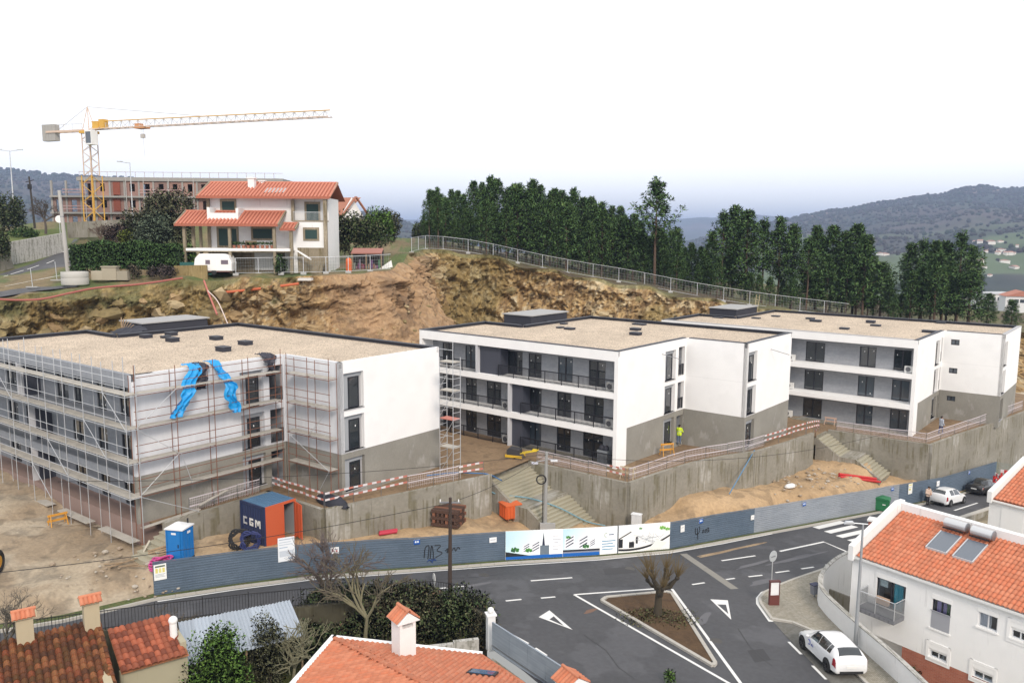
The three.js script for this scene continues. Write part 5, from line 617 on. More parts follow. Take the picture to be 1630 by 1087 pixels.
solo('power_cabinet', 'white electrical cabinet against the concrete wall corner', 'cabinet', [bx(-0.33, 0.33, 0, 1.75, -0.2, 0.2), bx(-0.37, 0.37, 1.75, 1.82, -0.24, 0.24), bx(-0.3, -0.005, 0.1, 1.7, 0.2, 0.215), bx(0.005, 0.3, 0.1, 1.7, 0.2, 0.215)], mat([0.72, 0.73, 0.74], 0.5), onSiteXZ(9.2, -58.4, -0.15).toArray(), -0.5);
// pipes and litter on the sand
const pipeOn = (l, a, b, r, m, n = 1) => { const o = thing('pipe', l, 'pipe', [0, 0, 0]); for (let i = 0; i < n; i++) P(o, 'length', bar(V(a.x, a.y + r + 0.05 + (i > 1 ? r * 1.7 : 0), a.z + i % 2 * r * 2.1), V(b.x, b.y + r + 0.05 + (i > 1 ? r * 1.7 : 0), b.z + i % 2 * r * 2.1), r, 10), m); return o; };
pipeOn('red plastic pipes lying on the sand by the narrow stair', onSite(1336, 760), onSite(1400, 768), 0.11, M.red, 3); pipeOn('short red pipes behind the hoarding by the white sack', onSite(604, 851), onSite(632, 847), 0.12, mat([0.45, 0.03, 0.06], 0.6), 2); pipeOn('long grey pipe leaning beside the wide stair', onSite(820, 796).add(V(0, 0.5, 0)), onSite(851, 832), 0.09, M.galv); pipeOn('blue hose running down the stained curving wall', w2(2, 6.4, 0.1, -11.8), onSiteXZ(17.6, -64.6, 0), 0.05, mat([0.10, 0.20, 0.32], 0.7), 1);
solo('hose', 'pale blue hose trailing down the wide stair', 'hose', tube([w2(1, 10.2, -0.3, -20.9), w2(2, -5.6, -1.0, 8.4), w2(2, -3.4, -1.45, 6.6), w2(2, -1.5, -2.0, 5.6), w2(2, 0.2, -3.1, 4.2), w2(2, 1.4, -3.3, 3.6)], 0.05, 60, 6), mat([0.16, 0.30, 0.36], 0.7)); solo('hose', 'blue hose looping on the ground between two blocks', 'hose', tube([[6.9, -18.5], [8.2, -20.6], [9.6, -20.2], [10.2, -21.6], [12, -21]].map(([x, z], i) => w2(1, x, 0.02 + (i === 2 ? 0.3 : 0), z)), 0.05, 50, 6), mat([0.05, 0.16, 0.36], 0.7));
const sack = (l, p, s, m) => { const g = new THREE.SphereGeometry(1, 18, 12), a = g.attributes.position; for (let i = 0; i < a.count; i++) { const q = V().fromBufferAttribute(a, i), f = 0.85 + 0.3 * vnoise(q.x * 2 + 7, q.y * 2 + q.z * 3, 501); a.setXYZ(i, Math.sign(q.x) * Math.pow(Math.abs(q.x), 0.75) * s * f, Math.max(-0.1, q.y * 0.5) * s * f, q.z * 0.55 * s * f); } g.computeVertexNormals(); solo('sack', l, 'sack', g, m, p.toArray(), 0.5); };
sack('white sack on the sand heap below the long wall', onSite(655, 830), 0.62, mat([0.55, 0.54, 0.5], 0.9)); sack('white plastic sack on the dirt below the curving wall', onSite(1258, 774), 0.55, mat([0.72, 0.71, 0.7], 0.8));
{ const g = new THREE.SphereGeometry(1, 24, 14), a = g.attributes.position; for (let i = 0; i < a.count; i++) { const q = V().fromBufferAttribute(a, i), f = 0.8 + 0.5 * vnoise(q.x * 3 + 7, q.y * 3 + q.z * 3, 502); a.setXYZ(i, q.x * 1.5 * f, Math.max(0, q.y * 0.5) * f, q.z * 0.5 * f); } g.computeVertexNormals(); solo('plastic_sheeting', 'crumpled black plastic on the wall top beside hazard boards', 'sheeting', g, M.felt, w2(1, 6.3, 0.0, -10).toArray(), -0.65); }
function trestle(l, p, ry, m, h = 1.0) { const o = thing('trestle_barrier', l, 'barrier', p, ry); for (const z of [-0.35, 0.35]) for (const s of [-1, 1]) P(o, 'leg', beam(V(s * 0.5, 0, z), V(s * 0.45, h, z * 0.25), 0.05, 0.05), m); for (const y of [0.45, 0.95]) P(o, 'board', bx(-0.6, 0.6, y * h - 0.08, y * h + 0.06, -0.02 - (1 - y) * 0.3, 0.02 - (1 - y) * 0.3), m); return o; }
const yel = mat([0.62, 0.30, 0.04], 0.6); trestle('orange trestle barrier by the ground floor door of the middle block', onLevel(1062, 724, 3.5), 0.3, yel); trestle('orange trestle barrier on the dirt yard by the scaffold feet', onSite(92, 836), 0.8, yel, 0.8); trestle('wooden trestle table on the ground floor loggia by the pines', w2(3, -7.6, 0.02, 0.4), -0.68, mat([0.52, 0.36, 0.28], 0.9), 0.75); trestle('small wooden trestle at the corner of the curving wall', w2(2, 2.1, 0.02, 1.7), -0.4, mat([0.5, 0.42, 0.3], 0.9), 0.9);
{ // loose rubble near the scaffold corner
  const gs = [0, 1, 2].map((k) => { const g = new THREE.DodecahedronGeometry(1, 0), a = g.attributes.position; for (let i = 0; i < a.count; i++) a.setXYZ(i, a.getX(i) * (1 + 0.3 * hash2(i >> 2, k, 1)), a.getY(i) * 0.6, a.getZ(i)); g.computeVertexNormals(); return g; }); const ms = [mat([0.44, 0.40, 0.34], 1), mat([0.34, 0.27, 0.2], 1), mat([0.36, 0.29, 0.22], 1)];
  const heap = thing('rubble_heap', 'loose stones and broken pieces at the foot of the scaffold corner', 'rubble', onSite(190, 905)); const c0 = heap.position.clone();
  for (let i = 0; i < 90; i++) { const a = rnd() * 6.28, q = Math.sqrt(rnd()), x = c0.x + Math.cos(a) * q * 4.2, z = c0.z + Math.sin(a) * q * 2.6, s = rr(0.025, 0.09) * (rnd() < 0.1 ? 2 : 1); const m = P(heap, 'stone', gs[i % 3], ms[(i * 7) % 3], [x - c0.x, siteY(x, z) - c0.y + s * 0.3 + 0.06, z - c0.z], rnd() * 6); m.scale.set(s, s, s); }
  for (let i = 0; i < 5; i++) P(heap, 'plank', beam(V(-1 + i * 0.5, 0.2, rr(-1, 0.5)), V(0.2 + i * 0.5, 0.35, rr(-1.4, 0.6)), 0.14, 0.03), M.wood);
  const h2 = thing('rubble_heap', 'stones and clods on the dirt below the narrow stair', 'rubble', onSite(1290, 768)); const c2 = h2.position.clone(); for (let i = 0; i < 90; i++) { const x = c2.x + rr(-4, 5), z = c2.z + rr(-3, 2) - (x - c2.x) * 0.6, s = rr(0.03, 0.16); const m = P(h2, 'stone', gs[i % 3], ms[(i * 5) % 2], [x - c2.x, siteY(x, z) - c2.y + s * 0.3 + 0.05, z - c2.z], rnd() * 6); m.scale.set(s, s, s); } }
{ const b = solo('loose_board', 'pale board leaning on rubble beside the scaffold corner', 'board', beam(V(0, 0, 0), V(0.5, 1.0, -0.3), 0.25, 0.03), mat([0.6, 0.55, 0.45], 0.9), onSite(222, 888).toArray()); }
{ const o = thing('machine_wheel', 'black machine tyre standing at the edge of the dirt yard', 'tyre', onSite(-4, 912), 0.2); const t = new THREE.TorusGeometry(0.5, 0.2, 10, 26); t.rotateY(Math.PI / 2); t.translate(0, 0.68, 0); P(o, 'tyre', t, M.rubber); const c = new THREE.CylinderGeometry(0.36, 0.36, 0.25, 18); c.rotateZ(Math.PI / 2); c.translate(0, 0.68, 0); P(o, 'rim', c, M.yellow); }
// ---------- street furniture ----------
{ const o = thing('wheeled_bin', 'green four wheeled bin standing in front of the pale hoarding', 'bin', onRoad(1402, 813), -0.58); const gm = mat([0.02, 0.16, 0.06], 0.5); P(o, 'body', prism([[-0.58, 0.18], [0.58, 0.18], [0.68, 1.12], [-0.68, 1.12]], -0.42, 0.42, 0.03), gm); P(o, 'lid', prism([[-0.72, 1.12], [0.72, 1.12], [0.66, 1.24], [0, 1.32], [-0.66, 1.24]], -0.48, 0.48, 0.02), gm); for (const x of [-0.45, 0.45]) for (const z of [-0.3, 0.3]) { const c = new THREE.CylinderGeometry(0.09, 0.09, 0.05, 12); c.rotateX(1.5708); c.translate(x, 0.09, z); P(o, 'wheel', c, M.rubber); } for (const x of [-0.7, 0.7]) P(o, 'lifting_bar', bx(x - 0.03, x + 0.03, 0.9, 0.96, -0.3, 0.3), gm); P(o, 'label', bx(0.2, 0.45, 0.7, 0.78, 0.425, 0.44), M.paint); }
function disc(r, t = 0.02, seg = 28) { const c = new THREE.CylinderGeometry(r, r, t, seg); c.rotateX(Math.PI / 2); return c; }
{ const o = thing('road_sign', 'back of a round road sign on the paved corner', 'road sign', onRoad(1229, 932, 0.12), 0.6); P(o, 'post', bar(V(0, 0, -0.03), V(0, 2.1, -0.03), 0.03, 8), M.galv); const d = disc(0.36); d.translate(0, 1.95, 0); P(o, 'disc', d, mat([0.5, 0.53, 0.55], 0.5, { metalness: 0.3 })); P(o, 'clamp', bx(-0.2, 0.2, 1.9, 1.96, 0.01, 0.03), M.steel);
  const q = thing('road_sign', 'round sign seen edge on at the railing by the wooden pole', 'road sign', onRoad(692, 968), -1.25); P(q, 'post', bar(V(0, 0, 0), V(0, 2.0, 0), 0.03, 8), M.galv); const d2 = disc(0.33); d2.translate(0, 1.75, 0.03); P(q, 'disc', d2, M.paint);
  const n = thing('road_sign', 'blue no parking disc with red rim beside the site gate', 'road sign', onRoad(1622, 775), -0.75); P(n, 'post', bar(V(0, 0, -0.04), V(0, 2.2, -0.04), 0.03, 8), M.galv); const a = disc(0.42, 0.02), b = disc(0.33, 0.026); a.translate(0, 1.75, 0); b.translate(0, 1.75, 0); P(n, 'rim', a, mat([0.55, 0.08, 0.12], 0.5)); P(n, 'disc', b, mat([0.02, 0.10, 0.42], 0.5)); P(n, 'slash', beam(V(-0.22, 1.53, 0.016), V(0.22, 1.97, 0.016), 0.004, 0.06), mat([0.55, 0.08, 0.12], 0.5)); P(n, 'warning_plate', bx(-0.05, 0.55, 2.1, 2.5, -0.02, 0.0), mat([0.7, 0.55, 0.05], 0.6)); }
{ const o = thing('information_totem', 'white and dark red advertising totem on the paved corner', 'totem', onRoad(1232, 962, 0.12), 0.1); P(o, 'base', bx(-0.3, 0.3, 0, 0.62, -0.1, 0.1), mat([0.13, 0.035, 0.03], 0.6)); P(o, 'frame', [bx(-0.3, -0.26, 0.62, 1.42, -0.1, 0.1), bx(0.26, 0.3, 0.62, 1.42, -0.1, 0.1), bx(-0.32, 0.32, 1.42, 1.5, -0.11, 0.11)], mat([0.10, 0.03, 0.03], 0.6)); P(o, 'panel', bx(-0.26, 0.26, 0.62, 1.42, -0.06, 0.06), mat([0.74, 0.74, 0.76], 0.5)); const b = thing('litter_bin', 'small grey litter box on the white curved wall', 'litter bin', onRoad(1297, 950, 0.1), 0.4); P(b, 'body', prism([[-0.2, 0.25], [0.2, 0.25], [0.24, 0.8], [-0.24, 0.8]], -0.16, 0.16, 0.02), mat([0.2, 0.21, 0.24], 0.6)); P(b, 'lid', bx(-0.27, 0.27, 0.8, 0.86, -0.2, 0.2), mat([0.04, 0.045, 0.09], 0.6)); P(b, 'post', bar(V(0, 0, 0), V(0, 0.3, 0), 0.04, 8), M.steel); }
{ const o = thing('street_lamp', 'tall grey lamp post in front of the white house with solar panels', 'street lamp', onRoad(1362, 1030, 0.1), 0); P(o, 'pole', bar(V(0, 0, 0), V(0, 6.7, 0), 0.11, 12, 0.05), mat([0.36, 0.38, 0.40], 0.5, { metalness: 0.4 })); P(o, 'arm', bar(V(0.3, 6.68, -0.1), V(-0.55, 6.72, -0.2), 0.035, 6), M.galv); P(o, 'lamp_head', prism([[-0.28, 6.68], [0.2, 6.68], [0.14, 6.79], [-0.2, 6.79]], -0.3, -0.1, 0.02), M.galv, [-0.6, 0, 0]); P(o, 'base_plate', bx(-0.2, 0.2, 0, 0.04, -0.2, 0.2), M.galv); }
{ // mesh gate and barriers where the hoarding ends
  const o = thing('mesh_gate', 'green wire mesh panel at the far end of the hoarding', 'fence panel', HO[14], -0.68); for (const x of [0, 2.6]) P(o, 'post', bar(V(x, 0, 0), V(x, 2.05, 0), 0.03, 6), mat([0.15, 0.25, 0.24], 0.6)); const gs = []; for (let i = 0; i < 24; i++) gs.push(bx(i * 0.11, i * 0.11 + 0.012, 0.1, 2.0, -0.006, 0.006)); for (let i = 0; i < 9; i++) gs.push(bx(0, 2.6, 0.1 + i * 0.235, 0.112 + i * 0.235, -0.006, 0.006)); P(o, 'mesh', gs, mat([0.2, 0.32, 0.32], 0.6));
  for (const [px, py, l] of [[1588, 770, 'red and white plastic barrier by the mesh gate'], [1604, 764, 'red and white plastic barrier behind the no parking sign']]) { const b = thing('plastic_barrier', l, 'barrier', onSite(px, py), 0.4 + px % 3); for (let i = 0; i < 4; i++) P(b, 'board', bx(-0.6 + i * 0.3, -0.3 + i * 0.3, 0.65, 0.95, -0.03, 0.03), i % 2 ? M.tape : M.red); for (let i = 0; i < 4; i++) P(b, 'board', bx(-0.6 + i * 0.3, -0.3 + i * 0.3, 0.2, 0.42, -0.03, 0.03), i % 2 ? M.red : M.tape); for (const x of [-0.5, 0.5]) P(b, 'foot', bx(x - 0.04, x + 0.04, 0, 0.65, -0.2, 0.2), M.red); } }

{ const o = thing('refuse_tub', 'grey tub with black sacks on the ground floor loggia behind the railing', 'tub', w2(2, -1.6, 0.02, -0.75), -0.68); P(o, 'tub', prism([[-0.4, 0], [0.4, 0], [0.46, 1.05], [-0.46, 1.05]], -0.35, 0.35, 0.02), mat([0.2, 0.22, 0.24], 0.7)); for (const x of [-0.2, 0.2]) P(o, 'sack', new THREE.SphereGeometry(0.24, 12, 9).scale(1, 1.2, 1).translate(x, 1.2, 0), M.felt); }
// ---------- people ----------
function sdfMesh(bones, cell, pad = 0.05) {        // bones: [ax,ay,az,bx,by,bz,ra,rb]; smooth union meshed by marching cubes
  let lo = [1e9, 1e9, 1e9], hi = [-1e9, -1e9, -1e9]; for (const b of bones) for (let k = 0; k < 3; k++) { lo[k] = Math.min(lo[k], b[k] - b[6], b[k + 3] - b[7]); hi[k] = Math.max(hi[k], b[k] + b[6], b[k + 3] + b[7]); }
  const c = lo.map((v, k) => (v + hi[k]) / 2), half = Math.max(...lo.map((v, k) => (hi[k] - v) / 2)) + pad + cell * 2, res = Math.min(72, Math.max(16, Math.ceil(half * 2 / cell))); const mc = new MarchingCubes(res, new THREE.MeshBasicMaterial(), false, false, 60000); mc.isolation = 0; const K = 28 / 1; let o = 0;
  for (let k = 0; k < res; k++) for (let j = 0; j < res; j++) for (let i = 0; i < res; i++) { const x = c[0] + (i - res / 2) / (res / 2) * half, y = c[1] + (j - res / 2) / (res / 2) * half, z = c[2] + (k - res / 2) / (res / 2) * half; let e = 0; for (const b of bones) { const dx = b[3] - b[0], dy = b[4] - b[1], dz = b[5] - b[2], px = x - b[0], py = y - b[1], pz = z - b[2], t = Math.max(0, Math.min(1, (px * dx + py * dy + pz * dz) / (dx * dx + dy * dy + dz * dz + 1e-9))); const d = Math.hypot(px - dx * t, py - dy * t, pz - dz * t) - lerp(b[6], b[7], t); if (d < 0.35) e += Math.exp(-K * 2.2 * d); } mc.field[o++] = e > 0 ? Math.log(e) / (K * 2.2) : -0.35; }
  mc.update(); const n = mc.count ?? mc.geometry.drawRange.count, g = new THREE.BufferGeometry(), P3 = new Float32Array(n * 3), N3 = mc.normalArray.slice(0, n * 3); for (let i = 0; i < n; i++) for (let k = 0; k < 3; k++) P3[i * 3 + k] = c[k] + mc.positionArray[i * 3 + k] * half; for (let i = 0; i < N3.length; i++) N3[i] = N3[i]; g.setAttribute('position', new THREE.BufferAttribute(P3, 3)); g.computeVertexNormals(); return g;
}
const skinM = mat([0.45, 0.26, 0.18], 0.7), hairM = mat([0.02, 0.016, 0.014], 0.8);
function hand(c, dir, side) {         // palm, four fingers and a thumb, slightly curled
  const [x, y, z] = c, [dx, dy, dz] = dir, b = [[x, y, z, x + dx * 0.08, y + dy * 0.08, z + dz * 0.08, 0.032, 0.034]]; [0.075, 0.085, 0.08, 0.062].forEach((L, i) => { const o = (i - 1.5) * 0.021, sx = x + dx * 0.085 + o * (1 - Math.abs(dx)), sy = y + dy * 0.085, sz = z + dz * 0.085 + o * Math.abs(dx); b.push([sx, sy, sz, sx + dx * L * 0.6, sy + dy * L * 0.6, sz + dz * L * 0.6 + 0.008, 0.0095, 0.009], [sx + dx * L * 0.6, sy + dy * L * 0.6, sz + dz * L * 0.6 + 0.008, sx + dx * L * 0.8, sy + dy * L * 0.95, sz + dz * L * 0.8 + 0.028, 0.009, 0.008]); }); b.push([x + side * 0.02, y + dy * 0.02, z + dz * 0.02, x + side * 0.05 + dx * 0.05, y + dy * 0.06, z + dz * 0.05 + 0.02, 0.012, 0.0095]); return b;
}
function person(label, pos, ry, o) {
  const G = thing('person', label, 'person', pos, ry), h = o.headTilt || 0, arms = o.arms; // faces local +z, hands given in local metres
  const sh = [[-0.19, 1.42, 0], [0.19, 1.42, 0]], el = arms.map((a) => a[0]), wr = arms.map((a) => a[1]);
  const hd = [0, 1.62 - h * 0.03, 0.03 + h * 0.05];
  const skin = [[hd[0], hd[1] + 0.03, hd[2] - 0.01, hd[0], hd[1] - 0.05, hd[2] + 0.015, 0.098, 0.075], [0, 1.5, 0, hd[0], hd[1] - 0.05, hd[2], 0.055, 0.055], [0, hd[1] - 0.005, hd[2] + 0.1, 0, hd[1] - 0.03, hd[2] + 0.115, 0.014, 0.02], [-0.095, hd[1], hd[2], -0.1, hd[1] - 0.03, hd[2], 0.02, 0.016], [0.095, hd[1], hd[2], 0.1, hd[1] - 0.03, hd[2], 0.02, 0.016]];
  const body = P(G, 'body', [sdfMesh(skin, 0.012), ...[0, 1].map((s) => { const d = V(...wr[s]).sub(V(...el[s])).normalize(); return sdfMesh(hand(wr[s], [d.x, d.y, d.z], s ? -1 : 1), 0.005, 0.01); })], skinM);
  P(body, 'hair', sdfMesh([[0, hd[1] + 0.05, hd[2] - 0.03, 0, hd[1] + 0.06, hd[2] + 0.03, 0.098, 0.085], [0, hd[1] + 0.05, hd[2] - 0.04, 0, hd[1] - 0.03, hd[2] - 0.05, 0.09, 0.06]], 0.014), o.cap || hairM); for (const s of [-1, 1]) P(body, 'eye', new THREE.SphereGeometry(0.011, 8, 6), hairM, [s * 0.034, hd[1] + 0.012, hd[2] + 0.088]); P(body, 'mouth', bx(-0.022, 0.022, hd[1] - 0.066, hd[1] - 0.058, hd[2] + 0.076, hd[2] + 0.088), mat([0.25, 0.08, 0.07], 0.7));
  const top = [[0, 1.38, 0, 0, 1.05, 0.01, 0.145, 0.125], [-0.12, 1.38, 0, -0.07, 1.0, 0, 0.1, 0.12], [0.12, 1.38, 0, 0.07, 1.0, 0, 0.1, 0.12], [-0.08, 0.98, 0, -0.08, 0.88, 0, 0.135, 0.14], [0.08, 0.98, 0, 0.08, 0.88, 0, 0.135, 0.14]]; for (const s of [0, 1]) top.push([...sh[s], ...el[s], 0.078, 0.058], [...el[s], ...wr[s], 0.058, 0.045]);
  P(body, 'jacket', sdfMesh(top, 0.016), o.top); if (o.stripe) for (const y of [1.0, 1.18]) { const g = new THREE.CylinderGeometry(0.215, 0.215, 0.05, 20, 1, true); g.scale(1, 1, 0.68); g.translate(0, y, 0.005); P(body, 'reflective_band', g, M.galv); }
  const lg = []; const ft = o.feet || [[-0.1, 0.02], [0.1, -0.02]]; ft.forEach(([x, z], s) => { const hx = s ? 0.09 : -0.09; lg.push([hx, 0.9, 0, (hx + x) / 2, 0.5, z * 0.5 + 0.02, 0.095, 0.068], [(hx + x) / 2, 0.5, z * 0.5 + 0.02, x, 0.1, z, 0.066, 0.05]); }); lg.push([-0.07, 0.9, 0, 0.07, 0.9, 0, 0.12, 0.12]); P(body, 'trousers', sdfMesh(lg, 0.016), o.legs); P(body, 'shoes', [sdfMesh(ft.flatMap(([x, z]) => [[x, 0.05, z - 0.04, x, 0.04, z + 0.15, 0.05, 0.036]]), 0.014)], mat([0.03, 0.028, 0.026], 0.8)); return G;
}
const denim = mat([0.10, 0.14, 0.22], 0.9), darkT = mat([0.022, 0.022, 0.028], 0.9);
person('person in a bright yellow jacket and blue trousers at the stair recess door', onLevel(1081, 706.5, 3.5), 2.6, { arms: [[[-0.28, 1.15, 0.08], [-0.18, 1.02, 0.28]], [[0.28, 1.15, 0.08], [0.16, 1.05, 0.28]]], top: mat([0.55, 0.72, 0.03], 0.8), legs: denim, stripe: true });
person('person in a light checked shirt and dark blue trousers walking past the last gable', onLevel(1498, 690, 2.6), 1.9, { arms: [[[-0.27, 1.14, -0.06], [-0.27, 0.92, 0.1]], [[0.3, 1.16, 0.1], [0.42, 1.08, 0.3]]], top: mat([0.36, 0.40, 0.47], 0.9), legs: mat([0.03, 0.045, 0.14], 0.9), feet: [[-0.09, 0.16], [0.09, -0.16]] });
person('person in a pale beige top and black trousers looking down at the hoarding', onRoad(1477, 803), 0.25, { arms: [[[-0.29, 1.13, 0.06], [-0.1, 1.08, 0.26]], [[0.29, 1.13, 0.06], [0.1, 1.1, 0.26]]], headTilt: 1, top: mat([0.55, 0.42, 0.34], 0.9), legs: darkT });
tick('props');
// ---------- cars: one lofted shell each, with glass, lights and wheels as parts ----------
function car(label, pos, ry, o) {
  const G = thing('parked_car', label, 'car', pos, ry), L = o.L, S = o.st; // stations [x/L, bottom, belt, top, half width, half width at top], front at x = 0 -> +x forward after flip
  const sec = (k, off = 0) => { const [x, yb, be, tp, w, tw] = k; const p = [[0, yb], [w * 0.86, yb], [w * 0.985, yb + 0.10], [w, lerp(yb, be, 0.5)], [w * 0.985, be - 0.07], [w * 0.955, be], [lerp(w * 0.95, tw, 0.5) + 0.012, lerp(be, tp, 0.5)], [tw, Math.max(be + 0.005, tp - 0.055)], [tw * 0.82, tp - 0.012], [tw * 0.45, tp + 0.006], [0, tp + 0.012]]; return p.map(([z, y]) => V(L / 2 - x * L, y, z)); };
  const st = []; for (let i = 0; i < S.length - 1; i++) for (let k = 0; k < 3; k++) { const c = (a) => { const p0 = (S[i - 1] || S[i])[a], p1 = S[i][a], p2 = S[i + 1][a], p3 = (S[i + 2] || S[i + 1])[a], t = k / 3; return 0.5 * (2 * p1 + (p2 - p0) * t + (2 * p0 - 5 * p1 + 4 * p2 - p3) * t * t + (3 * p1 - p0 - 3 * p2 + p3) * t * t * t); }; st.push(o.smooth === false ? S[i].map((v, a) => lerp(v, S[i + 1][a], k / 3)) : [0, 1, 2, 3, 4, 5].map(c)); } st.push(S.at(-1));
  const pos3 = [], idx = [], rows = st.map((k) => { const h = sec(k); return [...h.map((p) => V(p.x, p.y, -p.z)).reverse(), ...h.slice(1)]; }), m = rows[0].length; rows.forEach((r) => r.forEach((p) => pos3.push(p.x, p.y, p.z))); for (let i = 0; i < rows.length - 1; i++) for (let j = 0; j < m - 1; j++) { const a = i * m + j; idx.push(a, a + 1, a + m + 1, a, a + m + 1, a + m); }
  for (const [i, f] of [[0, 0], [rows.length - 1, 1]]) for (let j = 1; j < m - 1; j++) { const a = i * m; f ? idx.push(a, a + j, a + j + 1) : idx.push(a, a + j + 1, a + j); }
  let g = new THREE.BufferGeometry(); g.setAttribute('position', new THREE.Float32BufferAttribute(pos3, 3)); g.setIndex(idx); g = toCreasedNormals(g.toNonIndexed(), 0.7); P(G, 'body', g, o.paint);
  const at2 = (x, t, s, lift = 0.008) => { let i = 0; while (i < st.length - 2 && st[i + 1][0] < x) i++; const k = st[i].map((v, a) => lerp(v, st[i + 1][a], Math.min(1, Math.max(0, (x - st[i][0]) / (st[i + 1][0] - st[i][0]))))); const h = sec(k); const f = t * 5 + 5, j = Math.min(9, Math.floor(f)), p = h[j].clone().lerp(h[j + 1], f - j); p.z += lift * (t < 0.75 ? 1 : 0.2); p.y += lift * (t > 0.3 ? 0.8 : 0.2); p.z *= s; return p; };
  const patch = (name, xs, t0, t1, sides, mt, nx = 5, nt = 4, lf = 0.008) => { for (const s of sides) { const gs = []; for (let i = 0; i < nx; i++) for (let j = 0; j < nt; j++) { const X = (u, v) => lerp(lerp(xs[0], xs[1], u), lerp(xs[2] ?? xs[0], xs[3] ?? xs[1], u), v), q = (u, v) => at2(X(u, v), lerp(t0, t1, v), s, lf); gs.push(quad(q(i / nx, j / nt), q((i + 1) / nx, j / nt), q((i + 1) / nx, (j + 1) / nt), q(i / nx, (j + 1) / nt))); } P(G, name, gs, mt); } };
  for (const w of o.side) patch('side_window', w, 0.04, 0.43, [1, -1], M.glass);
  const across = (name, xa, xb, zf, mt) => { const gs = [], n = 10, k = 5; for (let i = 0; i < n; i++) for (let j = 0; j < k; j++) { const q = (u, v) => { const x = lerp(xa, xb, v), tt = 1 - Math.abs(u * 2 - 1) * zf; return at2(x, 0.42 + 0.58 * tt, u < 0.5 ? -1 : 1, 0.012); }; gs.push(quad(q(i / n, j / k), q((i + 1) / n, j / k), q((i + 1) / n, (j + 1) / k), q(i / n, (j + 1) / k))); } P(G, name, gs, mt); };
  across('windscreen', o.ws[0], o.ws[1], 0.93, M.glass); across('rear_window', o.rw[0], o.rw[1], 0.9, M.glass);
  for (const [x, r] of [[o.ax[0], o.wr], [o.ax[1], o.wr]]) for (const s of [-1, 1]) { const W = S[Math.floor(S.length / 2)][4], cx = L / 2 - x * L; const ar = new THREE.CylinderGeometry(r + 0.055, r + 0.055, 0.02, 26); ar.rotateX(1.5708); ar.translate(cx, r + 0.01, s * (W - 0.005)); P(G, 'wheel_arch', ar, M.black); const w = new THREE.Group(); const ty = new THREE.TorusGeometry(r - 0.075, 0.075, 10, 26); ty.translate(cx, r, s * (W - 0.02)); ty.scale(1, 1, 1); const t = P(G, 'wheel', new THREE.CylinderGeometry(r - 0.02, r - 0.02, 0.16, 26).rotateX(1.5708).translate(cx, r, s * (W - 0.075)), M.rubber); P(t, 'tyre', ty, M.rubber); const rim = [new THREE.CylinderGeometry(0.06, 0.06, 0.02, 12).rotateX(1.5708).translate(cx, r, s * (W + 0.03))]; for (let k = 0; k < 7; k++) { const a = k / 7 * 6.283; rim.push(beam(V(cx, r, s * (W + 0.025)), V(cx + Math.cos(a) * (r - 0.11), r + Math.sin(a) * (r - 0.11), s * (W + 0.02)), 0.05, 0.02)); } const tr = new THREE.TorusGeometry(r - 0.11, 0.02, 6, 24); tr.translate(cx, r, s * (W + 0.015)); rim.push(tr); P(t, 'rim', rim, o.rim); }
  patch('tail_light', o.tl, o.tlt[0], o.tlt[1], [1, -1], mat([0.30, 0.02, 0.03], 0.25), 3, 2, 0.014); patch('headlight', o.hl, -0.25, -0.08, [1, -1], mat([0.6, 0.62, 0.65], 0.15), 3, 2, 0.014);
  P(G, 'number_plate', bx(-L / 2 - 0.02, -L / 2 - 0.004, o.py, o.py + 0.11, -0.26, 0.26), M.paint); P(G, 'rear_bumper', bx(-L / 2 - 0.012, -L / 2 + 0.1, 0.24, 0.36, -0.6, 0.6), M.black);
  for (const s of [-1, 1]) { const mx = L / 2 - (o.ws[0] + 0.05) * L, me = new THREE.SphereGeometry(0.09, 10, 8); me.scale(0.8, 0.75, 1.1); me.translate(mx, S[4][2] + 0.1, s * (S[5][4] + 0.04)); P(G, 'door_mirror', me, o.mirror || o.paint); for (const hx of o.handles) P(G, 'door_handle', bx(L / 2 - hx * L - 0.09, L / 2 - hx * L + 0.09, S[5][2] - 0.14, S[5][2] - 0.11, s * S[6][4] * 0.99 - 0.012, s * S[6][4] * 0.99 + 0.012), o.paint); }
  for (const s of [-1, 1]) P(G, 'sill_trim', bx(L / 2 - o.ax[1] * L + o.wr + 0.08, L / 2 - o.ax[0] * L - o.wr - 0.08, 0.16, 0.24, s * (S[6][4] - 0.03), s * (S[6][4] + 0.004)), M.black);
  return G;
}
const whitePaint = mat([0.76, 0.77, 0.78], 0.35, { clearcoat: 0.8, clearcoatRoughness: 0.08 }), blackPaint = mat([0.012, 0.012, 0.014], 0.3, { clearcoat: 0.9, clearcoatRoughness: 0.06 });
const hatch = [[0, 0.34, 0.5, 0.6, 0.56, 0.44], [0.035, 0.22, 0.58, 0.69, 0.76, 0.6], [0.11, 0.18, 0.7, 0.82, 0.85, 0.68], [0.2, 0.17, 0.79, 0.9, 0.88, 0.72], [0.28, 0.17, 0.85, 0.97, 0.89, 0.72], [0.36, 0.17, 0.88, 1.2, 0.89, 0.67], [0.43, 0.17, 0.9, 1.37, 0.89, 0.62], [0.54, 0.17, 0.91, 1.43, 0.89, 0.61], [0.68, 0.17, 0.92, 1.42, 0.89, 0.6], [0.81, 0.18, 0.94, 1.37, 0.88, 0.58], [0.90, 0.19, 0.97, 1.33, 0.87, 0.57], [0.955, 0.2, 0.95, 1.12, 0.85, 0.62], [0.985, 0.22, 0.88, 0.96, 0.83, 0.7], [1, 0.28, 0.6, 0.7, 0.78, 0.68]];
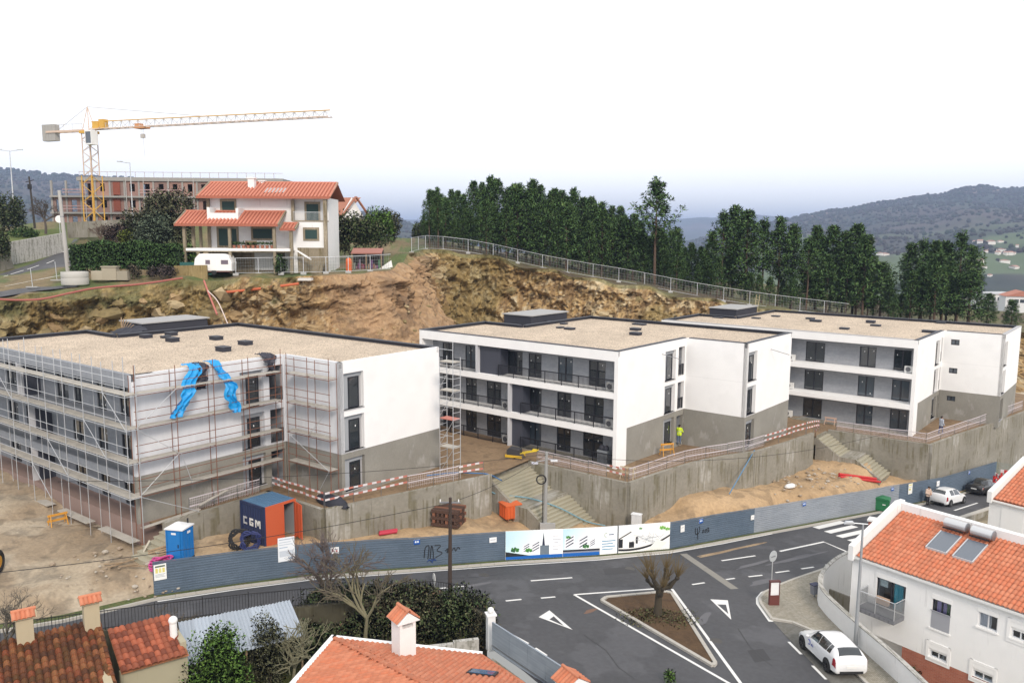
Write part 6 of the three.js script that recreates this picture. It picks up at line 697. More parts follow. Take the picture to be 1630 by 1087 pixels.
const onTilt = (o, d) => { // lay a car on the sloping road along direction d
  const X = d.clone().setY(0).normalize(); X.y = roadY(o.position.x + X.x, o.position.z + X.z) - roadY(o.position.x, o.position.z); X.normalize(); const n = V(0.0312, 1, -0.0656).normalize(), Z = X.clone().cross(n).normalize(), Y = Z.clone().cross(X); o.quaternion.setFromRotationMatrix(new THREE.Matrix4().makeBasis(X, Y, Z)); };
{ const f = onRoad(1268, 1022, 0.03), r = onRoad(1327, 1079, 0.03), d = f.clone().sub(r).setY(0).normalize(), side = V(-d.z, 0, d.x); const c = f.clone().add(r).multiplyScalar(0.5).addScaledVector(side, 0.86); c.y = roadY(c.x, c.z) + 0.03;
  const o = car('white hatchback with dark glass and blue lettering parked at the white curved wall', c, 0, { L: 4.2, st: hatch, paint: whitePaint, side: [[0.37, 0.57, 0.44, 0.57], [0.58, 0.76, 0.58, 0.78], [0.77, 0.85, 0.79, 0.84]], ws: [0.29, 0.455], rw: [0.885, 0.965], ax: [0.19, 0.81], wr: 0.315, rim: mat([0.10, 0.10, 0.11], 0.35, { metalness: 0.7 }), tl: [0.93, 0.995, 0.945, 0.99], tlt: [-0.4, -0.02], hl: [0.02, 0.12], py: 0.5, handles: [0.53, 0.72] }); onTilt(o, d);
  const lm = mat([0.03, 0.06, 0.35], 0.6), cr = new THREE.TorusGeometry(0.12, 0.02, 6, 20, 4.4); cr.rotateZ(0.9); for (const s of [-1, 1]) { const gC = cr.clone(); gC.translate(0.55, 0.68, s * 0.895); P(o, 'door_lettering', [gC, ...[0.3, 0.22, 0.12].map((x, i) => bx(x - 0.02, x + 0.02, 0.6, 0.6 + 0.08 + 0.05 * (i % 2), s * 0.895 - 0.004, s * 0.895 + 0.004)), bx(0.08, 0.34, 0.585, 0.6, s * 0.895 - 0.004, s * 0.895 + 0.004)], lm); } }
{ const f = onRoad(1541, 799), r = onRoad(1507, 808), d = f.clone().sub(r).setY(0).normalize(), side = V(d.z, 0, -d.x); const c = f.clone().add(r).multiplyScalar(0.5).addScaledVector(side, 0.84); c.y = roadY(c.x, c.z);
  const o = car('small white hatchback parked by the hoarding behind the dark car', c, 0, { L: 3.95, st: hatch.map((k) => [k[0], k[1], k[2], k[3] * (k[3] > 1 ? 1.02 : 1), k[4] * 0.98, k[5] * 0.98]), paint: whitePaint, side: [[0.38, 0.62, 0.45, 0.62], [0.64, 0.8, 0.65, 0.78]], ws: [0.315, 0.44], rw: [0.88, 0.96], ax: [0.18, 0.81], wr: 0.3, rim: mat([0.42, 0.43, 0.44], 0.35, { metalness: 0.7 }), tl: [0.93, 0.995, 0.945, 0.985], tlt: [-0.4, 0.0], hl: [0.02, 0.12], py: 0.5, handles: [0.58] }); onTilt(o, d);
  const sedan = [[0, 0.34, 0.52, 0.6, 0.6, 0.5], [0.03, 0.22, 0.58, 0.67, 0.78, 0.64], [0.1, 0.18, 0.68, 0.78, 0.85, 0.7], [0.22, 0.17, 0.76, 0.86, 0.87, 0.72], [0.31, 0.17, 0.81, 0.91, 0.87, 0.7], [0.38, 0.17, 0.84, 1.12, 0.87, 0.62], [0.46, 0.17, 0.86, 1.34, 0.87, 0.56], [0.55, 0.17, 0.87, 1.4, 0.87, 0.56], [0.66, 0.17, 0.88, 1.38, 0.87, 0.56], [0.74, 0.18, 0.89, 1.24, 0.87, 0.58], [0.81, 0.18, 0.89, 1.0, 0.86, 0.64], [0.88, 0.19, 0.88, 0.96, 0.85, 0.68], [0.96, 0.2, 0.85, 0.93, 0.83, 0.68], [1, 0.28, 0.6, 0.68, 0.78, 0.66]];
  const f2 = onRoad(1596, 781), r2 = onRoad(1568, 791), d2 = d.clone(), c2 = f2.clone().add(r2).multiplyScalar(0.5).addScaledVector(V(d2.z, 0, -d2.x), 0.86); c2.y = roadY(c2.x, c2.z);
  const s = car('black saloon parked by the hoarding in front of the small white car', c2, 0, { L: 4.45, st: sedan, paint: blackPaint, side: [[0.41, 0.57, 0.47, 0.57], [0.58, 0.72, 0.58, 0.69]], ws: [0.33, 0.455], rw: [0.7, 0.8], ax: [0.18, 0.79], wr: 0.31, rim: mat([0.42, 0.43, 0.44], 0.35, { metalness: 0.7 }), tl: [0.95, 0.99, 0.955, 0.985], tlt: [-0.2, -0.04], hl: [0.02, 0.1], py: 0.56, handles: [0.55, 0.7] }); onTilt(s, d2); }
tick('cars');
// ---------- tiled roofs and the near houses ----------
function hit(o, px, py, n, c) { o.updateMatrixWorld(true); const inv = o.matrixWorld.clone().invert(), a = CAM.clone().applyMatrix4(inv), d = ray(px, py).transformDirection(inv), N = V(...n); return a.clone().addScaledVector(d, (c - N.dot(a)) / N.dot(d)); }
function tileShape(cw, rl, arch = 0.34) {
  const n = 5, pos = [], q = (i, z, up) => { const t = i / n * 2 - 1; return [t * cw * 0.5, Math.cos(t * 1.45) * cw * arch + up, z]; };
  for (let i = 0; i < n; i++) { const a = q(i, 0, 0.03), b = q(i + 1, 0, 0.03), c = q(i + 1, -rl * 1.12, 0), d = q(i, -rl * 1.12, 0), e = q(i, 0, -0.012), f = q(i + 1, 0, -0.012); pos.push(...a, ...b, ...c, ...a, ...c, ...d, ...a, ...e, ...f, ...a, ...f, ...b); }
  const g = new THREE.BufferGeometry(); g.setAttribute('position', new THREE.Float32BufferAttribute(pos, 3)); g.computeVertexNormals(); return triUV(g);
}
function tiledRoof(parent, O, U, S, lenU, lenS, cw, rl, mats, inside = () => true, cap = 300, arch = 0.34) {
  U = U.clone().normalize(); S = S.clone().normalize(); const N = S.clone().cross(U).normalize(); if (N.y < 0) N.negate(); const geo = tileShape(cw, rl, arch), list = []; parent.updateMatrixWorld(true);
  const basis = new THREE.Matrix4().makeBasis(U, N, U.clone().cross(N)); if (U.clone().cross(N).dot(S) > 0) basis.makeBasis(U.clone().negate(), N, U.clone().negate().cross(N));
  for (let r = 0; r * rl < lenS - rl * 0.4; r++) for (let c = 0; c * cw < lenU - cw * 0.4; c++) { const u = (c + 0.5) * cw, s = r * rl; if (!inside(u, s)) continue; const p = O.clone().addScaledVector(U, u + rr(-0.006, 0.006)).addScaledVector(S, s + rr(-0.012, 0.012)).addScaledVector(N, 0.015), w = p.clone().applyMatrix4(parent.matrixWorld), sc = w.clone().project(camera); const vis = Math.abs(sc.x) < 1.01 && Math.abs(sc.y) < 1.02; list.push({ p, k: (vis ? 0 : 1000) + w.distanceTo(CAM), m: mats[Math.floor(hash2(r, c, 17) * mats.length)] }); }
  list.sort((a, b) => a.k - b.k); const rest = mats.map(() => []);
  list.forEach((t, i) => { if (i < cap) { const m = new THREE.Mesh(geo, t.m); m.name = 'tile'; m.quaternion.setFromRotationMatrix(basis); m.position.copy(t.p); m.rotateY(rr(-0.03, 0.03)); parent.add(m); } else { const g = geo.clone(); g.applyMatrix4(basis); g.translate(t.p.x, t.p.y, t.p.z); rest[mats.indexOf(t.m)].push(g); } });
  rest.forEach((gs, i) => { if (gs.length) stuff(P(parent, 'tile_field', gs, mats[i])); });
}
const tileMs = [M.tile, tmat(T.tile, 0.75, { color: 0xf0eae6 }), tmat(T.tile, 0.8, { color: 0xfdeee6 })], oldMs = [0xe0c8b0, 0xb8a088, 0xe4d4b8, 0x988470, 0xa89c70, 0x8a7a68, 0xb49c80, 0xd0a48c, 0x989068].map((c) => tmat(T.oldtile, 0.95, { color: c }));
function cappedChimney(o, name, p, w, h, ry, body, tiles, roofH = 0.34, cw = 0.2) {
  const c = P(o, name, [bx(-w / 2, w / 2, 0, h, -w / 2, w / 2), bx(-w / 2, -w / 2 + 0.12, h, h + 0.25, -w / 2, w / 2), bx(w / 2 - 0.12, w / 2, h, h + 0.25, -w / 2, w / 2)], body, p.toArray ? p.toArray() : p, ry); const e = w / 2 + 0.14, sl = Math.hypot(e, roofH);
  P(c, 'cap_board', prism([[-e, h + 0.25], [e, h + 0.25], [0, h + 0.25 + roofH]], -e, e), body);
  for (const s of [-1, 1]) { const n = Math.round(2 * e / cw); for (let i = 0; i < n; i++) { const z = -e + (i + 0.5) * cw, g = tileShape(cw, sl * 0.95); const m = new THREE.Mesh(g, tiles[i % tiles.length]); m.name = 'cap_tile'; const S = V(-s * e, roofH, 0).normalize(), U = V(0, 0, 1), N = V(s * roofH, e, 0).normalize(); m.quaternion.setFromRotationMatrix(new THREE.Matrix4().makeBasis(U.clone().multiplyScalar(s > 0 ? -1 : 1), N, S.clone().negate())); m.position.set(s * e, h + 0.26, z); c.add(m); } }
  P(c, 'ridge_tile', tube([V(0, h + 0.28 + roofH, -e), V(0, h + 0.28 + roofH, e)], 0.08, 4, 8), tiles[0]); return c;
}
// lower ground of the yards beside the road
struct('yard_ground', flat([...southEdge.slice(0, 8).map((p) => V(p.x + 0.1, -0.5, p.z + 0.35)), V(3, -0.5, -36), V(5, -0.5, -20), V(-60, -0.5, -15), V(-60, -0.5, -30)]), tmat(T.grass, 1, { color: 0xd8cfa8, bumpMap: B.fine, bumpScale: 0.06 }));
struct('yard_ground_001', flat([...southEdge.slice(24, 30).map((p) => V(p.x - 0.1, -2.75, p.z + 0.3)), V(70, -2.75, -60), V(60, -2.75, -15), V(24, -2.75, -20), ...[[1500, 1160], [1426, 1080], [1363, 1024], [1324, 986], [1304, 962], [1310, 938], [1332, 914]].map(([x, y]) => { const p = onRoad(x, y); return V(p.x + 0.25, -2.75, p.z - 0.05); })]), tmat(T.yard, 1, { color: 0xc8c8c0 }));
const parapetM = tmat(T.concrete, 0.95, { color: 0x8a8878 });
{ // solid parapet and railing on the near edge of the road at left
  const wp = southEdge.slice(0, 8).map((p) => lift(p, 0)), o = thing('parapet_wall', 'weathered low wall carrying the black railing along the near side of the road', 'wall', [0, 0, 0]), r = thing('railing', 'black iron railing of thin upright bars along the near side of the road', 'railing', [0, 0, 0]);
  for (let i = 0; i < wp.length - 1; i++) { const n = Math.max(1, Math.round(wp[i].distanceTo(wp[i + 1]) / 2.2)); for (let k = 0; k < n; k++) { const a = wp[i].clone().lerp(wp[i + 1], k / n), b = wp[i].clone().lerp(wp[i + 1], (k + 1) / n), A = V(a.x, 0, a.z + 0.14), Bq = V(b.x, 0, b.z + 0.14); P(o, 'wall_panel', beam(V(A.x, a.y - 0.55, A.z), V(Bq.x, b.y - 0.55, Bq.z), 0.26, 2.9), parapetM); const top = (q, h) => V(q.x, q.y + 0.9 + h, q.z + 0.14), gs = [beam(top(a, 0.98), top(b, 0.98), 0.03, 0.03), beam(top(a, 0.1), top(b, 0.1), 0.03, 0.03)]; const L = a.distanceTo(b), m = Math.round(L / 0.15); for (let q = 0; q < m; q++) { const p = a.clone().lerp(b, q / m); gs.push(bar(top(p, 0), top(p, q ? 1.0 : 1.1), q ? 0.011 : 0.02, 4)); } P(r, 'railing_panel', gs, M.black); } }
}
{ // right white house with the solar heaters
  const o = thing('row_house', 'white house with orange tiled roof and two solar water heaters', 'house', [19.9, -2.75, -46.58], -0.943), W = 15, ey = 6.05, k = 0.37, dp = 4.9, ry = ey + dp * k;
  const rect = (a, b, c, d) => { const q = [a, b, c, d].map(([x, y]) => hit(o, x, y, [0, 0, 1], -0.35)); const xs = (q[0].x + q[3].x) / 2, xe = (q[1].x + q[2].x) / 2, y1 = (q[0].y + q[1].y) / 2, y0 = (q[2].y + q[3].y) / 2; return [Math.min(xs, xe), Math.max(xs, xe), Math.min(y0, y1), Math.max(y0, y1)]; };
  const win = { bal: rect([1395.6, 917.4], [1441.6, 933], [1441.6, 978], [1395.6, 962]), tall: rect([1486.6, 952], [1515, 962], [1511.4, 1008.5], [1481, 997]), kit: rect([1559, 972.4], [1590, 983], [1587.5, 1006.6], [1557, 995.8]), far: rect([1611, 997], [1640, 1006], [1639, 1024], [1610, 1014]), low1: rect([1481, 1031], [1508, 1041], [1507, 1055], [1480, 1044]), low2: rect([1550.4, 1062], [1582, 1074], [1580, 1089], [1549, 1077]) };
  const hs = Object.values(win), brickTop = hit(o, 1437, 1028, [0, 0, 1], -0.35), bx0 = brickTop.x, by = brickTop.y;
  const wg = wallHoles(0.25, W, by, ey, 0.3, hs.filter((h) => h[3] > by + 0.1).map((h) => [h[0], h[1], Math.max(h[2], by + 0.01), h[3]])); wg.translate(0, 0, -0.35); P(o, 'front_wall', wg, M.white);
  const lowH = hs.filter((h) => h[2] <= by + 0.05); const lw = wallHoles(bx0, W, -0.3, by, 0.3, lowH.map((h) => [h[0], h[1], h[2], Math.min(h[3], by - 0.01)])); lw.translate(0, 0, -0.353); P(o, 'brick_base', lw, M.brick); P(o, 'recessed_wall', bx(0.25, bx0 - 0.003, -0.3, by, -1.6, -1.3), M.white); P(o, 'undercroft_side', bx(bx0 - 0.003, bx0 + 0.2, -0.3, by, -1.6, -0.66), M.white);
  P(o, 'side_wall', [bx(0.0, 0.25, -0.3, ey - 0.2, -dp - 4, -0.35)], M.white); P(o, 'rear_wall', bx(0.25, W, -0.3, ry + 0.1, -dp - 0.4, -dp - 0.1), M.white);
  P(o, 'room', [bx(0.3, W, by + 0.05, ey + 0.3, -3.7, -3.6), bx(0.3, W, by - 0.1, by + 0.04, -3.6, -0.66), ...[3.2, 5.4, 8.2, 11].map((x) => bx(x, x + 0.12, by + 0.05, ey, -3.6, -0.66))], mat([0.42, 0.40, 0.37], 0.9));
  P(o, 'roof_deck', prism([[0.38, ey - 0.02], [dp + 0.1, ry - 0.1], [dp + 0.1, ry - 0.2], [0.38, ey - 0.14]], 0.2, W, 0).rotateY(Math.PI / 2), M.tile);
  P(o, 'gutter', [bx(0.1, W, ey - 0.2, ey - 0.08, -0.36, -0.12), bx(0.2, W, ey - 0.34, ey - 0.2, -0.352, -0.25)], mat([0.68, 0.69, 0.68], 0.7));
  const par = prism([[0.0, ey - 0.3], [dp + 0.5, ry - 0.6], [dp + 0.5, ry + 0.5], [dp - 0.1, ry + 0.5], [0.0, ey + 0.55]], 0, 0.34, 0.02); par.rotateY(Math.PI / 2); par.translate(-0.1, 0, 0); P(o, 'gable_parapet', par, M.white); P(o, 'ridge_parapet', bx(0.25, W, ry - 0.4, ry + 0.42, -dp - 0.5, -dp - 0.06), M.white);
  tiledRoof(o, V(0.3, ey - 0.06, -0.2), V(1, 0, 0), V(0, k, -1), W - 0.5, (dp - 0.2) * Math.hypot(1, k), 0.235, 0.37, tileMs);
  const fr = mat([0.62, 0.63, 0.64], 0.5), curt = (x0, x1, y0, y1, c, z = -0.58) => { const n = 24, g = vcolGrid(n, 2, (u, v) => V(lerp(x0, x1, u), lerp(y0, y1, v), z + 0.04 * Math.sin(u * 40 + x0)), () => [1, 1, 1]); g.deleteAttribute('color'); P(o, 'curtain', g, mat(c, 0.95, { side: THREE.DoubleSide })); };
  for (const [n, h] of Object.entries(win)) { const f = P(o, 'window', [bx(h[0], h[0] + 0.06, h[2], h[3], -0.5, -0.42), bx(h[1] - 0.06, h[1], h[2], h[3], -0.5, -0.42), bx(h[0] + 0.06, h[1] - 0.06, h[3] - 0.06, h[3], -0.5, -0.42), bx(h[0] + 0.06, h[1] - 0.06, h[2], h[2] + 0.06, -0.5, -0.42), bx((h[0] + h[1]) / 2 - 0.03, (h[0] + h[1]) / 2 + 0.03, h[2] + 0.06, h[3] - 0.06, -0.5, -0.43)], n === 'bal' || n === 'tall' ? M.frame : fr); P(f, 'pane', bx(h[0] + 0.05, h[1] - 0.05, h[2] + 0.05, h[3] - 0.05, -0.475, -0.465), mat([0.9, 0.95, 1], 0.03, { transmission: 1, thickness: 0 })); P(o, 'shutter_box', bx(h[0] - 0.04, h[1] + 0.04, h[3] + 0.004, h[3] + 0.26, -0.36, -0.325), M.slab); if (n !== 'bal') P(o, 'window_sill', bx(h[0] - 0.08, h[1] + 0.08, h[2] - 0.09, h[2] - 0.003, -0.5, -0.28), M.slab); }
  for (const n of ['far', 'low1', 'low2']) { const h = win[n]; P(o, 'window_surround', [bx(h[0] - 0.2, h[0] - 0.045, h[2] - 0.25, h[3] + 0.42, -0.349, -0.31), bx(h[1] + 0.045, h[1] + 0.2, h[2] - 0.25, h[3] + 0.42, -0.349, -0.31), bx(h[0] - 0.2, h[1] + 0.2, h[3] + 0.27, h[3] + 0.42, -0.349, -0.312), bx(h[0] - 0.2, h[1] + 0.2, h[2] - 0.25, h[2] - 0.095, -0.349, -0.312)], M.slab); P(o, 'shutter', bx(h[0], h[1], lerp(h[2], h[3], 0.72), h[3], -0.44, -0.4), M.slab); }
  const b = win.bal; curt(b[0] + 0.1, b[0] + 0.55, b[2] + 1.1, b[3], [0.55, 0.58, 0.52]); curt(b[0] + 0.95, b[1] - 0.25, b[2], b[3], [0.05, 0.32, 0.36]); curt(win.tall[0] + 0.15, win.tall[1] - 0.3, win.tall[2], win.tall[3], [0.32, 0.24, 0.40]); curt(win.tall[1] - 0.28, win.tall[1] - 0.08, win.tall[2], win.tall[3], [0.10, 0.2, 0.07]); curt(win.kit[0] + 0.05, lerp(win.kit[0], win.kit[1], 0.6), win.kit[2], win.kit[3], [0.5, 0.47, 0.46]);
  { // balcony with grey mesh railing
    const x0 = b[0] - 0.5, x1 = b[1] + 0.02, y = b[2] - 0.05, z1 = 0.75; P(o, 'balcony_slab', [bx(x0, x1, y - 0.26, y, -0.35, z1), ...Array.from({ length: 8 }, (_, i) => bx(lerp(x0, x1, i / 8) + 0.02, lerp(x0, x1, (i + 1) / 8) - 0.02, y - 0.24, y - 0.04, z1, z1 + 0.03))], mat([0.16, 0.165, 0.18], 0.8)); const gs = [bar(V(x0, y + 1.0, z1), V(x1, y + 1.0, z1), 0.025, 6), bar(V(x0, y + 1.0, -0.34), V(x0, y + 1.0, z1), 0.025, 6), bar(V(x1, y + 1.0, -0.34), V(x1, y + 1.0, z1), 0.025, 6)]; for (const [x, z] of [[x0, z1], [x1, z1], [x0, -0.33], [(x0 + x1) / 2, z1]]) gs.push(bar(V(x, y, z), V(x, y + 1, z), 0.02, 6)); P(o, 'balcony_rail', gs, M.galv); const ms = []; for (let i = 0; i < 36; i++) ms.push(bx(lerp(x0, x1, i / 36), lerp(x0, x1, i / 36) + 0.028, y + 0.05, y + 0.93, z1 - 0.005, z1 + 0.005)); for (let i = 0; i < 16; i++) for (const x of [x0, x1]) ms.push(bx(x - 0.005, x + 0.005, y + 0.05, y + 0.93, lerp(-0.3, z1, i / 16), lerp(-0.3, z1, i / 16) + 0.028)); P(o, 'balcony_infill', ms, mat([0.22, 0.23, 0.24], 0.7)); P(o, 'flower_box', bx(b[0] + 0.2, b[0] + 0.95, y + 0.35, y + 0.7, -0.2, 0.1), mat([0.42, 0.30, 0.22], 0.9)); }
  P(o, 'window_guard', [bar(V(win.tall[0] - 0.05, win.tall[2] + 1.0, -0.3), V(win.tall[1] + 0.05, win.tall[2] + 1.0, -0.3), 0.025, 6), bx(win.tall[0], win.tall[1], win.tall[2] + 0.02, win.tall[2] + 0.97, -0.345, -0.335)], mat([0.30, 0.31, 0.34], 0.5));
  // solar heaters: collector and tank
  const onRf = (px, py) => hit(o, px, py, [0, 1, k], ey - 0.06 + 0.2 * -k + 0.12); const len = Math.hypot(1, k);
  for (const c of [[[1471.7, 870], [1503, 880.5], [1534, 856.5], [1503, 845]], [[1515, 885], [1544.6, 894], [1576.7, 870], [1544.6, 858]]]) { const q = c.map(([x, y]) => onRf(x, y)), x0 = (q[0].x + q[3].x) / 2, x1 = (q[1].x + q[2].x) / 2, z0 = (q[0].z + q[1].z) / 2, z1 = (q[2].z + q[3].z) / 2; const Y = (z) => ey - 0.06 + (-0.2 - z) * k + 0.14; const h = P(o, 'solar_collector', [quad(V(x0, Y(z0), z0), V(x1, Y(z0), z0), V(x1, Y(z1), z1), V(x0, Y(z1), z1)), beam(V(x0, Y(z0), z0), V(x0, Y(z1), z1), 0.06, 0.12), beam(V(x1, Y(z0), z0), V(x1, Y(z1), z1), 0.06, 0.12), beam(V(x0, Y(z0), z0), V(x1, Y(z0), z0), 0.06, 0.12)], M.galv); P(h, 'collector_glass', quad(V(x0 + 0.03, Y(z0) + 0.03, z0), V(x1 - 0.03, Y(z0) + 0.03, z0), V(x1 - 0.03, Y(z1) + 0.03, z1), V(x0 + 0.03, Y(z1) + 0.03, z1)), mat([0.10, 0.12, 0.15], 0.25, { clearcoat: 1, clearcoatRoughness: 0.2 }));
    const zt = z1 - 0.38, yt = Y(zt) + 0.34, a = V(x0 + 0.02, yt, zt), e = V(x1 + 0.1, yt, zt), tk = P(o, 'water_tank', bar(a, e, 0.27, 20), mat([0.6, 0.61, 0.62], 0.3, { metalness: 0.5 })); P(tk, 'tank_end', bar(e, e.clone().add(V(0.04, 0, 0)), 0.285, 20), M.steel); P(tk, 'tank_frame', [bar(V(x0, Y(zt), zt - 0.2), V(x0, yt, zt), 0.03, 6), bar(V(x1, Y(zt), zt - 0.2), V(x1, yt, zt), 0.03, 6), bx(x0, x1, yt - 0.3, yt - 0.22, zt + 0.24, zt + 0.3)], M.black); }
  P(o, 'yard_bench', tube(Array.from({ length: 10 }, (_, i) => V(2.2 + i * 0.16, 0.25 + 0.6 * Math.sin(i / 9 * 3.14), -0.1)), 0.03, 20, 5), M.black);
}
{ // curved white garden wall
  const o = thing('garden_wall', 'curved white rendered wall with stained top around the corner house', 'wall', [0, 0, 0]); const px = [[1352, 902], [1332, 912], [1312, 930], [1302, 948], [1303, 962], [1312, 976], [1325, 990], [1363, 1027], [1426, 1084], [1500, 1160]].map(([x, y]) => onRoad(x, y, 0.06)); const c = new THREE.CatmullRomCurve3(px, false, 'centripetal').getSpacedPoints(48);
  for (let i = 0; i < 48; i += 4) { const gs = [], cp = []; for (let k = i; k < i + 4; k++) { const a = c[k], b = c[k + 1]; const d = b.clone().sub(a).setY(0).normalize(), n = V(d.z, 0, -d.x).multiplyScalar(0.2), tp = (p, h, s) => V(p.x + n.x * s, p.y + h, p.z + n.z * s); gs.push(quad(tp(a, -0.1, 0), tp(b, -0.1, 0), tp(b, 1.22, 0), tp(a, 1.22, 0)), quad(tp(b, -3, 1), tp(a, -3, 1), tp(a, 1.22, 1), tp(b, 1.22, 1))); cp.push(quad(tp(a, 1.22, -0.1), tp(b, 1.22, -0.1), tp(b, 1.22, 1.1), tp(a, 1.22, 1.1)), quad(tp(a, 1.16, -0.1), tp(b, 1.16, -0.1), tp(b, 1.22, -0.1), tp(a, 1.22, -0.1)), quad(tp(b, 1.16, 1.1), tp(a, 1.16, 1.1), tp(a, 1.22, 1.1), tp(b, 1.22, 1.1))); } P(o, 'wall_panel', gs, M.white); P(o, 'coping', cp, M.dirtywhite); }
  const e = [...southEdge.slice(24, 30)], w = thing('retaining_wall', 'stained concrete wall holding up the road beyond the corner house', 'retaining wall', [0, 0, 0]); for (let i = 0; i < e.length - 1; i++) { const n = Math.max(1, Math.round(e[i].distanceTo(e[i + 1]) / 3)); for (let k = 0; k < n; k++) { const a = e[i].clone().lerp(e[i + 1], k / n), b = e[i].clone().lerp(e[i + 1], (k + 0.995) / n); P(w, 'wall_panel', beam(V(a.x, a.y - 1.45, a.z + 0.15), V(b.x, b.y - 1.45, b.z + 0.15), 0.3, 3.1), M.concrete); P(w, 'coping', beam(V(a.x, a.y + 0.14, a.z + 0.15), V(b.x, b.y + 0.14, b.z + 0.15), 0.42, 0.08), M.kerb); } }
  const d = thing('yard_door', 'grey weathered yard partition inside the curved wall', 'partition', onRoad(1335, 945), -0.943); d.position.y = -2.75; P(d, 'panel', bx(-0.6, 1.5, 0, 2.6, -0.06, 0.06), tmat(T.concrete, 0.9, { color: 0xe8e8e8 })); P(d, 'post', bx(1.5, 1.62, 0, 2.8, -0.08, 0.08), M.steel);
}
{ // next house in the row, at the right edge
  const o = thing('row_house', 'white house with orange roof at the far end of the concrete road wall', 'house', [35.0, -2.9, -58.8], -0.943), W = 14, ey = 5.7, k = 0.36, dp = 5; P(o, 'front_wall', bx(0.02, W, -0.3, ey - 0.1, -0.6, -0.3), M.white); P(o, 'side_wall', bx(0, 0.3, -0.3, ey - 0.2, -dp - 3, -0.602), M.white); P(o, 'rear_wall', bx(0.3, W, -0.3, ey + 1.5, -dp - 0.4, -dp), M.white); const par = prism([[0, ey - 0.3], [dp + 0.4, ey + dp * k - 0.5], [dp + 0.4, ey + dp * k + 0.45], [0, ey + 0.5]], 0, 0.34, 0.02); par.rotateY(Math.PI / 2); par.translate(-0.05, 0, 0); P(o, 'gable_parapet', par, M.white); P(o, 'roof_deck', prism([[0.2, ey - 0.1], [dp, ey + dp * k - 0.1], [dp, ey + dp * k - 0.25], [0.2, ey - 0.25]], 0.3, W).rotateY(Math.PI / 2), M.tile); P(o, 'gutter', bx(0.3, W, ey - 0.22, ey - 0.1, -0.34, -0.1), M.slab); tiledRoof(o, V(0.32, ey - 0.05, -0.2), V(1, 0, 0), V(0, k, -1), 6, 5, 0.26, 0.4, tileMs, () => true, 120); const g = P(o, 'window', bx(3, 4.2, 3.4, 4.8, -0.32, -0.28), M.frame); P(g, 'pane', bx(3.08, 4.12, 3.48, 4.72, -0.279, -0.27), M.glass); P(o, 'shutter_panel', bx(0.9, 2.4, 0.2, ey - 0.5, -0.3, -0.27), M.slab);
  const h = thing('parapet_cap', 'red and white coping piece at the edge of the road above the solar house roof', 'coping', onRoad(1399, 838), -0.6); P(h, 'block', bx(-0.7, 0.9, 0, 0.45, -0.35, 0.35), M.brick); P(h, 'cap', bx(-0.8, 1.0, 0.45, 0.6, -0.45, 0.45), M.white);
}
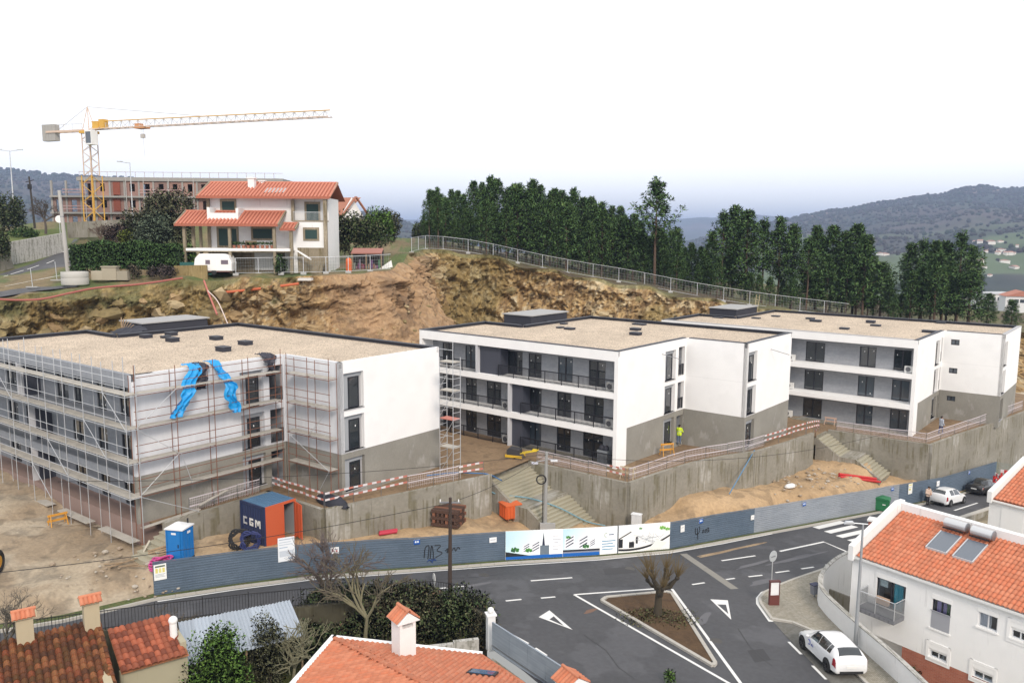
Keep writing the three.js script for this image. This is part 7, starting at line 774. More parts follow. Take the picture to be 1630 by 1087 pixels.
{ // white house with orange roof at the bottom
  const y = 3.9, C = onLevel(533, 1018, y), C2 = onLevel(764, 1044, y), e1 = C2.clone().sub(C).normalize(), n1 = V(-e1.z, 0, e1.x), e2 = V(n1.x, 0, n1.z), n2 = e1.clone(), k = 0.34, o = thing('tiled_house', 'white house with bright orange hipped roof and white chimney below the junction', 'house', C, 0); const L1 = C2.clone().sub(C).length(), D = 11, q = (a, b, up) => V(e1.x * a + n1.x * b, up, e1.z * a + n1.z * b);
  // local axes: a along the far eave, b towards the viewer; verge at right runs outward
  const vg = 0.62, Wd = 14; P(o, 'wall', [beam(q(0.35, 0.4, -2.3), q(L1 - 0.2, 0.4, -2.3), 0.25, 4.2), beam(q(0.4, 0.4, -2.3), q(0.4, D, -2.3), 0.25, 4.2), beam(q(L1, 0.4, -2.3), q(L1 + vg * D, D, -2.3), 0.25, 4.2)], M.white);
  P(o, 'roof_deck', [quad(q(0, 0, 0), q(L1, 0, 0), q(L1 + vg * D, D, D * k), q(D, D, D * k)), quad(q(0, 0, 0), q(D, D, D * k), q(D, D, D * k - 0.001), q(0, D, 0)), quad(q(0, 0, -0.05), q(0, D, -0.05), q(D, D, D * k - 0.05), q(D, D, D * k - 0.06))].map((g) => { g.translate(0, -0.06, 0); return g; }), M.tile);
  P(o, 'fascia', [beam(q(-0.18, -0.16, -0.02), q(L1 + 0.05, -0.16, -0.02), 0.24, 0.2), beam(q(-0.16, -0.28, -0.02), q(-0.16, D, -0.02), 0.24, 0.2)], M.slab);
  tiledRoof(o, q(0, 0, 0), e1, V(n1.x, k, n1.z), L1 + vg * D, D * Math.hypot(1, k), 0.235, 0.38, tileMs, (u, s) => { const b = s / Math.hypot(1, k); return u > b + 0.05 && u < L1 + vg * b; }, 300); tiledRoof(o, q(0, 0, 0), V(n1.x, 0, n1.z), V(e1.x, k, e1.z), D, D * Math.hypot(1, k), 0.235, 0.38, tileMs, (u, s) => s / Math.hypot(1, k) < u - 0.05, 300);
  for (let i = 0; i < 26; i++) { const a = i * 0.4, b = a + 0.42; P(o, 'hip_tile', bar(q(a, a, a * k + 0.03), q(b, b, b * k + 0.06), 0.13, 10, 0.11), tileMs[i % 3]); const a2 = i * 0.36; P(o, 'verge_tile', bar(q(L1 + vg * a2, a2, a2 * k + 0.02), q(L1 + vg * (a2 + 0.35), a2 + 0.35, (a2 + 0.35) * k + 0.05), 0.11, 10, 0.1), tileMs[(i + 1) % 3]); }
  const cb = hit(o, 644, 1047, [-n1.x * k, 1, -n1.z * k], 0.0); cappedChimney(o, 'chimney', [cb.x - 0.1, cb.y - 0.5, cb.z - 0.5], 0.74, 1.72, 0.62, M.white, tileMs, 0.42, 0.19);
  const sk = hit(o, 768, 1073, [-n1.x * k, 1, -n1.z * k], 0.05); const rl = P(o, 'roof_window', bx(-0.55, 0.55, 0.02, 0.1, -0.4, 0.4), M.frame, sk.toArray()); rl.quaternion.setFromRotationMatrix(new THREE.Matrix4().makeBasis(e1, V(-n1.x * k, 1, -n1.z * k).normalize(), V(n1.x, k, n1.z).normalize())); P(rl, 'pane', bx(-0.45, 0.45, 0.1, 0.112, -0.32, 0.32), mat([0.04, 0.16, 0.34], 0.08, { clearcoat: 1 }));
  // driveway gate and its pillar
  const g0 = onRoad(784, 1034), g1 = onRoad(866, 1086), gd = g1.clone().sub(g0).setY(0).normalize(), g = thing('driveway_gate', 'wide grey sheet metal sliding gate beside the junction', 'gate', g0, -Math.atan2(gd.z, gd.x)), GL = 5.6, gm = tmat(T.sheetpale, 0.5, { color: 0xf0f4f8 }); for (let i = 0; i < 4; i++) P(g, 'gate_panel', bx(0.05 + i * GL / 4, (i + 1) * GL / 4 + 0.03, 0.12, 1.42, -0.02, 0.02), gm); P(g, 'gate_frame', [bx(0, GL + 0.1, 1.42, 1.5, -0.04, 0.04), bx(0, GL + 0.1, 0.04, 0.12, -0.04, 0.04), bx(0, 0.06, 0.12, 1.42, -0.04, 0.04), bx(GL + 0.04, GL + 0.1, 0.12, 1.42, -0.04, 0.04)], gm); P(g, 'gate_rail', bx(0, GL, 0.25, 0.29, 0.025, 0.05), M.steel); g.rotation.z = 0;
  const gp = thing('gate_pillar', 'white gate pillar with a ball finial at the end of the ivy bank', 'pillar', onRoad(781, 1022), 0.3); P(gp, 'shaft', bx(-0.2, 0.2, -0.4, 1.5, -0.2, 0.2), M.white); P(gp, 'cap', bx(-0.26, 0.26, 1.5, 1.58, -0.26, 0.26), M.white); P(gp, 'finial', new THREE.SphereGeometry(0.17, 14, 10).translate(0, 1.74, 0), M.white);
  const por = thing('gate_porch', 'white pillar with a little orange tiled gable roof beside the driveway gate', 'gate porch', onLevel(908, 1092, 2.6).setY(0.6), 0.55); cappedChimney(por, 'pillar', [0, 0, 0], 0.95, 2.0, 0, M.white, tileMs, 0.4, 0.2);
  struct('driveway', flat([q(L1 - 0.3, 0.4, 0), q(L1 + vg * D - 0.3, D, 0), V(g1.x - C.x + 0.6, 0, g1.z - C.z + 1), V(g0.x - C.x, 0, g0.z - C.z)].map((p) => V(p.x + C.x, 0.6, p.z + C.z))), tmat(T.concrete, 0.9));
}
{ // old house and annex at bottom left
  const y = 5.0, A = onLevel(-60, 1040, y), Bq = onLevel(157, 990, y), u = Bq.clone().sub(A).normalize(), n = V(-u.z, 0, u.x), o = thing('old_house', 'old house with mossy mottled clay roof and two cream chimneys', 'house', A, 0), L = Bq.clone().sub(A).length(), k = -0.24, D = 6, q = (a, b, h) => V(u.x * a + n.x * b, h, u.z * a + n.z * b); const beige = mat([0.55, 0.47, 0.32], 0.95, { map: T.white });
  P(o, 'wall', [beam(q(0, 0.5, -2.6), q(L - 0.2, 0.5, -2.6), 0.3, 4.8), beam(q(L - 0.25, 0.3, -3.0), q(L - 0.25, D, -3.0), 0.3, 4.6)], beige); P(o, 'roof_deck', quad(q(0, 0, -0.05), q(0, D, D * k - 0.05), q(L, D, D * k - 0.05), q(L, 0, -0.05)), M.oldtile); P(o, 'ridge_mortar', beam(q(0, -0.08, 0), q(L, -0.08, 0), 0.14, 0.1), mat([0.4, 0.4, 0.4], 0.9));
  tiledRoof(o, q(0, D, D * k + 0.0), u, V(-n.x, -k, -n.z), L, D * Math.hypot(1, k), 0.26, 0.33, oldMs, () => true, 300, 0.55); for (let i = 0; i < 17; i++) P(o, 'verge_tile', bar(q(L - 0.06, i * 0.36 + 0.4, (i * 0.36 + 0.4) * k + 0.07), q(L - 0.06, i * 0.36, i * 0.36 * k + 0.05), 0.13, 9, 0.11), oldMs[i % 8]);
  const ch = (px, py, w, h) => { const p = hit(o, px, py, [-n.x * k, 1, -n.z * k], 0); cappedChimney(o, 'chimney', [p.x, p.y - 0.5, p.z - 0.3], w, h, Math.atan2(-u.z, u.x) + 1.59, beige, tileMs, 0.2, 0.17); }; ch(33, 1028, 0.62, 1.45); ch(140, 1006, 0.6, 1.55);
  const y2 = 4.3, A2 = onLevel(171, 1006, y2), B2 = onLevel(274, 980, y2), u2 = B2.clone().sub(A2).normalize(), n2 = V(-u2.z, 0, u2.x), L2 = B2.clone().sub(A2).length(), D2 = 2.7, a = thing('house_annex', 'low annex with dark red tile roof and white flue beside the old house', 'annex', A2, 0), r = (s, t, h) => V(u2.x * s + n2.x * t, h, u2.z * s + n2.z * t);
  P(a, 'wall', [beam(r(0, D2 - 0.4, -2.5), r(L2, D2 - 0.4, -2.5), 0.25, 3.4), beam(r(L2 - 0.1, 0.1, -2.4), r(L2 - 0.1, D2 - 0.5, -2.4), 0.25, 4.2)], mat([0.50, 0.46, 0.33], 0.95, { map: T.white })); P(a, 'roof_deck', quad(r(0, 0, -0.05), r(0, D2, -0.75), r(L2, D2, -0.75), r(L2, 0, -0.05)), M.oldtile); tiledRoof(a, r(0, D2, -0.7), u2, V(-n2.x, 0.26, -n2.z), L2, D2 * 1.033, 0.24, 0.36, [tmat(T.tile, 0.9, { color: 0xbcaaa4 }), tmat(T.tile, 0.9, { color: 0xdcc4bc }), tmat(T.tile, 0.9, { color: 0x9c8884 })], () => true, 200); const fl = hit(a, 276, 1014, [-n2.x * -0.26, 1, -n2.z * -0.26], 0); P(a, 'flue', [bar(V(fl.x, fl.y - 0.1, fl.z), V(fl.x, fl.y + 0.75, fl.z), 0.16, 14), new THREE.SphereGeometry(0.2, 14, 8).translate(fl.x, fl.y + 0.8, fl.z)], M.white); P(a, 'door_arch', beam(r(0.5, D2 - 0.26, -2.6), r(1.0, D2 - 0.26, -2.6), 0.02, 1.7), M.wood);
  const s = [[283, 996], [460, 961], [484, 1004], [293, 1052]].map(([x, yy]) => onLevel(x, yy, 2.7)), sh = thing('sheet_roof_shed', 'pale blue white sheet metal roof of a lean-to in the yard', 'shed', s[0], 0), lp = (u3, v) => s[0].clone().lerp(s[1], u3).lerp(s[3].clone().lerp(s[2], u3), v).sub(s[0]); for (let i = 0; i < 8; i++) { const gs = [], m = 8; for (let j = 0; j < m; j++) { const f = (t, v) => { const p = lp((i + t * 1.03) / 8, v); p.y += 0.028 * Math.cos(t * m * 3.14) + v * -0.45 + (i % 2) * 0.02 + 0.2; return p; }; gs.push(quad(f(j / m, 0), f(j / m, 1), f((j + 1) / m, 1), f((j + 1) / m, 0))); } P(sh, 'roof_sheet', gs, mat([0.42, 0.47, 0.53].map((c) => c * (0.92 + 0.16 * hash2(i, 3, 3))), 0.45, { metalness: 0.3, side: THREE.DoubleSide })); } for (const [u3, v] of [[0.02, 0.05], [0.98, 0.05], [0.02, 0.95], [0.98, 0.95], [0.5, 0.95]]) { const p = lp(u3, v); P(sh, 'post', bar(V(p.x, -3.2, p.z), V(p.x, -0.3, p.z), 0.06, 6), M.wood); }
}
tick('houses');
// ---------- trees and bushes ----------
function leafMesh(n, sample, size, cols, opt = {}) {        // many small leaf faces; sample() gives point and outward direction
  const pos = new Float32Array(n * 9), col = new Float32Array(n * 9), nor = new Float32Array(n * 9), a = V(), b = V(), c = V();
  for (let i = 0; i < n; i++) {
    const { p, d } = sample(i), s = size * rr(0.6, 1.4), ax = V(rr(-1, 1), rr(-1, 1), rr(-1, 1)).addScaledVector(d, opt.out ?? 0.8).normalize(), sd = V(rr(-1, 1), rr(-1, 1), rr(-1, 1)).cross(ax).normalize();
    a.copy(p).addScaledVector(sd, s * (opt.w ?? 0.35)); b.copy(p).addScaledVector(sd, -s * (opt.w ?? 0.35)); c.copy(p).addScaledVector(ax, s);
    pos.set([a.x, a.y, a.z, b.x, b.y, b.z, c.x, c.y, c.z], i * 9); const nn = sd.clone().cross(ax).normalize(); if (nn.dot(d) < 0) nn.negate(); nn.addScaledVector(d, 0.7).normalize(); for (let k = 0; k < 3; k++) nor.set([nn.x, nn.y, nn.z], i * 9 + k * 3);
    const q = mix3(cols[Math.floor(rnd() * cols.length)], cols[Math.floor(rnd() * cols.length)], rnd()), f = rr(0.75, 1.25); for (let k = 0; k < 3; k++) col.set([q[0] * f, q[1] * f, q[2] * f], i * 9 + k * 3);
  }
  const g = new THREE.BufferGeometry(); g.setAttribute('position', new THREE.BufferAttribute(pos, 3)); g.setAttribute('normal', new THREE.BufferAttribute(nor, 3)); g.setAttribute('color', new THREE.BufferAttribute(col, 3)); g.setAttribute('uv', new THREE.BufferAttribute(new Float32Array(n * 6), 2)); return g;
}
const leafM = mat([1, 1, 1], 0.9, { vertexColors: true, side: THREE.DoubleSide }), barkM = mat([0.09, 0.07, 0.055], 1), pineBark = mat([0.10, 0.065, 0.045], 1), greyBark = mat([0.20, 0.18, 0.13], 1), mossBark = mat([0.17, 0.165, 0.085], 1);
function blob(r, sq = 1) { return () => { const d = V(rr(-1, 1), rr(-1, 1), rr(-1, 1)).normalize(), k = Math.pow(rnd(), 0.4); return { p: d.clone().multiplyScalar(r * k).multiply(V(1, sq, 1)), d }; }; }
// maritime pines, several habits
const pineCols = [[0.06, 0.13, 0.035], [0.088, 0.17, 0.042], [0.115, 0.185, 0.052], [0.068, 0.142, 0.05]];
function pineKind(h, base, R, n, tall) {
  const clumps = [], limbs = [bar(V(0, -0.6, 0), V(rr(-0.2, 0.2), h * 0.5, rr(-0.2, 0.2)), 0.17, 6, 0.12), bar(V(0, h * 0.49, 0), V(0, h * 0.97, 0), 0.12, 5, 0.03)];
  for (let i = 0; i < n; i++) { const t = Math.pow((i + rnd()) / n, tall ? 1.0 : 0.85), y = lerp(base, h, t), prof = tall ? Math.sin(Math.min(1, t * 1.1 + 0.12) * 3.14) * 0.75 + 0.18 : Math.pow(1 - t, 0.62) * 0.95 * smooth(-0.25, 0.12, t) + 0.07, a = i * 2.4 + rnd(), rad = R * prof * (rnd() < 0.18 ? rr(1.0, 1.35) : rr(0.35, 1.0)), p = V(Math.cos(a) * rad, y + rad * 0.22 + rr(-0.3, 0.3), Math.sin(a) * rad); clumps.push([p, rr(0.34, 0.66) * (0.75 + 0.4 * prof)]); if (i % 3 === 0) limbs.push(bar(V(0, y - 0.35, 0), p, 0.045, 4, 0.012)); }
  const per = 40, lf = leafMesh(clumps.length * per, (i) => { const [p, s] = clumps[Math.floor(i / per)], d = V(rr(-1, 1), rr(-0.7, 1), rr(-1, 1)).normalize(), k = Math.pow(rnd(), 0.5); return { p: p.clone().addScaledVector(d, s * k).add(V(0, 0, 0)), d }; }, 0.34, pineCols, { w: 0.2, out: 1.1 });
  return { trunk: mg(limbs), crown: lf };
}
const pineKinds = [pineKind(10.5, 1.4, 2.1, 120, false), pineKind(11.5, 1.8, 2.3, 130, false), pineKind(9.5, 0.8, 2.3, 120, false), pineKind(13, 5.5, 2.6, 95, true), pineKind(12.5, 4.5, 2.4, 110, true)];
function pine(label, p, h, kind, s = 1, group) { const k = pineKinds[kind], o = thing('pine_tree', label, 'pine tree', p, rnd() * 6.28, group); P(o, 'trunk', k.trunk, pineBark); P(o, 'crown', k.crown, leafM); const H = [10.5, 11.5, 9.5, 13, 12.5][kind]; o.scale.set(h / H * s, h / H, h / H * s); return o; }
{ // the wood: tops read from the photograph, feet on the upper ground
  const topL = [[676, 322], [690, 305], [712, 303], [735, 293], [758, 288], [790, 284], [818, 290], [840, 289], [865, 298], [900, 300], [925, 310], [936, 306], [960, 322], [985, 326], [1010, 340], [1060, 362], [1085, 360], [1100, 378], [1140, 388]];
  const front = 'pine at the front edge of the wood behind the mesh fence', inner = 'pine standing inside the dense wood behind the mesh fence';
  const put = (px, d, lab, kind, tpy, s, grp) => { const q = ray(px, 420).multiplyScalar(d).add(CAM); q.y = upY(q.x, q.z); const c = q.clone().project(camera), by = (1 - c.y) / 2 * 1087; const h = Math.max(4, (by - tpy) * d / FPX); return pine(lab, q, h, kind, s, grp); };
  for (let i = 0; i < 36; i++) { const px = 684 + i * 12.6 + rr(-4, 4); put(px, rr(123, 129), front, i % 3, polyAt(topL, px)[1] + rr(8, 60), rr(0.85, 1.15), 'pines along the front of the wood'); }
  for (let i = 0; i < 40; i++) { const px = 678 + i * 10.6 + rr(-4, 4); put(px, rr(131, 145), inner, [0, 1, 2, 1][i % 4], polyAt(topL, px)[1] + (i % 3 ? rr(0, 12) : rr(12, 30)), rr(0.75, 1.0), 'pines inside the wood'); }
  put(1043, 124, 'tall pine with a rounded open crown rising above the wood', 3, 291, 1.25); put(684, 121, 'ragged pine at the end of the wood beside the gap', 4, 306, 0.8); put(697, 122, 'slim pine second from the gap at the end of the wood', 4, 303, 0.75);
  const R = [[1133, 372], [1150, 340], [1168, 333], [1188, 338], [1215, 352], [1240, 350], [1262, 362], [1287, 380], [1300, 364], [1325, 362], [1345, 372], [1362, 360], [1378, 378], [1395, 415], [1420, 445], [1450, 390], [1470, 384], [1488, 386], [1505, 388], [1530, 372], [1548, 395]];
  R.forEach(([px, ty], i) => put(px, rr(122, 130), 'pine in the open row of trees behind the block beside the wood', i % 5 === 0 ? 4 : i % 3 === 1 ? 3 : [0, 1][i % 2], ty, rr(0.95, 1.2), 'pines behind the far block'));
  for (let i = 0; i < 26; i++) { const px = 1110 + i * 17.5 + rr(-5, 5); put(px, rr(119, 127), 'small young pine low behind the roof of the block beside the wood', [0, 2][i % 2], i > 17 && i < 20 ? 470 : rr(405, 450), rr(1.1, 1.35), 'young pines behind the far block'); }
  put(1580, 126, 'dark bushy pine beside the valley buildings', 2, 468, 1.5); put(1618, 128, 'low dark pine at the right of the valley buildings', 2, 478, 1.5);
}
// bushes, hedges, ivy
const G1 = [[0.04, 0.095, 0.025], [0.06, 0.125, 0.035], [0.085, 0.15, 0.045]], G2 = [[0.08, 0.17, 0.025], [0.12, 0.21, 0.035], [0.055, 0.12, 0.02]], G3 = [[0.10, 0.105, 0.055], [0.13, 0.13, 0.07], [0.08, 0.09, 0.045]], G4 = [[0.11, 0.15, 0.095], [0.085, 0.12, 0.08], [0.14, 0.17, 0.11]], G5 = [[0.14, 0.17, 0.02], [0.10, 0.13, 0.02]], Gd = [[0.045, 0.08, 0.025], [0.065, 0.10, 0.033], [0.085, 0.11, 0.042], [0.115, 0.115, 0.06]];
function bush(name, label, cat, p, rx, ry, rz, n, size, cols, opt = {}, group) {
  const o = thing(name, label, cat, p, opt.ry || 0, group), lob = []; for (let i = 0; i < (opt.lobes ?? 14); i++) { const d = V(rr(-1, 1), rr(-0.3, 1), rr(-1, 1)).normalize(); lob.push([V(d.x * rx * 0.6, ry * (0.5 + d.y * 0.42), d.z * rz * 0.6), rr(0.28, 0.5)]); } if (opt.stem !== false) P(o, 'stem', Array.from({ length: 4 }, (_, i) => bar(V(rr(-0.1, 0.1), 0, rr(-0.1, 0.1)), V(rr(-0.4, 0.4) * rx, ry * 0.7, rr(-0.4, 0.4) * rz), 0.05, 5, 0.02)), barkM);
  P(o, 'foliage', leafMesh(n, () => { const [c, r] = lob[Math.floor(rnd() * lob.length)], d = V(rr(-1, 1), rr(-1, 1), rr(-1, 1)).normalize(), k = Math.pow(rnd(), 0.33); const q = c.clone().add(V(d.x * rx * r * k * 1.1, d.y * ry * r * k, d.z * rz * r * k * 1.1)); q.y = Math.max(0.05, q.y); return { p: q, d }; }, size, cols, { w: opt.w ?? 0.35, out: 0.7 }), leafM); return o;
}
function bareTree(name, label, p, h, m, o = {}) {         // leafless tree: forked limbs and twigs
  const G = thing(name, label, 'tree', p, o.ry || 0), limbs = [], twigs = []; const grow = (a, d, L, r, lv) => { const b = a.clone().addScaledVector(d, L); const mid = a.clone().lerp(b, 0.5).add(V(rr(-1, 1), rr(-1, 1), rr(-1, 1)).multiplyScalar(L * 0.07)); const gA = bar(a, mid, r, lv > 2 ? 3 : 6, r * 0.85), gB = bar(mid, b, r * 0.85, lv > 2 ? 3 : 6, r * 0.66); (lv > 2 ? twigs : limbs).push(gA, gB); if (lv >= (o.lv ?? 5)) return; const n = lv === 0 ? (o.fork ?? 4) : lv > 2 ? 3 : 2 + (rnd() < 0.6 ? 1 : 0); for (let i = 0; i < n; i++) { const q = d.clone().add(V(rr(-1, 1), rr(-0.55, 0.75), rr(-1, 1)).multiplyScalar(o.spread ?? 0.75)).normalize(); grow(rnd() < 0.5 && lv > 0 ? mid : b, q, L * rr(0.6, 0.82), r * 0.68, lv + 1); } };
  grow(V(0, 0, 0), V(o.lean || 0, 1, 0).normalize(), h * 1.25 * (o.trunk ?? 0.28), (o.r ?? 0.14) * 1.25, 0); P(G, 'trunk', limbs, m); if (twigs.length) P(G, 'crown', twigs, o.twig || m); return G;
}
{ // pollarded tree on the island: thick stubs and a haze of thin shoots
  const o = thing('pollarded_tree', 'pollarded bare tree with knobbly stubs on the traffic island', 'tree', onRoad(1047, 980, 0.08), 0.3), limbs = [], shoots = [], knob = []; limbs.push(bar(V(0, -0.1, 0), V(0.04, 1.25, 0), 0.25, 9, 0.19), bar(V(0.04, 1.2, 0), V(0.05, 1.75, 0), 0.2, 8, 0.16));
  for (let i = 0; i < 9; i++) { const a = i * 2.4, e = rr(0.5, 1.25), b = V(0.04, rr(1.2, 1.7), 0), m = b.clone().add(V(Math.cos(a) * e * 0.55, rr(0.15, 0.5), Math.sin(a) * e * 0.55)), t = m.clone().add(V(Math.cos(a) * e * 0.35, rr(0.25, 0.75), Math.sin(a) * e * 0.35)); limbs.push(bar(b, m, 0.12, 7, 0.09), bar(m, t, 0.095, 7, 0.075)); const k = new THREE.IcosahedronGeometry(0.13, 1); k.translate(t.x, t.y, t.z); knob.push(k); const k2 = new THREE.IcosahedronGeometry(0.1, 1); k2.translate(m.x, m.y, m.z); knob.push(k2); for (let j = 0; j < 40; j++) { const d = V(rr(-0.6, 0.6) + Math.cos(a) * 0.3, 1, rr(-0.6, 0.6) + Math.sin(a) * 0.3).normalize(); shoots.push(bar(t, t.clone().addScaledVector(d, rr(0.5, 1.3)), 0.012, 3, 0.005)); } }
  P(o, 'trunk', limbs, mat([0.055, 0.045, 0.03], 1)); P(o, 'knobs', knob, mat([0.04, 0.033, 0.024], 1)); P(o, 'shoots', shoots, mat([0.16, 0.115, 0.05], 1));
}
bush('island_grass', 'thin patchy grass on the brown soil of the traffic island', 'grass', onRoad(1050, 985, 0.09), 2.6, 0.1, 1.4, 1400, 0.09, [[0.10, 0.12, 0.04], [0.14, 0.12, 0.06]], { stem: false, lobes: 24 });
{ // bank of ivy and scrub behind the parapet, and the yard trees
  const ivy = (px, py, y, rx, ry, rz, n, cols, l, sz = 0.15) => bush('ivy_bank', l, 'ivy', onLevel(px, py, y).setY(-0.4), rx, ry, rz, n, sz, cols, { lobes: 30, stem: false });
  ivy(640, 985, 0.6, 3.2, 2.6, 1.6, 11000, [...Gd, ...G3, [0.13, 0.09, 0.055]], 'dark ivy hanging over the yard wall below the wooden pole'); ivy(740, 985, 0.9, 2.0, 2.5, 1.3, 8000, Gd, 'dark ivy bank beside the white gate pillar'); ivy(550, 985, 0.4, 3.0, 2.3, 1.7, 8000, [...Gd, [0.07, 0.075, 0.03]], 'overgrown scrub beside the sheet roofed lean-to'); ivy(700, 952, 1.6, 3.0, 1.5, 0.7, 6000, G3, 'olive creeper along the top of the yard wall'); ivy(770, 1005, 0.8, 0.9, 1.9, 0.9, 3500, [[0.10, 0.08, 0.04], [0.05, 0.06, 0.03]], 'brown creeper at the foot of the white gate pillar', 0.1); ivy(470, 1030, 0.2, 2.6, 1.5, 1.8, 6000, Gd, 'dark shrubs between lean-to and the orange roof');
  for (let i = 0; i < 8; i++) { const p = onRoad(lerp(455, 752, i / 7), [989, 984, 980, 976, 974, 973, 975, 984][i]); bush('ivy_curtain', ['ivy curtain on the road parapet nearest the sheet roofed lean-to', 'ivy curtain on the road parapet second from the lean-to', 'ivy curtain on the road parapet third from the lean-to', 'ivy curtain on the road parapet fourth from the lean-to', 'ivy curtain on the road parapet behind the bare forked tree', 'ivy curtain on the parapet beside the round sign', 'ivy curtain on the parapet under the wooden pole', 'ivy curtain on the parapet end near the white pillar'][i], 'ivy', V(p.x, -0.5, p.z + 0.55), 1.35, p.y + (i < 3 ? 0.3 : 0.85) + rr(-0.25, 0.3), 0.6, i < 3 ? 2200 : 3600, 0.15, [[...Gd, ...G3], [...Gd, [0.13, 0.09, 0.05]], [...G3, ...G1, [0.15, 0.10, 0.06]]][i % 3], { lobes: 26, stem: false }); }
  bush('evergreen_shrub', 'bright green evergreen bush in the yard below the lean-to', 'shrub', onLevel(345, 1100, 1.4).setY(-0.5), 1.6, 4.0, 1.4, 19000, 0.11, G2, { lobes: 22 }); bush('evergreen_shrub', 'smaller green bush at the edge of the sheet roof', 'shrub', onLevel(425, 1050, 1.6).setY(-0.5), 1.0, 3.6, 0.9, 6000, 0.1, G3, { lobes: 14 });
  bareTree('fruit_tree', 'bare mossy tree with forked limbs between lean-to and ivy', onLevel(585, 1045, -0.4), 7.2, mat([0.17, 0.155, 0.095], 1), { r: 0.105, lv: 5, fork: 4, spread: 0.8, trunk: 0.24, twig: mat([0.13, 0.11, 0.075], 1) }); bareTree('fruit_tree', 'bare mossy tree in front of the evergreen bush', onLevel(470, 1110, -0.4), 6.2, mat([0.2, 0.19, 0.12], 1), { r: 0.085, lv: 5, fork: 5, spread: 0.95, trunk: 0.2 }); bareTree('fruit_tree', 'bare twiggy tree behind the lean-to before the hoarding', onLevel(520, 1000, -0.4), 7.6, mat([0.16, 0.135, 0.11], 1), { r: 0.1, lv: 6, fork: 5, spread: 0.7, trunk: 0.22, twig: mat([0.15, 0.12, 0.11], 1) }); bareTree('fruit_tree', 'bare sapling beside the annex wall', onLevel(275, 1085, -0.4), 4.0, mat([0.13, 0.11, 0.085], 1), { r: 0.05, lv: 5, fork: 4, spread: 0.8 }); bareTree('fruit_tree', 'bare twigs reaching over the old mossy roof', onLevel(-8, 1062, 3.4), 3.4, mat([0.12, 0.11, 0.09], 1), { r: 0.05, lv: 6, fork: 4, spread: 0.9, lean: 0.5 });
  bush('weed_tuft', 'green weeds at the foot of the brick house base', 'plant', hitGround(1440, 1075), 1.2, 0.8, 0.6, 1600, 0.12, G1, { stem: false }); bush('weed_tuft', 'small green plant at the bottom edge of the side street', 'plant', onRoad(1066, 1088), 0.3, 0.6, 0.3, 500, 0.08, G2, { stem: false }); bush('weed_tuft', 'yellowing creeper on the roadside wall by the driveway', 'plant', onLevel(735, 1030, 0.4).setY(-0.2), 0.8, 1.2, 0.6, 2000, 0.1, [[0.10, 0.12, 0.03], [0.07, 0.06, 0.03]], { stem: false });
  const w = thing('garden_wall', 'pale stained garden wall behind the orange roofed house', 'wall', onLevel(690, 1036, 1.2).setY(-0.5), 0.25); for (let i = 0; i < 3; i++) P(w, 'wall_panel', bx(-1.6 + i * 1.3, -0.31 + i * 1.3, 0, 1.9 - i * -0.1, -0.12, 0.12), M.dirtywhite);
}
function hitGround(px, py) { return onLevel(px, py, -2.6).setY(-2.75); }
tick('green');
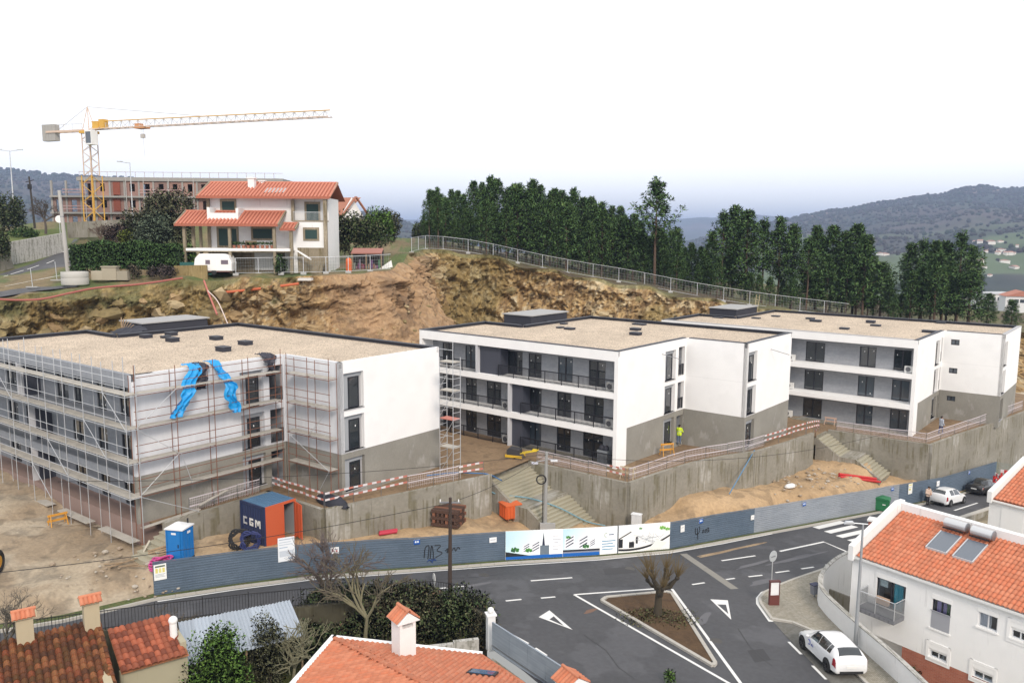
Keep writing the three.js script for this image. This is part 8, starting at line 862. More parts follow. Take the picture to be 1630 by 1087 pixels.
// ---------- the upper ground: villa, street, crane, unfinished block ----------
const onUp = (px, py, d) => at(px, py, d);
{ // villa: local x from pixels at its depth
  const D = 92, k = D / FPX, o = thing('villa', 'white villa with salmon tiled roofs and stone columns above the rock cut', 'house', onUp(305, 434, D), 0.0), X = (zx) => (290 + zx / 6.27 - 305) * k, Y = (zy) => (434 - (280 + zy / 6.27)) * k, wh = M.white, st = tmat(T.concrete, 0.9, { color: 0xfff4e2 }), gr = mat([0.012, 0.045, 0.04], 0.6), rt = [mat([0.36, 0.12, 0.075], 0.85), mat([0.50, 0.185, 0.12], 0.85)];
  const roof = (n, x0, x1, y0, y1, z0, z1) => { const r = P(o, n, [quad(V(x0, y0, z0), V(x1, y0, z0), V(x1, y1, z1), V(x0, y1, z1)), quad(V(x0, y0 - 0.15, z0), V(x0, y1 - 0.15, z1), V(x1, y1 - 0.15, z1), V(x1, y0 - 0.15, z0)), beam(V(x0, y0 - 0.08, z0), V(x1, y0 - 0.08, z0), 0.12, 0.2)], rt[0]), gs = []; const m = Math.round((x1 - x0) / 0.4); for (let i = 0; i < m; i++) { const x = x0 + (i + 0.5) * 0.4; gs.push(bar(V(x, y0 + 0.02, z0 + 0.05), V(x, y1 + 0.02, z1), 0.13, 7)); } stuff(P(r, 'tile_rows', gs, rt[1])); P(r, 'ridge_tiles', bar(V(x0, y1 + 0.05, z1), V(x1, y1 + 0.05, z1), 0.12, 8), rt[1]); for (const x of [x0, x1]) P(r, 'verge', beam(V(x, y0, z0), V(x, y1 + 0.04, z1), 0.16, 0.22), st); };
  P(o, 'upper_wall', bx(X(235), X(1085), Y(745), Y(215), -7, -1.2), wh); P(o, 'right_bay', [bx(X(1085), X(1440), Y(960), Y(450), -7, -0.25), bx(X(1085), X(1440), Y(450), Y(215), -7, -1.6)], wh); P(o, 'stone_base', bx(X(1150), X(1425), Y(960), Y(708), -0.248, -0.2), st);
  P(o, 'lower_wall', bx(X(235), X(1085), Y(960), Y(745), -7, -1.25), tmat(T.concrete, 0.9, { color: 0xfff0dc }));
  roof('main_roof', X(175), X(1490), Y(213), Y(213) + 1.75, 0.25, -4.2); roof('porch_roof', X(18), X(1022), Y(486), Y(486) + 1.45, 2.2, -1.2); roof('door_roof', X(1024), X(1175), Y(525), Y(525) + 0.6, 1.6, 0.1); P(o, 'rear_roof', quad(V(X(175), Y(213) + 1.75, -4.2), V(X(1490), Y(213) + 1.75, -4.2), V(X(1490), Y(213) - 0.2, -8.4), V(X(175), Y(213) - 0.2, -8.4)), rt[0]);
  P(o, 'roof_terrace', [bx(X(298), X(602), Y(486) + 0.3, Y(372), -1.1, 0.9), bx(X(298), X(325), Y(372), Y(318), -1.1, 0.9), bx(X(580), X(606), Y(372), Y(325), -1.1, 0.9)], wh);
  const shut = (x0, x1, y0, y1, z, m = gr) => { const f = P(o, 'window', [bx(X(x0) - 0.22, X(x0), Y(y1) - 0.2, Y(y0) + 0.25, z, z + 0.07), bx(X(x1), X(x1) + 0.22, Y(y1) - 0.2, Y(y0) + 0.25, z, z + 0.07), bx(X(x0), X(x1), Y(y0), Y(y0) + 0.25, z, z + 0.07), bx(X(x0), X(x1), Y(y1) - 0.2, Y(y1), z, z + 0.09)], st); P(f, 'shutter', bx(X(x0), X(x1), Y(y1), Y(y0), z - 0.02, z + 0.03), m); };
  shut(385, 508, 255, 360, -1.2); shut(340, 520, 525, 695, -1.2); shut(685, 875, 525, 620, -1.2); shut(1230, 1350, 530, 622, -0.25); shut(1220, 1340, 275, 440, -1.6); P(o, 'white_door', bx(X(1010), X(1078), Y(692), Y(530), -1.2, -1.12), M.slab); P(o, 'garage_door', Array.from({ length: 6 }, (_, i) => bx(X(692), X(915), lerp(Y(938), Y(760), i / 6) + 0.01, lerp(Y(938), Y(760), (i + 1) / 6) - 0.01, -1.25, -1.15)), M.slab); P(o, 'side_door', bx(X(1000), X(1080), Y(945), Y(755), -1.25, -1.16), M.slab);
  P(o, 'balcony_slab', bx(X(110), X(1122), Y(740), Y(715), -1.3, 1.9), M.slab); P(o, 'balcony_floor', bx(X(112), X(1120), Y(752), Y(740), -1.2, 1.8), st);
  for (const [a, b, t, z] of [[80, 105, 490, 1.6], [118, 144, 490, 0.2], [160, 182, 490, -0.8], [525, 551, 490, 1.7], [960, 986, 490, 1.7], [1112, 1142, 525, 1.3], [1420, 1455, 235, -0.1], [1083, 1112, 235, -1.0], [235, 262, 215, -1.1]]) P(o, 'column', bx(X(a), X(b), Y(960), Y(t), z - 0.18, z + 0.18), st); P(o, 'chimney', [bx(X(615), X(678), Y(125), Y(22), -3.2, -2.4), bx(X(606), X(688), Y(22), Y(8), -3.3, -2.3)], wh); P(o, 'chimney', [bx(X(684), X(740), Y(95), Y(40), -4.6, -4.0), bx(X(676), X(748), Y(40), Y(30), -4.7, -3.9)], wh); P(o, 'skylight', quad(V(X(815), Y(213) + 0.55, -0.95), V(X(1022), Y(213) + 0.55, -0.95), V(X(1022), Y(213) + 1.1, -2.25), V(X(815), Y(213) + 1.1, -2.25)), mat([0.38, 0.36, 0.36], 0.4));
  const rail = (x0, x1, y, z) => { const gs = [bx(x0, x1, y + 0.95, y + 1.0, z - 0.02, z + 0.02)]; for (let x = x0; x < x1; x += 0.13) gs.push(bx(x - 0.01, x + 0.01, y, y + 0.95, z - 0.01, z + 0.01)); P(o, 'balcony_rail', gs, M.galv); }; rail(X(1115), X(1420), Y(445), -0.3); P(o, 'bay_floor', bx(X(1112), X(1440), Y(452), Y(440), -1.6, -0.2), st);
  P(o, 'stair_string', prism([[X(1148), Y(728)], [X(1310), Y(830)], [X(1310), Y(812)], [X(1148), Y(710)]], 0.9, 1.05), M.slab); for (let i = 0; i < 7; i++) P(o, 'step', bx(X(1315), X(1420), Y(960), Y(940) + i * 0.17, -0.2 + i * -0.02, 1.3 - i * 0.2), st); P(o, 'bench', bx(X(668), X(780), Y(712), Y(642), 1.0, 1.1), mat([0.25, 0.17, 0.12], 0.9)); for (let i = 0; i < 9; i++) { const x = lerp(X(570), X(940), i / 8); P(o, 'flower_pot', new THREE.CylinderGeometry(0.2, 0.14, 0.34, 9).translate(x, Y(715) + 0.17, 1.5), mat([0.32, 0.13, 0.08], 0.9)); P(o, 'pot_plant', leafMesh(70, () => { const d = V(rr(-1, 1), rr(0, 1), rr(-1, 1)).normalize(); return { p: d.clone().multiplyScalar(rr(0.05, 0.3)).add(V(x, Y(715) + 0.45, 1.5)), d }; }, 0.16, G1), leafM); }
  // caravan
  const c = thing('caravan', 'white touring caravan parked under the villa porch', 'caravan', onUp(343, 436, 90.2), 0.02), L = 4.3; c.scale.setScalar(0.9); P(c, 'body', prism([[-L / 2, 0.5], [L / 2, 0.5], [L / 2 + 0.05, 1.4], [L / 2 - 0.3, 2.25], [L / 2 - 0.9, 2.42], [-L / 2 + 0.6, 2.42], [-L / 2 + 0.1, 1.9], [-L / 2 - 0.05, 1.0]], -1, 1, 0.06), M.slab); for (const [a, b] of [[-0.85, -0.3], [1.0, 1.85]]) P(c, 'window', bx(a, b, 1.25, 1.75, 1.001, 1.03), mat([0.16, 0.13, 0.16], 0.2)); P(c, 'door', bx(-0.1, 0.5, 0.6, 2.1, 1.002, 1.02), M.slab); P(c, 'skirt', bx(-L / 2 + 0.2, L / 2 - 0.2, 0.32, 0.5, -0.9, 0.9), mat([0.18, 0.09, 0.08], 0.9)); const w = new THREE.CylinderGeometry(0.3, 0.3, 0.2, 16); w.rotateX(1.57); w.translate(0.1, 0.3, 0.9); P(c, 'wheel', w, M.rubber); P(c, 'drawbar', beam(V(-L / 2, 0.4, 0), V(-L / 2 - 1.1, 0.4, 0), 0.1, 0.1), M.steel);
  bush('clipped_shrub', 'round clipped bush beside the villa garage door', 'shrub', onUp(446, 434, 90.6), 0.85, 1.7, 0.8, 2600, 0.16, G1, { lobes: 16 });
}
{ // smaller house to the right of the villa
  const o = thing('gabled_house', 'white gabled house with brown tile roof behind the villa', 'house', onUp(524, 364, 122), -0.12), s = 122 / FPX; P(o, 'wall', [bx(-1, 4.2, -3, 1.7, -7, 0)], M.white); P(o, 'gable', prism([[0, -3], [6, -3], [6, 1.7], [3, 4.6], [0, 1.7]].map(([a, b]) => [a * 0.72, b]), -0.2, 0).rotateY(0.95).translate(1.8, 0, 0.2), M.white); P(o, 'roof', [quad(V(-1.4, 1.6, 0.4), V(2.1, 1.6, 0.4), V(3.9, 4.7, -3.2), V(-0.5, 4.7, -3.2)), beam(V(1.9, 1.65, 0.5), V(3.6, 4.75, -1.6), 0.5, 0.15), beam(V(3.6, 4.75, -1.6), V(5.2, 1.7, -3.4), 0.5, 0.15)], mat([0.34, 0.15, 0.10], 0.95)); P(o, 'window', bx(0.0, 1.0, -0.4, 0.9, 0.001, 0.05), mat([0.03, 0.04, 0.07], 0.3)); P(o, 'base_wall', bx(-1.5, 4.6, -3, -1.1, 0.5, 0.8), M.dirtywhite); }
{ // unfinished concrete and brick building
  const D = 146, o = thing('unfinished_building', 'three storey concrete frame building with bare brick walls under construction', 'building', onUp(85, 362, D), 0.05), k = D / FPX, W = 363 * k, fl = [0, 2.75, 5.6, 8.5]; const cm = mat([0.30, 0.29, 0.275], 0.95), bk = [mat([0.28, 0.17, 0.145], 0.95), mat([0.24, 0.16, 0.14], 0.95), mat([0.33, 0.21, 0.175], 0.95)]; const sl = 1 + 0.002;
  for (const y of fl.slice(1)) P(o, 'floor_slab', bx(y > 8 ? 4.5 : 0, W, y - 0.3, y + (y > 8 ? 0.35 : 0), -12, y > 8 ? 0.3 : 0.9), cm); for (let f = 0; f < 3; f++) { const n = 16; for (let i = 0; i <= n; i++) P(o, 'column', bx(i / n * W - 0.15, i / n * W + 0.15, fl[f], fl[f + 1] - 0.3, -0.2, 0.12), cm); for (let i = 0; i < n; i++) { const x0 = i / n * W + 0.16, x1 = (i + 1) / n * W - 0.16; if (f === 2 && i < 2) continue; const a = lerp(x0, x1, rr(0.2, 0.35)), b = a + rr(0.7, 1.15), y0 = fl[f] + (rnd() < 0.45 ? 0.05 : 0.8), y1 = fl[f + 1] - 0.75; const g = wallHoles(x0, x1, fl[f], fl[f + 1] - 0.31, 0.2, [[a, b, y0, y1]]); P(o, 'brick_wall', g, bk[(i * 5 + f) % 3]); if ((i + f) % 3) P(o, 'rear_wall', bx(x0, x1, fl[f], fl[f + 1] - 0.31, -11.9, -11.7), bk[i % 3]); } }
  for (let i = 1; i < 8; i++) P(o, 'inner_wall', bx(i * W / 8 + 0.2, i * W / 8 + 0.4, 0, 8.2, -11.6, -2.2), bk[i % 3]); for (const x of [10.6, 10.65]) P(o, 'red_panel', bx(x, x + 1.2, x > 10.62 ? 5.8 : 3.0, x > 10.62 ? 8.0 : 5.1, 0.13, 0.2), mat([0.22, 0.06, 0.035], 0.8)); for (let i = 0; i < 22; i++) P(o, 'roof_guard', [bar(V(5 + i * 1.6, 8.85, 0.2), V(5 + i * 1.6, 9.8, 0.2), 0.035, 4), bar(V(5 + i * 1.6, 9.75, 0.2), V(6.6 + i * 1.6, 9.75, 0.2), 0.03, 4)], mat([0.35, 0.24, 0.24], 0.8)); for (const [x0, x1, y] of [[15.5, 23, 5.7], [2.3, 6.5, 5.7], [2.3, 7, 2.85]]) for (const h of [0.45, 0.95]) P(o, 'edge_guard', bx(x0, x1, y + h - 0.07, y + h + 0.07, 0.95, 1.0), mat([0.42, 0.28, 0.28], 0.9)); for (const x of [6.2, 13.2, 16.2, 20.5, 24.8]) P(o, 'prop', bar(V(x, 0, 1.0), V(x, 8.6, 1.0), 0.07, 5), mat([0.42, 0.41, 0.4], 0.8));
}
{ // tower crane
  const base = onUp(148, 356, 126), top = onLevel(141, 207, at(141, 207, 126).y), MY = top.y, tip = onLevel(525, 182.5, MY + 0.4), dir = tip.clone().sub(top).setY(0).normalize(), JL = Math.hypot(tip.x - top.x, tip.z - top.z), o = thing('tower_crane', 'yellow tower crane with long lattice jib and grey ballast', 'crane', [top.x, base.y, top.z], -Math.atan2(dir.z, dir.x)), H = MY - base.y, yl = mat([0.62, 0.36, 0.06], 0.6), pl2 = mat([0.62, 0.48, 0.38], 0.6), gy2 = mat([0.48, 0.45, 0.42], 0.6), w = 0.75;
  const lat = (n, y0, y1, m, ww) => { for (const [x, z] of [[-ww, -ww], [ww, -ww], [-ww, ww], [ww, ww]]) P(o, 'mast_chord', bar(V(x, y0, z), V(x, y1, z), 0.09, 5), m); const st2 = (y1 - y0) / n; const ps = [[-ww, -ww], [ww, -ww], [ww, ww], [-ww, ww]]; for (let i = 0; i < n; i++) for (let s = 0; s < 4; s++) { const a = ps[s], b = ps[(s + 1) % 4], f = (i + s) % 2; P(o, 'mast_brace', bar(V(f ? a[0] : b[0], y0 + i * st2, f ? a[1] : b[1]), V(f ? b[0] : a[0], y0 + (i + 1) * st2, f ? b[1] : a[1]), 0.045, 4), m); } };
  lat(7, -2, H * 0.52, yl, 1.0); lat(7, H * 0.52, H - 0.5, pl2, w); P(o, 'slewing_ring', [bx(-1, 1, H - 0.5, H - 0.1, -1, 1)], yl); P(o, 'cab', [bx(0.9, 1.0, H - 2.3, H - 0.2, 0.5, 1.7), bx(2.1, 2.2, H - 2.3, H - 0.2, 0.5, 1.7), bx(1.0, 2.1, H - 2.3, H - 2.1, 0.5, 1.7), bx(1.0, 2.1, H - 0.4, H - 0.2, 0.5, 1.7)], M.slab); P(o, 'cab_glass', bx(1.0, 2.1, H - 2.1, H - 0.4, 0.6, 1.6), M.glassblue); P(o, 'winch', [bx(1.2, 2.4, H + 0.1, H + 1.1, -0.5, 0.5), bx(2.4, 3.4, H + 0.2, H + 1.5, -0.5, 0.4)], yl);
  const ap = V(-0.1, H + 3.5, 0); for (const [x, z] of [[-0.7, -0.6], [0.7, -0.6], [-0.7, 0.6], [0.7, 0.6]]) P(o, 'apex_leg', bar(V(x, H - 0.1, z), ap, 0.07, 4), pl2);
  const n = 26; for (const [y, z] of [[0.1, -0.55], [0.1, 0.55], [1.25, 0]]) P(o, 'jib_chord', bar(V(0.6, H + y, z), V(JL, H + y * 0.75 + 0.1, z), 0.075, 5), y < 1 ? pl2 : yl); for (let i = 0; i < n; i++) { const x0 = lerp(0.8, JL, i / n), x1 = lerp(0.8, JL, (i + 1) / n), xm = (x0 + x1) / 2; for (const z of [-0.55, 0.55]) P(o, 'jib_brace', [bar(V(x0, H + 0.1, z), V(xm, H + 1.2 - 0.2 * i / n, 0), 0.04, 4), bar(V(xm, H + 1.2 - 0.2 * i / n, 0), V(x1, H + 0.1, z), 0.04, 4)], gy2); P(o, 'jib_brace', bar(V(x0, H + 0.1, -0.55), V(x0, H + 0.1, 0.55), 0.035, 4), gy2); }
  P(o, 'counter_jib', [beam(V(-8.4, H, -0.5), V(-0.6, H, -0.5), 0.16, 0.3), beam(V(-8.4, H, 0.5), V(-0.6, H, 0.5), 0.16, 0.3), ...[0, 1, 2, 3, 4, 5].map((i) => bx(-8 + i * 1.4, -7.9 + i * 1.4, H - 0.1, H + 0.1, -0.5, 0.5))], pl2); P(o, 'walkway_rail', [bar(V(-6.6, H + 1.0, 0.5), V(-0.8, H + 1.0, 0.5), 0.03, 4), ...[0, 1, 2, 3].map((i) => bar(V(-6.6 + i * 1.9, H, 0.5), V(-6.6 + i * 1.9, H + 1, 0.5), 0.03, 4))], gy2); for (let i = 0; i < 4; i++) P(o, 'ballast_block', bx(-9.3 + i * 0.68, -8.66 + i * 0.68, H - 1.35, H + 1.15, -0.45, 0.45), mat([0.37, 0.36, 0.34], 0.95));
  P(o, 'pendant', [bar(ap, V(-6.8, H + 0.1, 0), 0.035, 4), bar(ap, V(JL * 0.5, H + 1.2, 0), 0.035, 4)], gy2); const hx = JL * 0.245; P(o, 'trolley', [bx(hx - 1.0, hx + 0.9, H - 0.15, H + 0.05, -0.6, 0.6), bx(hx - 1.1, hx - 0.2, H + 0.1, H + 0.6, -0.4, 0.4)], mat([0.55, 0.25, 0.1], 0.6)); P(o, 'hoist_rope', [bar(V(hx - 0.15, H, 0), V(hx - 0.15, H - 1.0, 0), 0.03, 4), bar(V(hx + 0.15, H, 0), V(hx + 0.15, H - 1.0, 0), 0.03, 4), bar(V(hx, H - 1.4, 0), V(hx + 0.2, H - 4.2, 0), 0.03, 4)], gy2); P(o, 'hook_block', [bx(hx - 0.3, hx + 0.3, H - 1.5, H - 0.9, -0.2, 0.2)], gy2);
}
// upper street with lamps, walls, fence feet and the concrete ring
{
  const rd = (list, up2) => list.map(([x, y, d]) => lift(at(x, y, d), up2)); const left = STREET_L, right = STREET_R;
  struct('upper_street', flat([...rd(left, 0.12), ...rd(right, 0.12)]), tmat(T.asphalt, 0.7, { color: 0xffffff })); const us = scene.children.at(-1); const ln = (a, b, w) => { const p = lift(at(...a), 0.17), q = lift(at(...b), 0.17); P(us, 'road_marking', beam(p, q, w, 0.01), M.paint); }; ln([-20, 463, 85], [60, 447, 87.5], 0.14); ln([60, 447, 87.5], [112, 437, 91], 0.14); for (let i = 0; i < 4; i++) { const t = i / 4; ln([lerp(-10, 95, t), lerp(446, 415, t), lerp(92, 105, t)], [lerp(12, 110, t), lerp(440, 408, t), lerp(93.5, 107, t)], 0.12); } ln([100, 403, 110], [122, 391, 122], 0.25);
  const ring = thing('concrete_ring', 'pale concrete well ring standing at the edge of the upper street', 'concrete ring', onUp(119, 452, 86), 0); const rg = (y0, y1) => { const g = new THREE.LatheGeometry([[1.15, y0], [1.3, y0], [1.3, y1], [1.15, y1], [1.15, y0]].map((p) => new THREE.Vector2(...p)), 36); return g; }; P(ring, 'ring', rg(0, 0.7), mat([0.46, 0.45, 0.42], 0.95)); P(ring, 'ring', rg(0.73, 1.3), mat([0.50, 0.49, 0.46], 0.95));
  const lamp = (l, px, py, d, h, arms, m = M.galv) => { const o = thing('street_lamp', l, 'street lamp', onUp(px, py, d), 0); P(o, 'pole', bar(V(0, -0.5, 0), V(0, h, 0), 0.12, 8, 0.06), m); for (const s of arms) { P(o, 'arm', bar(V(0, h - 0.1, 0), V(s * 1.7, h + 0.15, 0), 0.05, 5), m); P(o, 'lamp_head', bx(s * 1.6 - 0.4, s * 1.6 + 0.4, h + 0.08, h + 0.22, -0.15, 0.15), m); } }; lamp('double armed street lamp at the far left of the upper street', 22, 345, 130, 10.2, [-1, 1]); lamp('single armed street lamp in front of the unfinished building', 211, 352, 132, 9.2, [-1]); const pc = thing('utility_pole', 'thick pale concrete pole standing beside the concrete ring', 'utility pole', onUp(108, 432, 92), 0); P(pc, 'pole', bar(V(0, -0.5, 0), V(-0.45, 8.9, 0), 0.26, 9, 0.17), mat([0.42, 0.41, 0.39], 0.9)); P(pc, 'band', bar(V(-0.3, 6, 0), V(-0.305, 6.1, 0), 0.21, 9), M.steel); const wd = thing('utility_pole', 'dark wooden utility pole by the garden of the upper street', 'utility pole', onUp(54, 352, 120), 0); P(wd, 'pole', bar(V(0, -1, 0), V(-0.35, 6.4, 0), 0.16, 7, 0.11), mat([0.05, 0.045, 0.04], 0.95)); P(wd, 'crossarm', beam(V(-0.9, 5.6, 0), V(0.3, 5.9, 0), 0.1, 0.1), M.black); P(wd, 'transformer', bx(-0.5, -0.1, 4.6, 5.3, -0.1, 0.3), M.black); const rs = thing('road_sign', 'round white sign on a post at the bend of the upper street', 'road sign', onUp(95, 372, 112), 0.2); P(rs, 'post', bar(V(0, -0.6, 0), V(0, 2.1, 0), 0.04, 6), M.galv); const dd = disc(0.5); dd.translate(0, 2.0, 0.06); P(rs, 'disc', dd, M.slab); for (const [px, py, d, l] of [[51, 457, 85, 'leaning steel barrier post on the upper street'], [90, 446, 88, 'steel barrier post beside the concrete ring']]) { const b = thing('barrier_post', l, 'post', onUp(px, py, d), 0); P(b, 'post', bar(V(0, 0, 0), V(-0.1, 2.0, 0), 0.035, 6), M.galv); P(b, 'foot', bx(-0.6, 0.6, 0, 0.1, -0.2, 0.2), mat([0.35, 0.35, 0.34], 0.9)); }
  // walls and gardens on the left
  const blockWall = (name, label, a, b, h, m, t = 0.3, n = 5) => { const o = thing(name, label, 'wall', a, 0), d = b.clone().sub(a); for (let i = 0; i < n; i++) P(o, 'wall_panel', beam(d.clone().multiplyScalar(i / n).add(V(0, h / 2 - 0.3, 0)), d.clone().multiplyScalar((i + 0.995) / n).add(V(0, h / 2 - 0.3, 0)), t, h + 0.6), m); return o; };
  blockWall('garden_wall', 'lichen stained stone wall beside the upper street', onUp(18, 413, 103), onUp(103, 396, 112), 2.2, M.dirtywhite); blockWall('garden_wall', 'low grey wall end by the upper street', onUp(-30, 432, 98), onUp(17, 418, 101), 1.1, M.concrete, 0.3, 2); blockWall('garden_wall', 'grey wall in front of the unfinished building', onUp(108, 372, 122), onUp(195, 368, 118), 1.7, M.concrete, 0.3, 4); struct('lawn', flat([lift(onUp(16, 389, 104), 0), lift(onUp(103, 378, 113), 0), lift(onUp(100, 365, 122), 0.2), lift(onUp(-20, 372, 116), 0.2)]), tmat(T.grass, 1, { color: 0xf4ffc8 })); blockWall('garden_wall', 'yellow block wall with a gate beside the villa drive', onUp(278, 441, 89), onUp(330, 440, 89), 1.25, tmat(T.concrete, 0.9, { color: 0xffe8b0 }), 0.25, 2); blockWall('garden_fence', 'green screen fence above the villa garden wall', onUp(286, 428, 89.6), onUp(338, 428, 89.6), 0.75, mat([0.02, 0.10, 0.09], 0.8), 0.06, 3); blockWall('garden_wall', 'low wall at the foot of the long hedge', onUp(136, 434, 90), onUp(280, 440, 89.5), 0.6, tmat(T.concrete, 0.9, { color: 0xffecd0 }), 0.3, 6); { const q = thing('stone_planter', 'stepped stone planter at the foot of the hedge', 'planter', onUp(176, 445, 87.5), 0); P(q, 'block', bx(-0.75, 0.75, 0, 1.35, -0.4, 0.4), M.stone); P(q, 'wing', bx(-1.9, -0.76, 0, 0.95, -0.35, 0.35), stone2[0]); P(q, 'wing', bx(0.76, 1.9, 0, 0.95, -0.35, 0.35), stone2[1]); P(q, 'top_slab', bx(-0.85, 0.85, 1.35, 1.45, -0.5, 0.5), M.stone); }
  // hedges, shrubs and trees
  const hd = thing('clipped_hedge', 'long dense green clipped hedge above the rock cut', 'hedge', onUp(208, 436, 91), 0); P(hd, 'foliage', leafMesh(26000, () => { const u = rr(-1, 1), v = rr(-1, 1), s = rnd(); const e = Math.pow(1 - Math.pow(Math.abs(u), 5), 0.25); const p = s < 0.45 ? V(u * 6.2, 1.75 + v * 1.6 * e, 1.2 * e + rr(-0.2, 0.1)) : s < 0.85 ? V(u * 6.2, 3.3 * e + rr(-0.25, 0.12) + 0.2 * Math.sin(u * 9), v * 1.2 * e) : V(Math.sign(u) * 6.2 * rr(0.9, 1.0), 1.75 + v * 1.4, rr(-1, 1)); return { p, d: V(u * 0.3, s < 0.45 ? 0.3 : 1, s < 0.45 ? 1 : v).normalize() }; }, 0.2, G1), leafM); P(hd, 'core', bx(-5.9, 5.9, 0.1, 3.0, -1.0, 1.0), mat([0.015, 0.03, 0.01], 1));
  bush('olive_tree', 'grey green olive bush rising behind the hedge', 'tree', onUp(250, 405, 96), 3.0, 3.9, 2.4, 6500, 0.22, G4); bush('garden_tree', 'olive brown broad tree between hedge and villa', 'tree', onUp(272, 400, 101), 4.0, 6.2, 3.0, 8500, 0.26, G3); bush('garden_tree', 'olive brown tree top before the unfinished building', 'tree', onUp(228, 385, 106), 3.2, 3.4, 2.4, 5000, 0.26, G3); bush('garden_shrub', 'yellow green shrub behind the hedge', 'shrub', onUp(206, 392, 98), 1.3, 1.9, 1.1, 1800, 0.2, G5); bush('garden_shrub', 'brownish purple shrub behind the hedge', 'shrub', onUp(186, 390, 100), 1.6, 2.2, 1.2, 2000, 0.2, [[0.09, 0.06, 0.05], [0.06, 0.045, 0.045]]); bareTree('bare_shrub', 'brown leafless shrub behind the hedge by the crane', onUp(160, 395, 99), 4.2, mat([0.14, 0.10, 0.075], 1), { r: 0.06, lv: 6, fork: 6, spread: 0.85, trunk: 0.2 }); bush('lavender_bush', 'dry grey purple bush at the end of the garden wall', 'shrub', onUp(258, 445, 88), 1.9, 1.3, 0.9, 2200, 0.15, [[0.12, 0.09, 0.09], [0.08, 0.07, 0.06]]); bush('lavender_bush', 'small dry grass clump beside the stone planter', 'shrub', onUp(213, 443, 88), 0.8, 1.2, 0.6, 900, 0.15, [[0.16, 0.13, 0.09], [0.10, 0.09, 0.06]]);
  bush('conifer', 'dark conifer at the left edge beyond the stone wall', 'tree', onUp(14, 372, 118), 2.2, 5.2, 2.0, 5000, 0.25, Gd); bush('conifer', 'dark hedge tree at the left edge beside the upper street', 'tree', onUp(-4, 420, 99), 1.6, 4.2, 1.4, 4000, 0.22, Gd); bareTree('fruit_tree', 'bare spreading fruit tree on the upper lawn', onUp(72, 372, 114), 6.0, mat([0.09, 0.075, 0.065], 1), { r: 0.14, lv: 6, fork: 4, spread: 0.85, trunk: 0.24 });
  bush('ground_shrub', 'low green shrub on the lawn by the bare tree', 'shrub', onUp(36, 378, 112), 2.2, 1.2, 1.2, 1500, 0.2, G1);
  bush('garden_tree', 'bushy dark green shrubs right of the villa', 'shrub', onUp(558, 408, 102), 4.6, 4.2, 2.2, 9000, 0.24, Gd); bush('garden_tree', 'bright green tree at the end of the villa garden', 'tree', onUp(604, 402, 105), 2.6, 4.6, 2.0, 6500, 0.22, G2); bush('garden_tree', 'rounded olive tree behind the garden shrubs', 'tree', onUp(617, 388, 122), 2.3, 4.2, 1.9, 4000, 0.24, G3); bush('garden_shrub', 'dark red leaved shrub before the gabled house', 'shrub', onUp(576, 390, 108), 0.7, 2.6, 0.6, 1200, 0.2, [[0.05, 0.015, 0.02], [0.07, 0.025, 0.03]]); bush('distant_tree', 'small dark tree in the gap before the pine wood', 'tree', onUp(671, 385, 150), 2.0, 3.2, 1.8, 1800, 0.3, Gd); bush('garden_shrub', 'green creeper by the villa caravan', 'shrub', onUp(303, 425, 91), 0.9, 2.0, 0.7, 1500, 0.18, G2);
  // shed and garden clutter right of the villa
  const sd = thing('garden_shed', 'low open shed with reddish roof in the villa garden', 'shed', onUp(583, 428, 95.5), 0.05); P(sd, 'roof', [quad(V(-1.6, 1.9, 1), V(1.9, 1.9, 1), V(1.9, 2.4, -1), V(-1.6, 2.4, -1)), beam(V(-1.6, 1.86, 1), V(1.9, 1.86, 1), 0.08, 0.14)], mat([0.33, 0.15, 0.12], 0.9)); for (const x of [-1.5, 0.1, 1.8]) P(sd, 'post', bar(V(x, 0, 0.9), V(x, 1.9, 0.9), 0.06, 6), M.wood); P(sd, 'rear_wall', bx(-1.6, 1.9, 0, 2.2, -1, -0.9), mat([0.06, 0.055, 0.05], 0.95)); for (let i = 0; i < 16; i++) P(sd, 'stored_item', bx(-1.4 + i * 0.2, -1.25 + i * 0.2, 0, rr(0.3, 1.2), -0.6 + rr(-0.2, 0.8), -0.3 + rr(0, 0.8)), mat([rr(0.04, 0.3), rr(0.04, 0.25), rr(0.04, 0.25)], 0.9)); const tl = thing('tilted_sheet', 'white sheet leaning beside the garden shed', 'sheet', onUp(613, 429, 95), 0.1); P(tl, 'panel', prism([[-0.9, 0], [0.9, 0], [0.7, 1.1]], -0.03, 0.03), M.slab); solo('gas_bottle', 'orange gas bottle by the villa garden fence', 'gas bottle', [new THREE.CylinderGeometry(0.33, 0.33, 1.3, 14).translate(0, 0.65, 0), new THREE.SphereGeometry(0.33, 14, 8).translate(0, 1.3, 0)], M.orange, onUp(555, 433, 93).toArray());
}
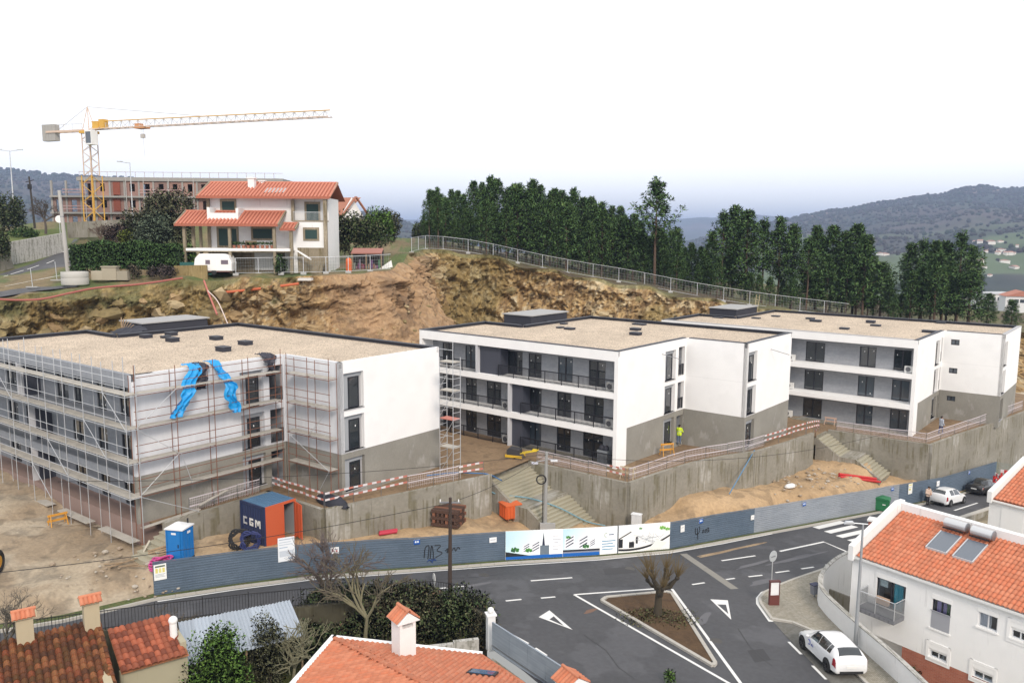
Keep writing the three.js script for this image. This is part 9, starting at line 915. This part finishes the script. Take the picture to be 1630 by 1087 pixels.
function meshFence(label, list, dep, n, h = 1.95, grp) { // temporary fence: panel frames with wire infill
  const c = new THREE.CatmullRomCurve3(list, false, 'centripetal').getSpacedPoints(n), o = thing('mesh_fence', label, 'fence', [0, 0, 0]); for (let i = 0; i < n; i++) { const a = c[i], b = c[i + 1]; P(o, 'panel_frame', [bar(lift(a, 0), lift(a, h), 0.045, 5), beam(lift(a, h), lift(b, h), 0.05, 0.05), beam(lift(a, 0.15), lift(b, 0.15), 0.04, 0.04)], M.galv); const gs = []; for (let k = 1; k < 9; k++) { const p = a.clone().lerp(b, k / 9); gs.push(bar(lift(p, 0.15), lift(p, h), 0.012, 3)); } for (let k = 1; k < 5; k++) gs.push(beam(lift(a, 0.15 + k * 0.36), lift(b, 0.15 + k * 0.36), 0.014, 0.014)); P(o, 'wire_mesh', gs, mat([0.24, 0.26, 0.26], 0.6)); P(o, 'foot_block', bx(a.x - 0.3, a.x + 0.3, a.y - 0.15, a.y + 0.12, a.z - 0.12, a.z + 0.12), mat([0.4, 0.4, 0.39], 0.9)); } return o; }
{ const f = EDGE.slice(13, 22).map(([x, y, d]) => { const p = ray(x, y).multiplyScalar(d + 3).add(CAM); p.y = upY(p.x, p.z); return p; }); meshFence('galvanised mesh fence along the top of the rock cut before the pines', f, 0, 19, 1.9); meshFence('mesh fence along the villa yard above the slump', [[375, 436, 90], [440, 435, 90.3], [520, 434, 90.8], [575, 432, 91.5], [622, 429, 93]].map((a) => onUp(...a)), 0, 7, 1.75);
  solo('drain_pipe', 'orange red pipe running along the edge below the villa', 'pipe', tube([[318, 466, 87.3], [365, 464, 87.2], [420, 458, 87.3], [475, 451, 87.6]].map((a) => onUp(...a)), 0.14, 40, 7), mat([0.50, 0.12, 0.05], 0.7)); solo('drain_pipe', 'red hose sagging along the edge of the upper street', 'pipe', tube([[-30, 472, 77.5], [0, 476, 77.8], [60, 476, 79.5], [110, 466, 81], [150, 458, 82.5], [220, 452, 84], [290, 442, 86.5]].map((a) => onUp(...a)), 0.1, 60, 6), mat([0.33, 0.10, 0.08], 0.7)); solo('drain_pipe', 'pinkish pipe hanging down the rock cut', 'pipe', tube([[324, 446, 86.8], [331, 465, 85.5], [345, 500, 83.5]].map((a) => onUp(...a)), 0.1, 20, 6), mat([0.45, 0.15, 0.12], 0.7)); solo('drain_pipe', 'pale thin pipe hanging down the rock cut', 'pipe', tube([[330, 462, 85.6], [345, 478, 84.4], [362, 515, 82.5]].map((a) => onUp(...a)), 0.06, 20, 6), mat([0.6, 0.5, 0.45], 0.7)); solo('concrete_pad', 'broken pale slab sticking out of the edge below the villa', 'slab', bx(-0.7, 0.7, -0.12, 0.12, -0.5, 0.5), mat([0.6, 0.58, 0.55], 0.9), onUp(486, 444, 88.2).toArray()); const ld = thing('ladder', 'wooden ladder leaning at the rear roof edge of the block beside the pines', 'ladder', w2(3, -24.2, 9.1, -19.3), -0.68); for (const x of [-0.22, 0.22]) P(ld, 'rail', bar(V(x, 0, 0), V(x, 2.2, -0.6), 0.03, 5), mat([0.5, 0.42, 0.25], 0.9)); for (let i = 1; i < 7; i++) P(ld, 'rung', bar(V(-0.22, i * 0.31, -i * 0.085), V(0.22, i * 0.31, -i * 0.085), 0.02, 5), mat([0.5, 0.42, 0.25], 0.9)); }
tick('upper');
scene.traverse((o) => { if (o.isMesh) { o.castShadow = true; o.receiveShadow = true; } });
renderer.render(scene, camera);
